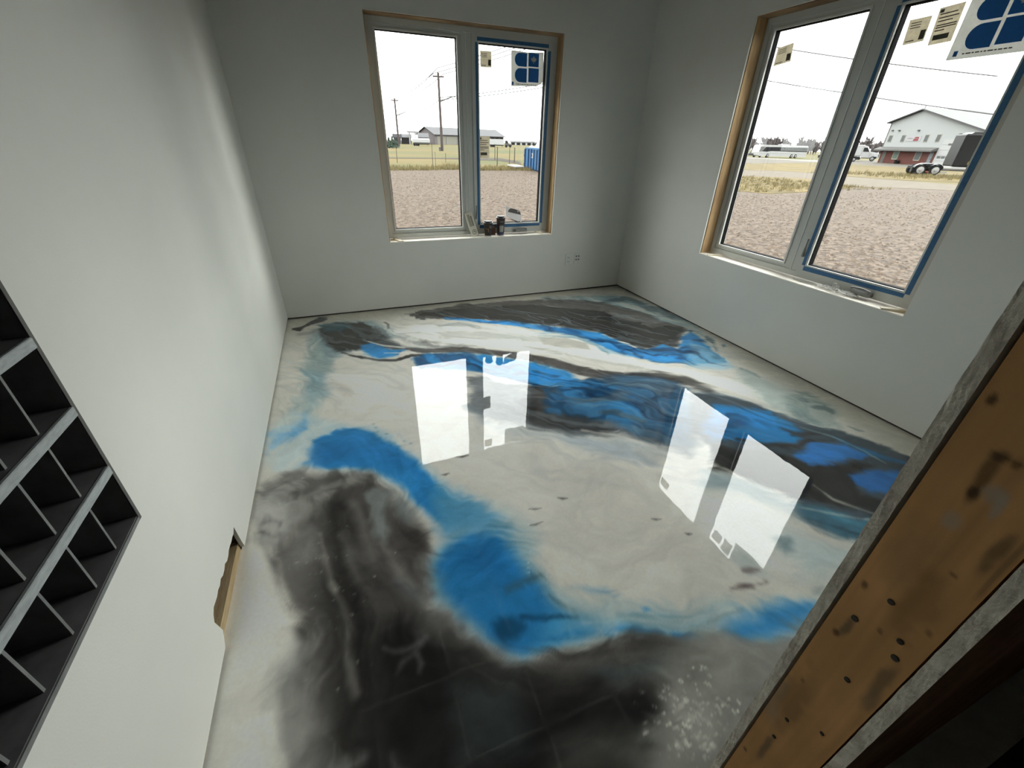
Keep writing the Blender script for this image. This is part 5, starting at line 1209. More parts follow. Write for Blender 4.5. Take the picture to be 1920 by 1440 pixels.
win1 = make_window('window_1', fw1, 'two-light white vinyl window in the back wall, coffee cups on its sill')
label_sticker(fw1, win1, [(.849, 1.920), (.940, 1.922), (.943, 1.822), (.852, 1.818)], 0, 'small beige label at the top of the pane')
label_sticker(fw1, win1, [(.833, 1.356), (.924, 1.357), (.921, 1.200), (.833, 1.199)], 1, 'pale printed label halfway down the pane')
big_sticker(fw1, win1, 'white sticker with four blue shapes and a leaf')
win2 = make_window('window_2', fw2, 'two-light white vinyl window in the right wall, plastic wrap on its sill')
label_sticker(fw2, win2, [(.105, 1.888), (.215, 1.902), (.228, 1.806), (.105, 1.792)], 0, 'small beige label on the fixed pane')
label_sticker(fw2, win2, [(.860, 1.899), (.956, 1.901), (.960, 1.803), (.868, 1.797)], 0, 'small square beige label on the opening pane')
label_sticker(fw2, win2, [(.977, 1.923), (1.076, 1.929), (1.082, 1.785), (.987, 1.780)], 1, 'taller printed beige label on the opening pane')
big_sticker(fw2, win2, 'white sticker with four blue shapes cut by the frame edge')

# ------------------------------------------------------------------ things on the sills
SZ = WZ0 + 0.004
M_cup = mat('cup_dark_brown', (0.028, 0.014, 0.010), 0.35, var=0.25, vscale=40)
M_lid = mat('cup_lid_black', (0.012, 0.010, 0.010), 0.3)
M_cupw = mat('cup_white', (0.66, 0.60, 0.56), 0.5)
M_orange = mat('cup_orange', (0.52, 0.26, 0.12), 0.5)
M_slate = mat('cup_slate_band', (0.10, 0.11, 0.10), 0.5)
M_navy = mat('cup_navy', (0.035, 0.04, 0.10), 0.4)
M_olive = mat('cup_tag_grey', (0.36, 0.37, 0.34), 0.6, var=0.08, vscale=80)
def patch(cx, cy, r0, r1, zl, zh, a0, a1, h, off=0.0008):
    """curved print on the flank of a cup that tapers from r0 (foot) to r1 (rim) over height h"""
    mb = MB(); N = 8; vs = []; fs = []
    for i in range(N + 1):
        t = a0 + (a1 - a0) * i / N
        for z in (zl, zh):
            r = r0 + (r1 - r0) * z / h
            for o in (off, -0.001):
                vs.append((cx + (r + o) * math.cos(t), cy + (r + o) * math.sin(t), SZ + z))
    for i in range(N):
        b = 4 * i; c = b + 4
        fs += [(b, c, c + 2, b + 2), (b + 1, b + 3, c + 3, c + 1), (b, b + 1, c + 1, c), (b + 2, c + 2, c + 3, b + 3)]
    fs += [(0, 2, 3, 1), (4 * N, 4 * N + 1, 4 * N + 3, 4 * N + 2)]
    return mb.add(vs, fs)
def cup(x, y, h, label, tall):
    t = thing('coffee_cup', (x, y, SZ), label, 'cup', 'takeaway coffee cups')
    hb = h - 0.020
    r0, r1 = 0.031, 0.0395
    MB().lathe([(r0 - .003, 0.0), (r0, 0.001), (r1, hb), (r1 - .002, hb)], (x, y, SZ), 28).build('cup_body', M_cup, t, True)
    MB().lathe([(r0 + .0006, 0.0005), (r0 + .0016, 0.009), (r0 + .0008, 0.0092)], (x, y, SZ), 28).build('foot_band', M_cupw, t, True)
    MB().lathe([(r1 + .0025, hb - .004), (r1 + .0035, hb), (r1 + .0025, hb + .004), (r1 - .002, hb + .006), (r1 - .004, hb + .015), (r1 - .007, hb + .018), (r1 - .009, hb + .016), (0.004, hb + .014)], (x, y, SZ), 28).build('lid', M_lid, t, True)
    A = -PI / 2
    if tall:
        patch(x, y, r0, r1, .036, .092, A - .62, A + .38, hb).build('tag', M_olive, t, True)
        patch(x, y, r0, r1, .100, .106, A - .5, A + .5, hb).build('print_line', M_slate, t, True)
        patch(x, y, r0, r1, .118, .128, A - .45, A + .45, hb).build('print_line', M_slate, t, True)
        patch(x, y, r0, r1, .078, .082, A + .5, A + 1.1, hb).build('orange_line', M_orange, t, True)
        patch(x, y, r0, r1, .050, .080, A + .5, A + .58, hb).build('orange_line', M_orange, t, True)
        patch(x, y, r0, r1, .010, .032, A - 1.1, A + 1.1, hb).build('navy_band', M_navy, t, True)
    else:
        patch(x, y, r0, r1, .072, .096, A - .05, A + .75, hb).build('slate_patch', M_slate, t, True)
        patch(x, y, r0, r1, .066, .069, A - 1.0, A - .2, hb).build('orange_line', M_orange, t, True)
        patch(x, y, r0, r1, .040, .068, A - .28, A - .18, hb).build('orange_line', M_orange, t, True)
        patch(x, y, r0, r1, .030, .056, A + .25, A + .6, hb).build('navy_badge', M_navy, t, True)
    return t
cup(1.768, 0.040, 0.134, 'shorter dark brown takeaway coffee cup, nearer the leaning white board', False)
cup(1.887, 0.040, 0.172, 'taller dark brown takeaway coffee cup with a pale tag on its front', True)

M_brown = mat('brown_card', (0.20, 0.115, 0.085), 0.8, var=0.1, vscale=30)
b = MB().box((1.805, 0.082, SZ), (1.850, 0.094, SZ + 0.072)).build('brown_card_box', M_brown)
tag(b, 'small reddish brown cardboard piece standing between the two coffee cups', 'cardboard')

# white board leaning on the mullion
M_boardw = mat('packaging_white', (0.62, 0.60, 0.50), 0.6, var=0.05, vscale=30)
M_green = mat('packaging_print', (0.17, 0.17, 0.11), 0.6)
t = thing('packaging_board', (1.646, 0.050, SZ), 'narrow off-white printed board leaning against the window mullion beside the cups', 'packaging')
def lean(u, d, h):      # u across, d thickness out of the face, h up its length
    e_h = Vector((-0.235, 0.255, 0.938)).normalized(); e_u = Vector((0.970, 0.02, 0.238)).normalized()
    e_d = e_u.cross(e_h).normalized()
    p = Vector((1.646, 0.036, SZ + 0.009)) + e_u * u + e_d * d + e_h * h
    return tuple(p)
def slab(u0, u1, h0, h1, d0, d1):
    return MB().add([lean(u, d, h) for d in (d0, d1) for h in (h0, h1) for u in (u0, u1)],
                    [(0, 1, 3, 2), (4, 6, 7, 5), (0, 4, 5, 1), (2, 3, 7, 6), (0, 2, 6, 4), (1, 5, 7, 3)])
slab(-.032, .032, 0, .202, 0, -.010).build('board', M_boardw, t)
for u in (-.018, -.008, .004, .012):
    slab(u, u + .006, .085, .185 if u < 0 else .17, 0, .0006).build('stripe_print', M_green, t)
ringp = [(.0205 * math.cos(k * PI / 12), .0205 * math.sin(k * PI / 12)) for k in range(24)]
ringi = [(.0165 * math.cos(k * PI / 12), .0165 * math.sin(k * PI / 12)) for k in range(24)]
MB().sheet(ringp, [ringi], lambda p: lean(p[0] + .003, .0006, p[1] + .036), lambda p: lean(p[0] + .003, 0, p[1] + .036)).build('ring_print', M_green, t)
MB().prism([(-.010, .004), (-.002, .010), (.010, .001), (.006, -.008), (-.001, -.001)], lambda p: lean(p[0] + .003, .0006, p[1] + .036), lambda p: lean(p[0] + .003, 0, p[1] + .036)).build('bird_print', M_green, t)

# scraper blister card standing against the pane
M_card = mat('blister_card', (0.70, 0.69, 0.68), 0.4, var=0.04, translucent=0.3)
M_cardd = mat('scraper_brown', (0.10, 0.085, 0.075), 0.5)
t = thing('scraper_card', (WX0 + 1.15, 0.12, SZ), 'white blister card with a brown scraper grip, propped on the back window sash', 'packaging')
dcard = lambda p, w: fw1(p[0], w, p[1])
qf = lambda poly, w0, th: MB().prism([(a, c - .020) for a, c in poly], lambda p: dcard(p, w0 - (0.82 - p[1]) * 0.10), lambda p: dcard(p, w0 - th - (0.82 - p[1]) * 0.10))
qf([(1.069, .839), (1.112, .822), (1.200, .800), (1.219, .780), (1.229, .697), (1.197, .690), (1.150, .712), (1.076, .748)], .1300, .002).build('card', M_card, t)
qf([(1.093, .786), (1.103, .806), (1.122, .816), (1.165, .806), (1.200, .792), (1.216, .776), (1.222, .757), (1.160, .771)], .1278, .003).build('scraper_grip', M_cardd, t)
qf([(1.184, .792), (1.196, .790), (1.198, .781), (1.186, .781)], .1246, .0008).build('hang_hole', M_card, t)
qf([(1.105, .722), (1.130, .724), (1.196, .700), (1.213, .706), (1.205, .686), (1.130, .716)], .1278, .002).build('scraper_blade', M_cardd, t)

# wedges left under the frames
M_shim = mat('shim_wood', (0.74, 0.68, 0.54), 0.7, var=0.08, vscale=20)
def wedge(name, fw, a, b, wid, w0, h0, h1, label, material=M_shim):
    """tapered shim from a to b (u, depth) on the sill"""
    A = Vector((a[0], a[1])); B = Vector((b[0], b[1])); d = (B - A).normalized(); n = Vector((-d.y, d.x)) * wid / 2
    P = [A + n, A - n, B - n, B + n]
    vs = [fw(p.x, p.y, SZ) for p in P] + [fw(p.x, p.y, SZ + h) for p, h in zip(P, (h0, h0, h1, h1))]
    o = MB().add(vs, [(0, 3, 2, 1), (4, 5, 6, 7), (0, 1, 5, 4), (1, 2, 6, 5), (2, 3, 7, 6), (3, 0, 4, 7)]).build(name, material)
    return tag(o, label, 'shim', 'shims under the window frames')
wedge('wood_shim', fw1, (.100, -.004), (.055, .098), .034, 0, .006, .012, 'pale shim at the left end of the back window sill')
wedge('wood_shim', fw1, (1.400, .020), (1.375, .098), .030, 0, .006, .012, 'pale shim at the right end of the back window sill')
wedge('wood_shim', fw2, (.075, .010), (.150, .096), .034, 0, .006, .011, 'pale shim at the far end of the right window sill')
wedge('wood_shim', fw2, (1.375, .006), (1.460, .070), .032, 0, .009, .016, 'tilted tan shim at the near end of the right window sill')

# crumpled clear wrap on the right sill
def wrap():
    r = random.Random(21)
    N, K = 16, 9
    vs = []; fs = []
    for i in range(N):
        for k in range(K):
            s = i / (N - 1); q = k / (K - 1)
            u = .985 + s * .235 + r.uniform(-.006, .006)
            w = .018 + q * .066 + r.uniform(-.007, .007) + .012 * math.sin(s * 9)
            z = SZ + .004 + abs(math.sin(s * 11 + q * 5)) * .020 * (1 - abs(q - .5)) + r.uniform(0, .007)
            if 0.2 < s < 0.42 and q > .6: z += .028
            vs.append(fw2(u, w, z))
    for i in range(N - 1):
        for k in range(K - 1):
            fs.append((i * K + k, (i + 1) * K + k, (i + 1) * K + k + 1, i * K + k + 1))
    return MB().add(vs, fs)
M_wrap = glass_mat('clear_wrap', (0.9, 0.9, 0.9), clear=0.45, rough=0.12, body=(0.55, 0.55, 0.52))
o = wrap().build('plastic_wrap', M_wrap)
tag(o, 'crumpled clear plastic wrap on the right window sill', 'plastic wrap')
o = MB().tube([fw2(.80, .060, SZ + .008), fw2(.86, .05, SZ + .010), fw2(.93, .062, SZ + .008), fw2(.99, .052, SZ + .009)], [.005, .009, .007, .004], 7).build('twisted_wrap', M_wrap)
tag(o, 'thin twisted strip of film at the foot of the right window mullion', 'plastic wrap')

# ------------------------------------------------------------------ outlets on the back wall
def outlet(x, z, label, duplex):
    t = thing('wall_outlet', (x, 0, z), label, 'outlet')
    MB().bevbox((x - .036, -.005, z - .056), (x + .036, .0005, z + .056), .003).build('cover_plate', M_white, t)
    if duplex:
        for dz in (.020, -.020):
            MB().bevbox((x - .017, -.0075, z + dz - .014), (x + .017, -.004, z + dz + .014), .002).build('socket_face', M_white, t)
            for dx in (-.007, .007):
                MB().box((x + dx - .0015, -.0082, z + dz - .004), (x + dx + .0015, -.0070, z + dz + .006)).build('slot', M_slot, t)
            MB().box((x - .002, -.0082, z + dz - .012), (x + .002, -.0070, z + dz - .008)).build('ground_hole', M_slot, t)
    else:
        for dx in (-.013, .013):
            for dz in (.016, -.016):
                MB().box((x + dx - .008, -.0065, z + dz - .008), (x + dx + .008, -.004, z + dz + .008)).build('jack', M_metal, t)
    return t
outlet(2.590, 0.325, 'white duplex power outlet low on the back wall', True)
outlet(2.690, 0.335, 'white data jack plate to the right of the power outlet', False)

# ------------------------------------------------------------------ black pigeonholes let into the left wall
ph = thing('pigeonhole_shelf', (0, NY0, NZ0), 'black pigeonhole shelf with grey edges built into the left wall', 'shelf')
PB = -0.305
rows = [0.598, 0.742, 0.885, 1.025, 1.167, 1.310]
cols = [NY0 - 0.006 - 0.0905 * k for k in range(10)]
PX = -0.002
MB().box((PB - .012, NY1, NZ0), (PB, NY0, NZ1)).build('back_panel', M_black, ph)
M_ends = mat('cubby_end_grey', (0.085, 0.083, 0.075), 0.7, var=0.2, vscale=20)
MB().box((PB, NY0 - .010, NZ0), (PX, NY0 - .0005, NZ1)).build('side_panel', M_black, ph)
MB().box((PB, NY1 + .0005, NZ0), (PX, NY1 + .008, NZ1)).build('side_panel', M_black, ph)
MB().box((-0.0015, NY0 - .010, NZ0), (.0004, NY0 - .0005, NZ1)).build('side_edge', M_ends, ph)
MB().box((PB, NY1 + .008, NZ0 + .0005), (PX, NY0 - .010, rows[0])).build('bottom_panel', M_black, ph)
MB().box((-0.0015, NY1 + .008, NZ0 + .0005), (.0006, NY0 - .010, rows[0] - .002)).build('bottom_edge', M_cubthin, ph)
MB().box((PB, NY1 + .008, rows[-1]), (PX, NY0 - .010, NZ1 - .0005)).build('top_panel', M_black, ph)
for z in rows[1:-1]:
    s_ = MB().box((PB, NY1 + .008, z - .019), (PX - .002, NY0 - .010, z)).build('shelf', M_black, ph)
    MB().bevbox((PX - .002, NY1 + .008, z - .0195), (.0035, NY0 - .0105, z + .0005), .0015).build('shelf_edge', M_cubedge, s_)
for r_ in range(len(rows) - 1):
    z0 = rows[r_] ; z1 = rows[r_ + 1] - (.019 if r_ < len(rows) - 2 else 0)
    for c in cols[1:-1]:
        d_ = MB().box((PB, c - .0025, z0), (-.012, c + .0025, z1)).build('divider', M_black, ph)
        MB().box((-.012, c - .0026, z0), (-.0105, c + .0026, z1)).build('divider_edge', M_cubthin, d_)

# ------------------------------------------------------------------ outdoors: flat prairie yard seen through the windows, positions taken from image pixels
G = -0.90  # outdoor positions, sizes and ground level below are scaled about the camera
OH, OV = 9.2, 4.1        # strength of the sky's light on level and on upright surfaces
def omat(*a, **k):
    k.setdefault('spec', 0.06)
    return mat(*a, **k)
def oh(c): return albedo(c, OH)
def ov(c): return albedo(c, OV)
M_grass = omat('dry_grass_field', oh((200, 168, 92)), 0.95, dark=oh((136, 146, 74)), vscale=0.11, stretch=(0.35, 1.3, 1), tight=0.10, bump=0.4, bscale=2, spec=0.1, detail=8)
M_grass2 = omat('yellow_grass', oh((212, 180, 100)), 0.95, dark=oh((160, 140, 76)), vscale=0.4, stretch=(1, 1, 1), tight=0.12, bump=0.4, bscale=3, spec=0.1, detail=8)
M_gravel = omat('gravel_pad', oh((214, 188, 164)), 0.95, dark=oh((106, 87, 76)), vscale=7.0, tight=0.13, bump=0.9, bscale=14, spec=0.1, detail=6)
M_dirt = omat('dirt_road', oh((204, 188, 164)), 0.95, dark=oh((176, 158, 136)), vscale=0.8, stretch=(1, 2, 1), bump=0.2, spec=0.1, detail=6)
M_pale = omat('pale_road', oh((236, 230, 216)), 0.9, var=0.05, vscale=0.4)
M_asph = omat('grey_lane', oh((186, 176, 162)), 0.9, var=0.06, vscale=0.3)
M_soil = omat('soil_furrow', oh((128, 116, 104)), 0.95, var=0.2, vscale=0.8)

def ground_patch(name, poly, z, material):
    o = MB().prism(poly, lambda p: (p[0], p[1], G + z), lambda p: (p[0], p[1], G - 0.3)).build(name, material)
    return tag(o, kind='structure')
R_ = 520
ground_patch('ground', [(R_ * math.cos(k * PI / 24), R_ * math.sin(k * PI / 24)) for k in range(48)], 0.0, M_grass)
ground_patch('ground_gravel', [(-40, 33.0), (5.1, 33.8), (11.1, 35.2), (17.3, 33.6), (20, 22), (22.5, 15.9), (23.1, 14.6), (27.3, 15.2), (33.7, 17.1), (37.4, 15.9), (39.1, 14.3), (60, 2), (60, -40), (-40, -40)], 0.012, M_gravel)
ground_patch('ground_yellow_verge', [(20.2, 22.6), (22.5, 16.1), (23.2, 14.8), (27.4, 15.4), (33.5, 17.4), (38.4, 23.2), (37.5, 25.5), (34.9, 26.8), (28, 32)], 0.016, M_grass2)
ground_patch('ground_dirt_road', [(28, 32.2), (34.9, 26.9), (37.6, 25.4), (38.4, 23.0), (34.2, 17.5), (37.6, 16.1), (39.4, 14.5), (62, 1), (70, 6), (46.8, 18.2), (47.3, 19.5), (47.0, 22.4), (46.6, 25.9), (48.2, 29.9), (47.8, 33.9), (44.8, 35.6), (30, 48)], 0.014, M_dirt)
ground_patch('ground_yellow_field', [(44.9, 35.8), (47.9, 34.0), (48.3, 29.9), (46.8, 25.8), (47.2, 22.4), (60, 12), (90, 20), (84, 40.5), (85, 46), (87, 51), (90, 58.7), (73.1, 54.5), (62.6, 51.4), (55, 60)], 0.015, M_grass2)
ground_patch('ground_yard', [(83, 40.3), (84.5, 46.1), (86, 51), (89.5, 59), (96, 74), (150, 74), (150, 20), (95, 8)], 0.011, M_asph)
ground_patch('ground_grey_lane', [(62.8, 51.6), (73.1, 54.7), (89.4, 59.3), (90.2, 61.5), (92.5, 70.2), (91.8, 78.0), (70, 90)], 0.013, M_asph)
ground_patch('ground_pale_road', [(91.8, 78.3), (92.7, 70.4), (89.8, 59.8), (104.2, 66.3), (104.2, 70.3), (102, 87.1), (92, 100)], 0.018, M_pale)
ground_patch('ground_soil_furrow', [(24.1, 61.0), (23.0, 51.3), (20.3, 43.9), (21.0, 53.0), (14, 56.5), (6, 56), (6, 58), (16, 60)], 0.02, M_soil)

# loose stones of the gravel pad and grass tufts: uncountable
def scatter_stones():
    r = np.random.RandomState(4)
    N = 15000
    # denser close to the house walls
    d = 2.5 + 34 * r.rand(N) ** 1.35
    a = np.where(r.rand(N) < .5, r.uniform(0.02, 0.52, N), r.uniform(0.80, 1.32, N))
    x = 0.5155 + np.sin(a) * (d + 3.5); y = -3.7164 + np.cos(a) * (d + 3.5)
    ok = (((y > 0.6) | (x > W + 0.8)) & (y < 33) & ~((x > 19) & (y > 14.4)))
    x = x[ok]; y = y[ok]; N = len(x)
    s = r.uniform(0.018, 0.055, N)
    o = np.array([(1, 0, 0), (0, 1, 0), (-1, 0, 0), (0, -1, 0), (0, 0, .7), (.7, .7, .1), (-.7, .7, .1), (-.7, -.7, .1), (.7, -.7, .1)], np.float32)
    f = np.array([(0, 5, 4), (5, 1, 4), (1, 6, 4), (6, 2, 4), (2, 7, 4), (7, 3, 4), (3, 8, 4), (8, 0, 4)], np.int32)
    V = o[None] * s[:, None, None] * r.uniform(.6, 1.3, (N, 9, 3)).astype(np.float32)
    V[:, :, 0] += x[:, None]; V[:, :, 1] += y[:, None]; V[:, :, 2] += G + 0.010
    Fs = (f[None] + (np.arange(N) * 9)[:, None, None]).reshape(-1, 3)
    me = bpy.data.meshes.new('gravel_stones')
    me.from_pydata(V.reshape(-1, 3).tolist(), [], Fs.tolist())
    me.materials.append(omat('stone_tan', oh((224, 200, 178)), 0.9, dark=oh((160, 138, 120)), vscale=3.0, spec=0.1))
    ob = bpy.data.objects.new('gravel_stones', me); COL.objects.link(ob)
    tag(ob, 'loose tan gravel stones covering the yard outside', 'gravel', kind='stuff')
scatter_stones()
def scatter_grass():
    r = np.random.RandomState(6)
    vs = []; fs = []
    def tuft(x, y, h):
        for k in range(7):
            a = r.uniform(0, 6.28); l = h * r.uniform(.5, 1); w = .012 + .01 * r.rand()
            dx, dy = math.cos(a), math.sin(a); bx, by = x + r.uniform(-.12, .12), y + r.uniform(-.12, .12)
            n = len(vs)
            vs.extend([(bx - dy * w, by + dx * w, G), (bx + dy * w, by - dx * w, G), (bx + dx * l * .35, by + dy * l * .35, G + l)])
            fs.append((n, n + 1, n + 2))
    for i in range(1500):
        x = r.uniform(2, 19); y = 33.8 + abs(r.normal(0, 2.2)) + (0.9 if 9 < x < 12 else 0)
        tuft(x, y, r.uniform(.12, .42) * (1.5 if 10.2 < x < 12 else 1))
    for i in range(900):
        x = r.uniform(22, 35); y = r.uniform(15.5, 27)
        if y < 15.6 or (x - 20.2) * .55 + 14.6 < y - 8: continue
        tuft(x, y, r.uniform(.1, .3))
    for i in range(700):
        t = r.rand(); tuft(47.5 + 14 * t + r.uniform(0, 10), 24 - 9 * t + r.uniform(0, 9), r.uniform(.15, .5))
    me = bpy.data.meshes.new('grass_tufts'); me.from_pydata(vs, [], fs)
    me.materials.append(omat('grass_straw', oh((250, 228, 168)), 0.95, dark=oh((226, 206, 140)), vscale=0.7, spec=0.1))
    ob = bpy.data.objects.new('grass_tufts', me); COL.objects.link(ob)
    tag(ob, 'dry straw-coloured grass tufts along the edges of the gravel', 'grass', kind='stuff')
scatter_grass()

# ---- utility poles and wires
M_pole = omat('pole_wood', ov((118, 106, 104)), 0.9, var=0.15, vscale=1.5)
M_wire = omat('wire_grey', ov((150, 150, 152)), 0.6)
M_ins = omat('insulator', ov((130, 128, 126)), 0.5)
def pole(x, y, h, arm_z, lamp_z, half, label):
    t = thing('utility_pole', (x, y, G), label, 'pole', 'utility poles along the road')
    MB().tube([(x, y, G), (x, y, G + h)], [.30, .22], 12).build('pole_shaft', M_pole, t, True)
    MB().box((x - half, y - .08, arm_z - .13), (x + half, y + .08, arm_z + .13)).build('crossarm', M_pole, t)
    for s in (-1, 1):
        MB().tube([(x + s * half * .9, y, arm_z + .07), (x + s * half * .9, y, arm_z + .45)], [.07, .04], 8).build('insulator', M_ins, t, True)
        MB().tube([(x + s * half * .5, y - .05, arm_z - .07), (x, y - .12, arm_z - .9)], .035, 6).build('arm_brace', M_pole, t)
    MB().tube([(x, y, lamp_z), (x + 1.2, y - .3, lamp_z + .45), (x + 2.6, y - .65, lamp_z + .95)], [.12, .11, .10], 8).build('lamp_arm', M_ins, t, True)
    MB().bevbox((x + 2.4, y - .85, lamp_z + .88), (x + 3.2, y - .55, lamp_z + 1.04), .04).build('lamp_head', M_ins, t)
    return t
pole(24.0, 97.6, 13.6, 12.07, 7.9, 1.15, 'nearer wooden utility pole, the taller one in the back window')
pole(20.8, 138.4, 11.6, 10.27, 6.7, 1.0, 'farther wooden utility pole at the left of the back window')
o = thing('utility_pedestal', (23.45, 97.3, G), 'small grey utility box beside the nearer pole', 'utility box')
MB().bevbox((23.25, 97.1, G), (23.65, 97.5, G + .55), .03).build('box_body', M_ins, o)
MB().bevbox((23.22, 97.07, G + .55), (23.68, 97.53, G + .66), .03).build('box_lid', M_pole, o)
def wire(p, q, sag, label, rad=.07, group='overhead wires'):
    p = Vector(p); q = Vector(q)
    pts = [p.lerp(q, k / 14) - Vector((0, 0, sag * 4 * (k / 14) * (1 - k / 14))) for k in range(15)]
    return tag(MB().tube(pts, rad, 5).build('power_line', M_wire), label, 'wire', group)
LW = 'thin grey overhead wire strung between the utility poles'
for dx, dz in ((-1.0, 0.45), (0, 1.4), (1.0, 0.45)):
    wire((24.0 + dx, 97.6, 12.07 + dz), (20.8 + dx * .9, 138.4, 10.27 + dz * .8), .9, LW)
wire((24.0, 97.6, 8.2), (20.8, 138.4, 6.9), .9, LW)
LW2 = 'thin grey overhead wire running right from the nearer utility pole'
for dx, dz in ((-1.0, 0.45), (0, 1.4), (1.0, 0.45)):
    wire((24.0 + dx, 97.6, 12.07 + dz), (58 + dx, 62 + dx, 24 + dz), 1.2, LW2)
wire((24.0, 97.6, 8.2), (56, 62, 13.5), .9, LW2)
wire((24.0, 97.6, 8.6), (56, 62, 14.2), .9, LW2)
LW3 = 'thin grey overhead wire crossing high in the right window'
wire((58.9, 59.7, 15.4), (77.2, 32.9, 9.38), .3, LW3)
wire((58.0, 60.2, 11.5), (69.9, 45.4, 8.15), .1, LW3)
wire((69.9, 45.4, 8.15), (79.7, 28.1, 4.9), .1, LW3)

# ---- fence posts by the gravel
M_post = omat('fence_post_steel', ov((120, 112, 96)), 0.8, var=0.15, vscale=3)
for x, y, top, th, lb in ((7.3, 46.2, .54, .035, 'leftmost thin fence post, in the grass below the spruces'),
                          (9.14, 37.4, 1.02, .03, 'tallest thin fence post, below the barn gable'),
                          (9.6, 38.4, .3, .02, 'short stub post just right of the tallest fence post'),
                          (12.6, 47, 0.0, .03, 'low fence post under the nearer utility pole'),
                          (21.1, 55.1, .9, .05, 'distant fence post just right of the printed pane label'),
                          (16.2, 40.4, .76, .05, 'stout fence post below the white box trailer'),
                          (18.3, 42.5, .8, .035, 'slim fence post below the grey truck cab'),
                          (21.2, 48.4, .64, .06, 'thick fence post nearest the blue bin')):
    t = thing('fence_post', (x, y, G), lb, 'fence post', 'fence posts in the grass')
    MB().tube([(x, y, G), (x + .02, y, top)], [th, th * .8], 7).build('post_shaft', M_post, t)
    MB().box((x - th * 1.3, y - .01, top - .05), (x + th * 1.3, y + .01, top)).build('post_cap', M_post, t)

# ---- blue bin, white bags behind it, white slab
M_bin = omat('bin_blue_steel', ov((82, 140, 196)), 0.55, var=0.10, vscale=0.9)
M_bind = omat('bin_blue_dark', ov((44, 88, 140)), 0.55)
M_outw = omat('outdoor_white', ov((238, 238, 238)), 0.6, var=0.03, vscale=1)
M_outg = omat('outdoor_grey', ov((130, 128, 128)), 0.6, var=0.08, vscale=1)
M_outd = omat('outdoor_dark', ov((62, 60, 62)), 0.6, var=0.15, vscale=1)
M_tyre = omat('tyre_black', ov((40, 40, 42)), 0.7)
t = thing('waste_bin', (17.8, 37.1, G), 'blue ribbed steel waste bin with a white paper notice', 'waste bin', rz=math.atan2(-.99, -.15))
MB().box((0, 0, .08), (6.2, 2.0, 1.62)).build('bin_body', M_bin, t, local=True)
MB().box((-.04, -.04, 1.62), (6.24, 2.04, 1.74)).build('bin_rim', M_bin, t, local=True)
for k in range(6):
    MB().box((1.28 + k * .93 - .045, -.09, .08), (1.28 + k * .93 + .045, 0, 1.62)).build('bin_rib', M_bind, t, local=True)
MB().box((-.05, -.10, .08), (.12, 0, 1.62)).build('bin_rib', M_bind, t, local=True)
for z in (.35, 1.1):
    MB().tube([(-.14, -.05, z - .08), (-.14, -.05, z + .08)], .06, 8).build('hinge', M_bind, t, local=True)
MB().box((2.1, -.012, .95), (2.75, -.001, 1.33)).build('paper_notice', M_outw, t, local=True)
MB().box((2.3, -.016, 1.05), (2.5, -.012, 1.25)).build('notice_print', M_outg, t, local=True)
MB().box((0, .1, 0), (6.2, 1.9, .08)).build('bin_skid', M_bind, t, local=True)
def bag(x, y, r, h, label):
    t = thing('bulk_bag', (x, y, G), label, 'bag', 'white bags behind the bin')
    q = MB(); rr = random.Random(int(x * 10)); N = 14; K = 8; vs = []; fs = []
    for j in range(K + 1):
        f = j / K
        rad = r * (1.0 if f < .5 else math.cos((f - .5) * PI * .98) ** .6 if f < 1 else .05)
        for k in range(N):
            a = 2 * PI * k / N; e = 1 + rr.uniform(-.05, .05)
            vs.append((x + rad * e * math.cos(a), y + rad * e * math.sin(a), G + h * f))
    for j in range(K):
        for k in range(N):
            fs.append((j * N + k, j * N + (k + 1) % N, (j + 1) * N + (k + 1) % N, (j + 1) * N + k))
    fs.append(tuple(range(N)))
    q.add(vs, fs).build('bag_body', M_outw, t, True)
    MB().tube([(x, y, G + h * .96), (x + .03, y, G + h + .08)], [.09, .05], 8).build('bag_tie', M_outg, t)
bag(21.4, 43.9, .55, 1.9, 'smaller white bulk bag showing above the blue bin')
bag(22.2, 43.6, .70, 2.25, 'larger white bulk bag at the right above the blue bin')
t = thing('white_slab', (16.2, 35.2, G), 'low white slab propped on dark blocks beside the blue bin', 'slab')
MB().hull([(15.45, 35.6, G + .40), (15.9, 34.75, G + .30), (16.75, 34.85, G + .30), (16.5, 35.8, G + .38), (15.45, 35.6, G + .33), (15.9, 34.75, G + .22), (16.75, 34.85, G + .22), (16.5, 35.8, G + .30)]).build('slab_top', M_outw, t)
MB().box((15.95, 34.85, G), (16.12, 35.1, G + .24)).build('block', M_outg, t)
MB().box((16.5, 34.95, G), (16.72, 35.15, G + .23)).build('block', M_outd, t)

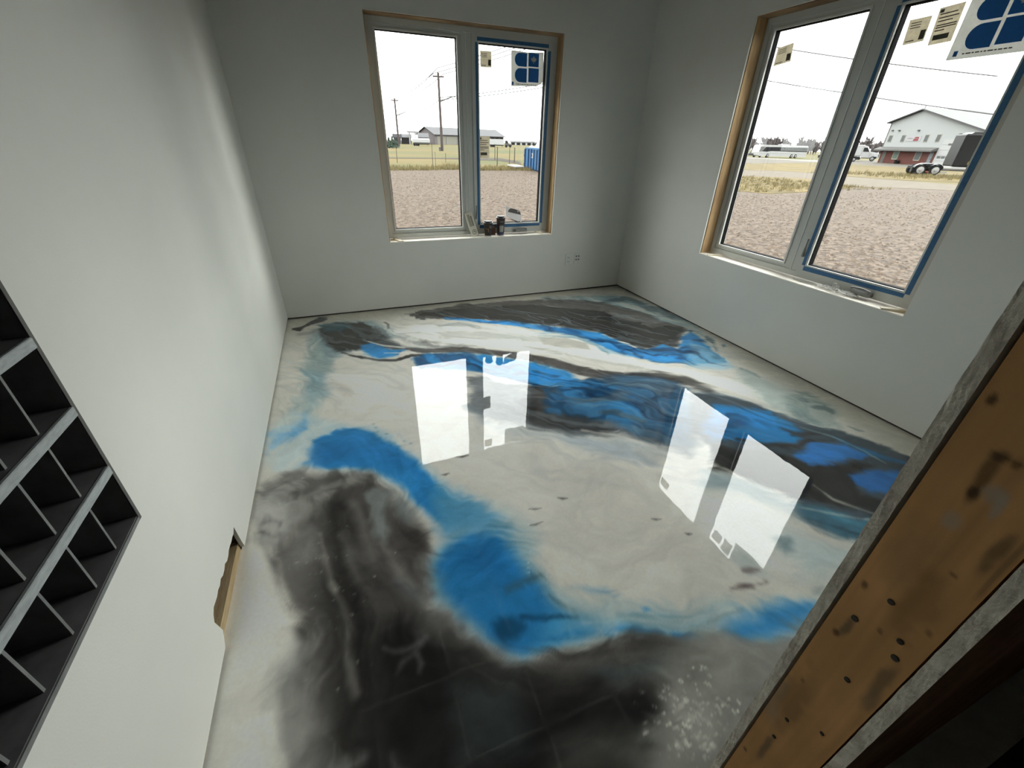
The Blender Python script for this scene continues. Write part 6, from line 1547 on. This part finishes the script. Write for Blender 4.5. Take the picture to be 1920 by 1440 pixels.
# ---- long barn behind the poles
M_roof = omat('barn_roof', albedo((198, 197, 202), 11.5), 0.6, var=0.04, vscale=0.5)
M_barn = omat('barn_wall_grey', ov((158, 150, 152)), 0.8, var=0.06, vscale=0.3)
M_barnp = omat('barn_panel_beige', ov((182, 180, 168)), 0.8, var=0.06, vscale=0.5)
ang = math.atan2(227.93 - 210.28, 86.24 - 47.06)
t = thing('barn', (47.06, 210.28, G), 'long grey barn with a pale roof behind the utility poles', 'barn', rz=ang)
BL_, BD, EH, RH = 43.0, 13.0, 4.0, 6.7
MB().prism([(0, 0), (BD, 0), (BD, EH), (BD / 2, RH - .15), (0, EH)], lambda p: (0, p[0], p[1]), lambda p: (BL_, p[0], p[1])).build('barn_wall', M_barn, t, local=True)
for (ya, za, yb, zb) in ((-.7, EH - .28, BD / 2, RH), (BD + .7, EH - .28, BD / 2, RH)):
    MB().hull([(-.8, ya, za), (BL_ + .8, ya, za), (BL_ + .8, yb, zb), (-.8, yb, zb), (-.8, ya, za + .2), (BL_ + .8, ya, za + .2), (BL_ + .8, yb, zb + .2), (-.8, yb, zb + .2)]).build('roof_slope', M_roof, t, local=True)
for (x0, x1, m) in ((1.2, 6.0, M_barnp), (6.3, 12.5, M_barnp), (26, 33.5, M_barnp)):
    MB().box((x0, -.12, 0), (x1, 0, 3.3)).build('door_panel', m, t, local=True)
for (x0, x1) in ((13, 24.8), (33.8, 42.6)):
    MB().box((x0, -.06, .1), (x1, 0, 3.5)).build('open_bay', M_outd, t, local=True)
    for x in np.arange(x0, x1 + .1, 2.95):
        MB().box((x - .1, -.16, 0), (x + .1, -.06, 3.6)).build('bay_post', M_barnp, t, local=True)

# ---- trailers, station and other low buildings on the horizon
def trailer(x0, y0, x1, y1, zb, zt, label, tank=False):
    a = math.atan2(y1 - y0, x1 - x0); L = math.hypot(x1 - x0, y1 - y0)
    t = thing('cargo_trailer', (x0, y0, G), label, 'trailer', rz=a)
    if tank:
        MB().bevbox((0, 0, zb - G), (L, 2.4, zt - G), .35).build('trailer_box', M_outw, t, local=True)
    else:
        MB().bevbox((0, 0, zb - G), (L, 2.5, zt - G), .05).build('trailer_box', M_outw, t, local=True)
    MB().box((.1, .3, zb - G - .22), (L - .1, 2.2, zb - G)).build('chassis', M_outd, t, local=True)
    for fx in (.10, .22, .33):
        for yy in (.15, 2.3):
            MB().wheel((L * fx, yy, .33), .33, .22, 14).build('trailer_wheel', M_tyre, t, local=True)
    MB().box((L * .85, .4, 0), (L * .85 + .12, .55, zb - G)).build('landing_leg', M_outd, t, local=True)
    return t
trailer(28.3, 158.9, 33.9, 157.85, -.15, 1.4, 'white rounded trailer parked left of the barn', True)
trailer(58.75, 168.7, 63.9, 166.9, -.10, 1.72, 'white box trailer parked in front of the barn')
t = thing('truck_cab', (64.2, 166.8, G), 'grey truck cab hitched beside the white box trailer', 'truck', rz=math.atan2(-.86, 2.25))
MB().hull([(0, 0, .4), (1.5, 0, .4), (1.5, 2.2, .4), (0, 2.2, .4), (0, 0, 2.3), (.9, 0, 2.3), (.9, 2.2, 2.3), (0, 2.2, 2.3), (1.5, 0, 1.3), (1.5, 2.2, 1.3)]).build('cab', M_outg, t, local=True)
MB().bevbox((1.4, .2, .4), (2.6, 2.0, 1.15), .1).build('hood', M_outg, t, local=True)
MB().hull([(.35, -.01, 1.35), (1.15, -.01, 1.35), (.9, -.01, 2.1), (.35, -.01, 2.1), (.35, .02, 1.35), (1.15, .02, 1.35), (.9, .02, 2.1), (.35, .02, 2.1)]).build('side_window', M_outd, t, local=True)
for x in (.5, 2.0):
    MB().wheel((x, .1, .42), .42, .3, 14).build('wheel', M_tyre, t, local=True)

t = thing('station_canopy', (36, 201, G), 'flat fuel station canopy on pale columns at the left horizon', 'canopy')
MB().bevbox((33.6, 199.2, 3.25), (38.2, 203, 3.9), .1).build('canopy_roof', omat('canopy_grey', ov((196, 194, 196)), .6), t)
for x in (34.4, 36.9):
    MB().box((x - .18, 200.8, G), (x + .18, 201.2, 3.25)).build('column', M_outw, t)
def lowb(x0, y0, x1, y1, depth, eave, ridge, wallm, roofm, label, doors=0):
    a = math.atan2(y1 - y0, x1 - x0); L = math.hypot(x1 - x0, y1 - y0)
    t = thing('low_building', (x0, y0, G), label, 'building', rz=a)
    MB().prism([(0, 0), (depth, 0), (depth, eave), (depth / 2, ridge - .1), (0, eave)], lambda p: (0, p[0], p[1]), lambda p: (L, p[0], p[1])).build('building_wall', wallm, t, local=True)
    for ya in (-.3, depth + .3):
        MB().hull([(-.3, ya, eave - .1), (L + .3, ya, eave - .1), (L + .3, depth / 2, ridge), (-.3, depth / 2, ridge), (-.3, ya, eave + .06), (L + .3, ya, eave + .06), (L + .3, depth / 2, ridge + .16), (-.3, depth / 2, ridge + .16)]).build('roof_slope', roofm, t, local=True)
    for k in range(doors):
        x = L * (k + .5) / doors
        MB().box((x - L / doors * .33, -.06, .05), (x + L / doors * .33, 0, eave * .8)).build('bay_door', M_outd, t, local=True)
    return t
M_roofd = omat('far_roof_dark', albedo((104, 104, 112), 11.0), .7, var=.05)
M_fargrey = omat('far_wall_grey', ov((140, 138, 140)), .8, var=.08, vscale=.3)
lowb(27.9, 202.4, 31.0, 202.0, 6, 2.3, 3.5, M_fargrey, M_roofd, 'small dark-roofed building at the far left horizon', 1)
lowb(31.2, 203.0, 35.2, 202.4, 7, 2.4, 3.6, M_outd, M_roof, 'dark building with a pale roof left of the fuel canopy', 2)
lowb(38.6, 203.7, 42.6, 203.0, 7, 2.6, 4.1, M_outd, M_roof, 'pale-roofed shed between the fuel canopy and the barn', 1)
lowb(108.7, 276.1, 124, 269.8, 10, 1.6, 2.3, M_outw, M_roof, 'long low white building on the horizon above the blue bin', 5)
lowb(96, 300, 110, 294, 10, 1.7, 2.5, M_fargrey, M_roof, 'low grey building on the horizon right of the barn', 3)

# ---- trees
M_leaf_g = omat('spruce_green', ov((112, 128, 112)), .95, dark=ov((78, 96, 84)), vscale=1.5, spec=.1)
M_bark = omat('bare_twigs', ov((168, 158, 160)), .95, var=.1, vscale=.5, spec=.1)
def spruce(x, y, h, r, seed, label):
    t = thing('spruce_tree', (x, y, G), label, 'tree', 'spruces at the left of the back window')
    MB().tube([(x, y, G), (x, y, G + h)], [.09, .03], 6).build('trunk', M_pole, t)
    rr = random.Random(seed); vs = []; fs = []
    for i in range(420):
        f = rr.random() ** .8; z = G + .1 + f * (h - .1); rad = r * (1 - f) * rr.uniform(.35, 1.0) + .03
        a = rr.uniform(0, 6.28); cx, cy = x + rad * math.cos(a), y + rad * math.sin(a); s = .10 + .14 * rr.random()
        n = len(vs)
        vs += [(cx - s * math.sin(a), cy + s * math.cos(a), z), (cx + s * math.sin(a), cy - s * math.cos(a), z), (cx + s * .9 * math.cos(a), cy + s * .9 * math.sin(a), z - s * .7), (cx, cy, z + s * 1.1)]
        fs += [(n, n + 1, n + 2), (n, n + 1, n + 3)]
    MB().add(vs, fs).build('foliage', M_leaf_g, t)
spruce(15.2, 115.4, 2.2, .8, 1, 'leftmost grey-green spruce at the window edge')
spruce(16.0, 115.2, 2.4, .9, 2, 'tallest grey-green spruce, middle of the three')
spruce(16.8, 115.1, 2.0, .75, 3, 'smallest grey-green spruce, rightmost of the three')
def bare_tree_mesh(seed):
    rr = random.Random(seed); q = MB()
    h = rr.uniform(4.6, 6.0)
    q.tube([(0, 0, 0), (rr.uniform(-.1, .1), 0, h * .5), (rr.uniform(-.2, .2), 0, h * .95)], [.2, .15, .08], 5)
    br = MB()
    for i in range(60):
        z = h * rr.uniform(.12, .82); a = rr.uniform(0, 6.28); l = h * rr.uniform(.14, .34)
        p0 = Vector((0, 0, z)); p1 = p0 + Vector((math.cos(a) * l * .55, math.sin(a) * l * .55, l * .7)); p2 = p1 + Vector((math.cos(a) * l * .2, math.sin(a) * l * .2, l * .6))
        br.tube([p0, p1, p2], [.13, .10, .06], 4, cap=False)
        for k in range(3):
            b2 = a + rr.uniform(-1, 1); m = p0.lerp(p1, rr.uniform(.3, 1))
            br.tube([m, m + Vector((math.cos(b2) * l * .3, math.sin(b2) * l * .3, l * .5))], [.09, .06], 3, cap=False)
    return q, br
protos = []
for s in range(4):
    q, br = bare_tree_mesh(40 + s)
    t = thing('bare_tree', (0, 0, G), 'leafless tree in the distant row behind the bus and workshop', 'tree', 'leafless trees on the horizon')
    q.build('trunk', M_bark, t, local=True); br.build('branches', M_bark, t, local=True)
    protos.append(t)
rr = random.Random(9)
k = 0
for i in range(64):
    f = i / 63
    x = 193 + f * 36 + rr.uniform(-.4, .4); y = 178 - f * 47 + rr.uniform(-1.5, 1.5)
    if .36 < f < .42 or .10 < f < .14: continue
    sc_ = rr.uniform(.85, 1.25)
    src = protos[k % 4]
    if k < 4:
        o = src
    else:
        o = src.copy(); COL.objects.link(o)
        for ch in src.children:
            c = ch.copy(); COL.objects.link(c); c.parent = o
    o.location = (x, y, G); o.rotation_euler = (0, 0, rr.uniform(0, 6.28)); o.scale = (sc_ * 1.25, sc_ * 1.25, sc_)
    k += 1

# ---- coach
M_coachg = omat('coach_glass', ov((58, 58, 62)), .6, var=.1, vscale=.5)
M_chrome = omat('wheel_metal', ov((206, 206, 206)), .3, metal=.4)
def wheel(t, c, r, w, rim=M_chrome, n=22, side=-1):
    o = MB().wheel(c, r, w, n).build('wheel', M_tyre, t, local=True, smooth=True)
    y = c[1] + side * w * .52
    q = MB().lathe([(.001, 0), (r * .62, 0), (r * .66, .04), (r * .25, .06), (r * .2, .10), (.001, .11)], n=18)
    vs = [(c[0] + a, y + side * d, c[2] + b) for a, b, d in q.v]
    MB().add(vs, q.f).build('wheel_rim', rim, o, local=True)
    return o
t = thing('coach', (105.0, 86.3, G), 'white coach bus with a dark window band, parked on the road', 'bus', rz=-.10)
body = [(-1.75, .35), (13.2, .30), (13.3, 2.6), (12.9, 2.85), (-1.2, 2.85), (-1.75, 2.5), (-2.05, 1.2), (-2.0, .5)]
MB().prism(body, lambda p: (p[0], 0, p[1]), lambda p: (p[0], 2.5, p[1])).build('coach_body', M_outw, t, local=True)
MB().prism([(-.2, 2.38), (-1.1, 1.42), (.4, 1.35), (1.6, 1.52), (13.15, 1.45), (13.2, 2.45)], lambda p: (p[0], -.03, p[1]), lambda p: (p[0], .0, p[1])).build('window_band', M_coachg, t, local=True)
MB().prism([(-1.85, 2.42), (-2.02, 1.35), (-1.15, 1.42), (-.3, 2.42)], lambda p: (p[0], -.025, p[1]), lambda p: (p[0], .0, p[1])).build('front_side_glass', omat('coach_front_glass', ov((150, 152, 150)), .2), t, local=True)
MB().bevbox((5.2, .5, 2.85), (7.6, 2.0, 3.05), .06).build('roof_unit', M_outw, t, local=True)
MB().box((-1.7, -.02, .95), (13.1, 0, 1.0)).build('side_stripe', omat('coach_stripe', ov((208, 212, 216)), .4), t, local=True)
for x in (.9, 8.6, 9.9):
    wheel(t, (x, .12, .46), .46, .3)
t = thing('dark_pickup', (103.0, 88.2, G), 'small dark pickup parked ahead of the white coach', 'pickup', rz=-.1)
MB().prism([(0, .35), (3.0, .35), (3.0, .85), (2.2, .9), (1.7, 1.35), (.7, 1.35), (.4, .9), (0, .85)], lambda p: (p[0], 0, p[1]), lambda p: (p[0], 1.7, p[1])).build('pickup_body', omat('pickup_dark', ov((92, 94, 92)), .4), t, local=True)
MB().prism([(.75, .92), (1.95, .92), (1.6, 1.25), (.8, 1.25)], lambda p: (p[0], -.02, p[1]), lambda p: (p[0], 0, p[1])).build('side_window', M_coachg, t, local=True)
for x in (.6, 2.4):
    wheel(t, (x, .08, .34), .34, .22)

# ---- white-roofed hut past the coach
t = thing('field_hut', (138.9, 95.1, G), 'small hut with a white roof between the trees and window frame', 'hut', rz=-.95)
MB().box((-1.2, 0, 0), (1.4, 1.6, .72)).build('hut_wall', M_outd, t, local=True)
MB().prism([(-1.35, .68), (1.55, .68), (1.3, 1.15), (.2, 1.65), (-.9, 1.25)], lambda p: (p[0], -.15, p[1]), lambda p: (p[0], 1.75, p[1])).build('hut_roof', M_outw, t, local=True)

# ---- workshop: white upper wall, brick ground floor
M_shop = omat('workshop_white', ov((224, 227, 226)), .6, var=.02, vscale=.6)
M_brick = omat('workshop_brick', ov((152, 102, 94)), .85, dark=ov((126, 78, 72)), vscale=2.2, stretch=(1, 1, 4), bump=.3, bscale=6, detail=6)
M_shopg = omat('workshop_grey', ov((146, 144, 142)), .7, var=.05)
M_pane = omat('workshop_pane', ov((128, 132, 132)), .25, var=.1)
M_paneg = omat('workshop_pane_green', ov((140, 158, 146)), .25, var=.1)
M_trim = omat('workshop_trim', ov((232, 226, 206)), .6)
ws = thing('workshop', (110.45, 61.95, G), 'white gabled workshop with a red brick ground floor', 'building', rz=math.radians(-116.23))
SL, SR, PK, EL, ER = -.9, 22.4, 6.8, 7.35, 5.35
D_ = 14.0
def wp(poly, y0, y1, name, m, parent=ws):
    return MB().prism(poly, lambda p: (p[0], y0, p[1]), lambda p: (p[0], y1, p[1])).build(name, m, parent, local=True)
# the facade looks towards local -y after rotation; depth runs along +y
wp([(SL, 2.75), (14.2, 2.75), (14.2, 0), (SR, 0), (SR, ER), (PK, 9.05), (SL, EL)], 0, D_, 'upper_wall', M_shop)
wp([(SL + .3, 0), (14.2, 0), (14.2, 2.75), (SL + .3, 2.75)], .02, D_ - .2, 'brick_wall', M_brick)
def roof(a, b):
    q = []
    for (x, z) in (a, b):
        for y in (-.6, D_ + .6):
            q += [(x, y, z), (x, y, z + .22)]
    MB().hull(q).build('roof_slope', omat('workshop_roof', albedo((176, 176, 178), 10.0), .6), ws, local=True)
roof((SL - .8, EL - .22), (PK, 9.08)); roof((SR + .8, ER - .18), (PK, 9.08))
MB().tube([(PK, -.2, 9.2), (PK, -.2, 9.75)], .08, 8).build('ridge_vent', M_shopg, ws, local=True)
MB().hull([(-1.6, -1.1, 2.5), (14.2, -1.1, 2.5), (14.2, 0, 2.95), (-1.6, 0, 2.95), (-1.6, -1.1, 2.25), (14.2, -1.1, 2.25), (14.2, 0, 2.4), (-1.6, 0, 2.4)]).build('canopy', M_shopg, ws, local=True)
wp([(SL - .12, 2.75), (SL + .12, 2.75), (SL + .12, EL), (SL - .12, EL)], -.06, 0, 'corner_trim', M_shopg)
for x0, x1 in ((0.0, .95), (3.72, 4.6), (9.82, 10.65), (12.65, 13.5)):
    w_ = wp([(x0 - .08, 3.82), (x1 + .08, 3.82), (x1 + .08, 5.06), (x0 - .08, 5.06)], -.05, 0, 'window', M_trim)
    wp([(x0, 3.9), (x1, 3.9), (x1, 4.98), (x0, 4.98)], -.07, -.05, 'pane', M_pane, w_)
for i, (x0, x1) in enumerate(((3.4, 4.75), (9.4, 10.7))):
    w_ = wp([(x0 - .12, .72), (x1 + .12, .72), (x1 + .12, 2.3), (x0 - .12, 2.3)], -.06, .02, 'window', M_trim)
    wp([(x0, .86), (x1, .86), (x1, 2.2), (x0, 2.2)], -.08, -.06, 'pane', M_paneg if i == 0 else M_pane, w_)
d_ = wp([(.15, 0.02), (1.0, .02), (1.0, 2.2), (.15, 2.2)], -.05, .02, 'entrance_door', omat('door_frame_beige', ov((170, 164, 152)), .6))
wp([(.28, .12), (.87, .12), (.87, 2.08), (.28, 2.08)], -.07, -.05, 'pane', M_pane, d_)
d_ = wp([(12.75, .02), (13.6, .02), (13.6, 2.2), (12.75, 2.2)], -.05, .02, 'steel_door', omat('steel_door_grey', ov((168, 176, 182)), .5))
MB().tube([(13.45, -.1, 1.0), (13.45, -.1, 1.15)], .04, 6).build('door_handle', M_outd, d_, local=True)
od_ = wp([(14.55, .02), (18.5, .02), (18.5, 4.25), (14.55, 4.25)], -.04, 0, 'overhead_door', omat('overhead_door_white', ov((236, 236, 234)), .5))
for z in (.85, 1.7, 2.55, 3.4):
    wp([(14.6, z), (18.45, z), (18.45, z + .03), (14.6, z + .03)], -.05, -.04, 'door_seam', M_shopg, od_)
for k in range(4):
    x = 14.75 + k * .95
    wp([(x, 1.25), (x + .8, 1.25), (x + .8, 1.62), (x, 1.62)], -.06, -.04, 'door_light', M_pane, od_)
wp([(16.0, 3.3), (17.0, 3.3), (17.0, 3.6), (16.0, 3.6)], -.06, -.04, 'door_light', M_pane, od_)
wp([(5.2, 3.95), (8.9, 3.95), (8.9, 4.8), (5.2, 4.8)], -.05, 0, 'banner', omat('banner_white', ov((226, 224, 226)), .6))
wp([(7.1, 4.02), (8.4, 4.02), (8.4, 4.36), (7.2, 4.36)], -.07, -.05, 'banner_logo', omat('banner_red', ov((184, 96, 104)), .6))
wp([(7.25, 4.42), (8.4, 4.42), (8.3, 4.68), (7.45, 4.68)], -.07, -.05, 'banner_logo', MATS['banner_red'])
wp([(5.5, 4.40), (6.8, 4.40), (6.8, 4.46), (5.5, 4.46)], -.07, -.05, 'banner_line', M_shopg)
for x, z in ((.35, 5.9), (2.3, 5.85), (7.6, 5.75), (17.6, 5.0)):
    MB().bevbox((x - .22, -.3, z - .12), (x + .22, 0, z + .1), .05).build('wall_lamp', M_shopg, ws, local=True)
t = thing('planter', (107.6, 57.0, G), 'small dark planter at the foot of the brick wall', 'planter')
MB().lathe([(.35, 0), (.5, .45), (.45, .45), (.3, .4)], (107.6, 57.0, G), 14).build('planter_pot', M_outd, t)
q = MB(); rr = random.Random(2)
for k in range(60):
    a = rr.uniform(0, 6.28); l = rr.uniform(.2, .6)
    q.tube([(107.6, 57, G + .4), (107.6 + math.cos(a) * l, 57 + math.sin(a) * l, G + .45 + rr.uniform(0, .35))], [.03, .01], 3, cap=False)
q.build('planter_twigs', M_outd, t)

# ---- white highway tractor and black pickup left of the workshop
t = thing('white_truck', (118.6, 71.8, G), 'white highway truck parked behind the black pickup', 'truck', rz=math.radians(-62))
MB().bevbox((-4.5, 0, 1.0), (.3, 2.5, 3.3), .12).build('sleeper', M_outw, t, local=True)
MB().hull([(.2, .1, .7), (1.9, .1, .7), (1.9, 2.4, .7), (.2, 2.4, .7), (.2, .1, 3.2), (1.0, .1, 3.0), (1.0, 2.4, 3.0), (.2, 2.4, 3.2), (1.7, .1, 2.0), (1.7, 2.4, 2.0)]).build('cab', M_outw, t, local=True)
MB().hull([(1.6, .25, .7), (3.7, .35, .7), (3.7, 2.15, .7), (1.6, 2.25, .7), (1.6, .25, 1.95), (3.5, .45, 1.65), (3.5, 2.05, 1.65), (1.6, 2.25, 1.95)]).build('hood', M_outw, t, local=True)
MB().prism([(.45, 1.95), (1.65, 1.95), (1.1, 2.75), (.45, 2.75)], lambda p: (p[0], .06, p[1]), lambda p: (p[0], .12, p[1])).build('side_window', M_coachg, t, local=True)
MB().box((3.6, .5, .75), (3.76, 2.0, 1.55)).build('grille', M_shopg, t, local=True)
MB().box((-4.4, .3, .55), (3.4, 2.2, .95)).build('chassis', M_outd, t, local=True)
for x in (-3.8, -2.5, 2.7):
    wheel(t, (x, .15, .5), .5, .35)
t = thing('black_pickup', (106.9, 67.4, G), 'black pickup parked at the left of the workshop', 'pickup', rz=math.radians(-60))
MB().prism([(-2.2, .4), (2.9, .4), (3.0, .75), (2.8, 1.0), (1.3, 1.08), (.6, 1.58), (-.9, 1.58), (-1.0, 1.08), (-2.2, 1.05)], lambda p: (p[0], 0, p[1]), lambda p: (p[0], 1.9, p[1])).build('pickup_body', omat('pickup_black', ov((56, 58, 60)), .25), t, local=True)
MB().prism([(-.8, 1.1), (1.05, 1.1), (.5, 1.48), (-.75, 1.48)], lambda p: (p[0], -.02, p[1]), lambda p: (p[0], 0, p[1])).build('side_window', omat('pickup_glass', ov((120, 126, 128)), .2), t, local=True)
for x in (-1.4, 1.9):
    wheel(t, (x, .1, .40), .40, .26)

# ---- black highway tractor at the right of the view
M_trk = omat('tractor_black', ov((36, 36, 36)), .35, var=.25, vscale=2.2)
M_trkf = omat('tractor_fender', ov((34, 34, 36)), .3)
M_alu = omat('tractor_aluminium', ov((204, 202, 198)), .3, metal=.3)
t = thing('black_truck', (60.88, 28.09, G), 'black highway tractor unit with chrome wheels at the right window edge', 'truck', rz=math.radians(-43.7))
for x in (.18, 1.5):
    wheel(t, (x, .25, .50), .50, .55, M_alu, 26)
    wheel(t, (x, 2.25, .50), .50, .55, M_alu, 26, 1)
def fender(xc):
    N = 10; pts = []
    for k in range(N + 1):
        a = math.radians(158 - 136 * k / N); pts.append((xc + .66 * math.cos(a), .50 + .62 * math.sin(a)))
    for k in range(N, -1, -1):
        a = math.radians(158 - 136 * k / N); pts.append((xc + .60 * math.cos(a), .50 + .56 * math.sin(a)))
    MB().prism(pts, lambda p: (p[0], -.08, p[1]), lambda p: (p[0], .58, p[1])).build('fender', M_trkf, t, local=True)
fender(.18); fender(1.5)
MB().box((-.58, -.02, .28), (-.50, .52, .78)).build('mud_flap', M_trkf, t, local=True)
MB().box((-.5, .7, .62), (6.6, 1.7, .86)).build('chassis', M_outd, t, local=True)
MB().hull([(.4, .4, .98), (1.6, .4, .98), (1.6, 2.1, .98), (.4, 2.1, .98), (.6, .5, 1.14), (1.5, .5, 1.14), (1.5, 2.0, 1.14), (.6, 2.0, 1.14)]).build('fifth_wheel', M_trkf, t, local=True)
MB().bevbox((2.75, 0, .92), (5.0, 2.5, 3.95), .12).build('sleeper', M_trk, t, local=True)
MB().hull([(3.1, .15, 3.9), (5.6, .15, 3.8), (5.6, 2.35, 3.8), (3.1, 2.35, 3.9), (3.4, .3, 4.12), (5.0, .3, 4.1), (5.0, 2.2, 4.1), (3.4, 2.2, 4.12)]).build('roof_fairing', M_trk, t, local=True)
MB().hull([(5.0, .1, .9), (6.6, .1, .9), (6.6, 2.4, .9), (5.0, 2.4, .9), (5.0, .1, 3.6), (5.8, .1, 3.4), (5.8, 2.4, 3.4), (5.0, 2.4, 3.6), (6.5, .1, 2.0), (6.5, 2.4, 2.0)]).build('cab', M_trk, t, local=True)
MB().hull([(6.4, .35, .9), (8.6, .45, .9), (8.6, 2.05, .9), (6.4, 2.15, .9), (6.4, .35, 1.95), (8.4, .5, 1.7), (8.4, 2.0, 1.7), (6.4, 2.15, 1.95)]).build('hood', M_trk, t, local=True)
wheel(t, (7.4, .25, .50), .50, .35, M_alu, 26)
MB().tube([(2.1, .28, .74), (5.0, .28, .74)], .24, 16).build('fuel_tank', M_alu, t, local=True, smooth=True)
MB().box((2.0, .02, .28), (2.6, .4, .42)).build('step', M_alu, t, local=True)
MB().box((3.9, -.02, 1.15), (4.5, 0, 1.45)).build('door_decal', omat('decal_yellow', ov((150, 132, 66)), .5), t, local=True)
MB().box((.7, -.05, .32), (.95, .0, .42)).build('tail_lamp', omat('tail_lamp_red', ov((196, 110, 96)), .4), t, local=True)

for o in list(bpy.data.objects):
    if '_base' in o.keys():
        del o['_base']
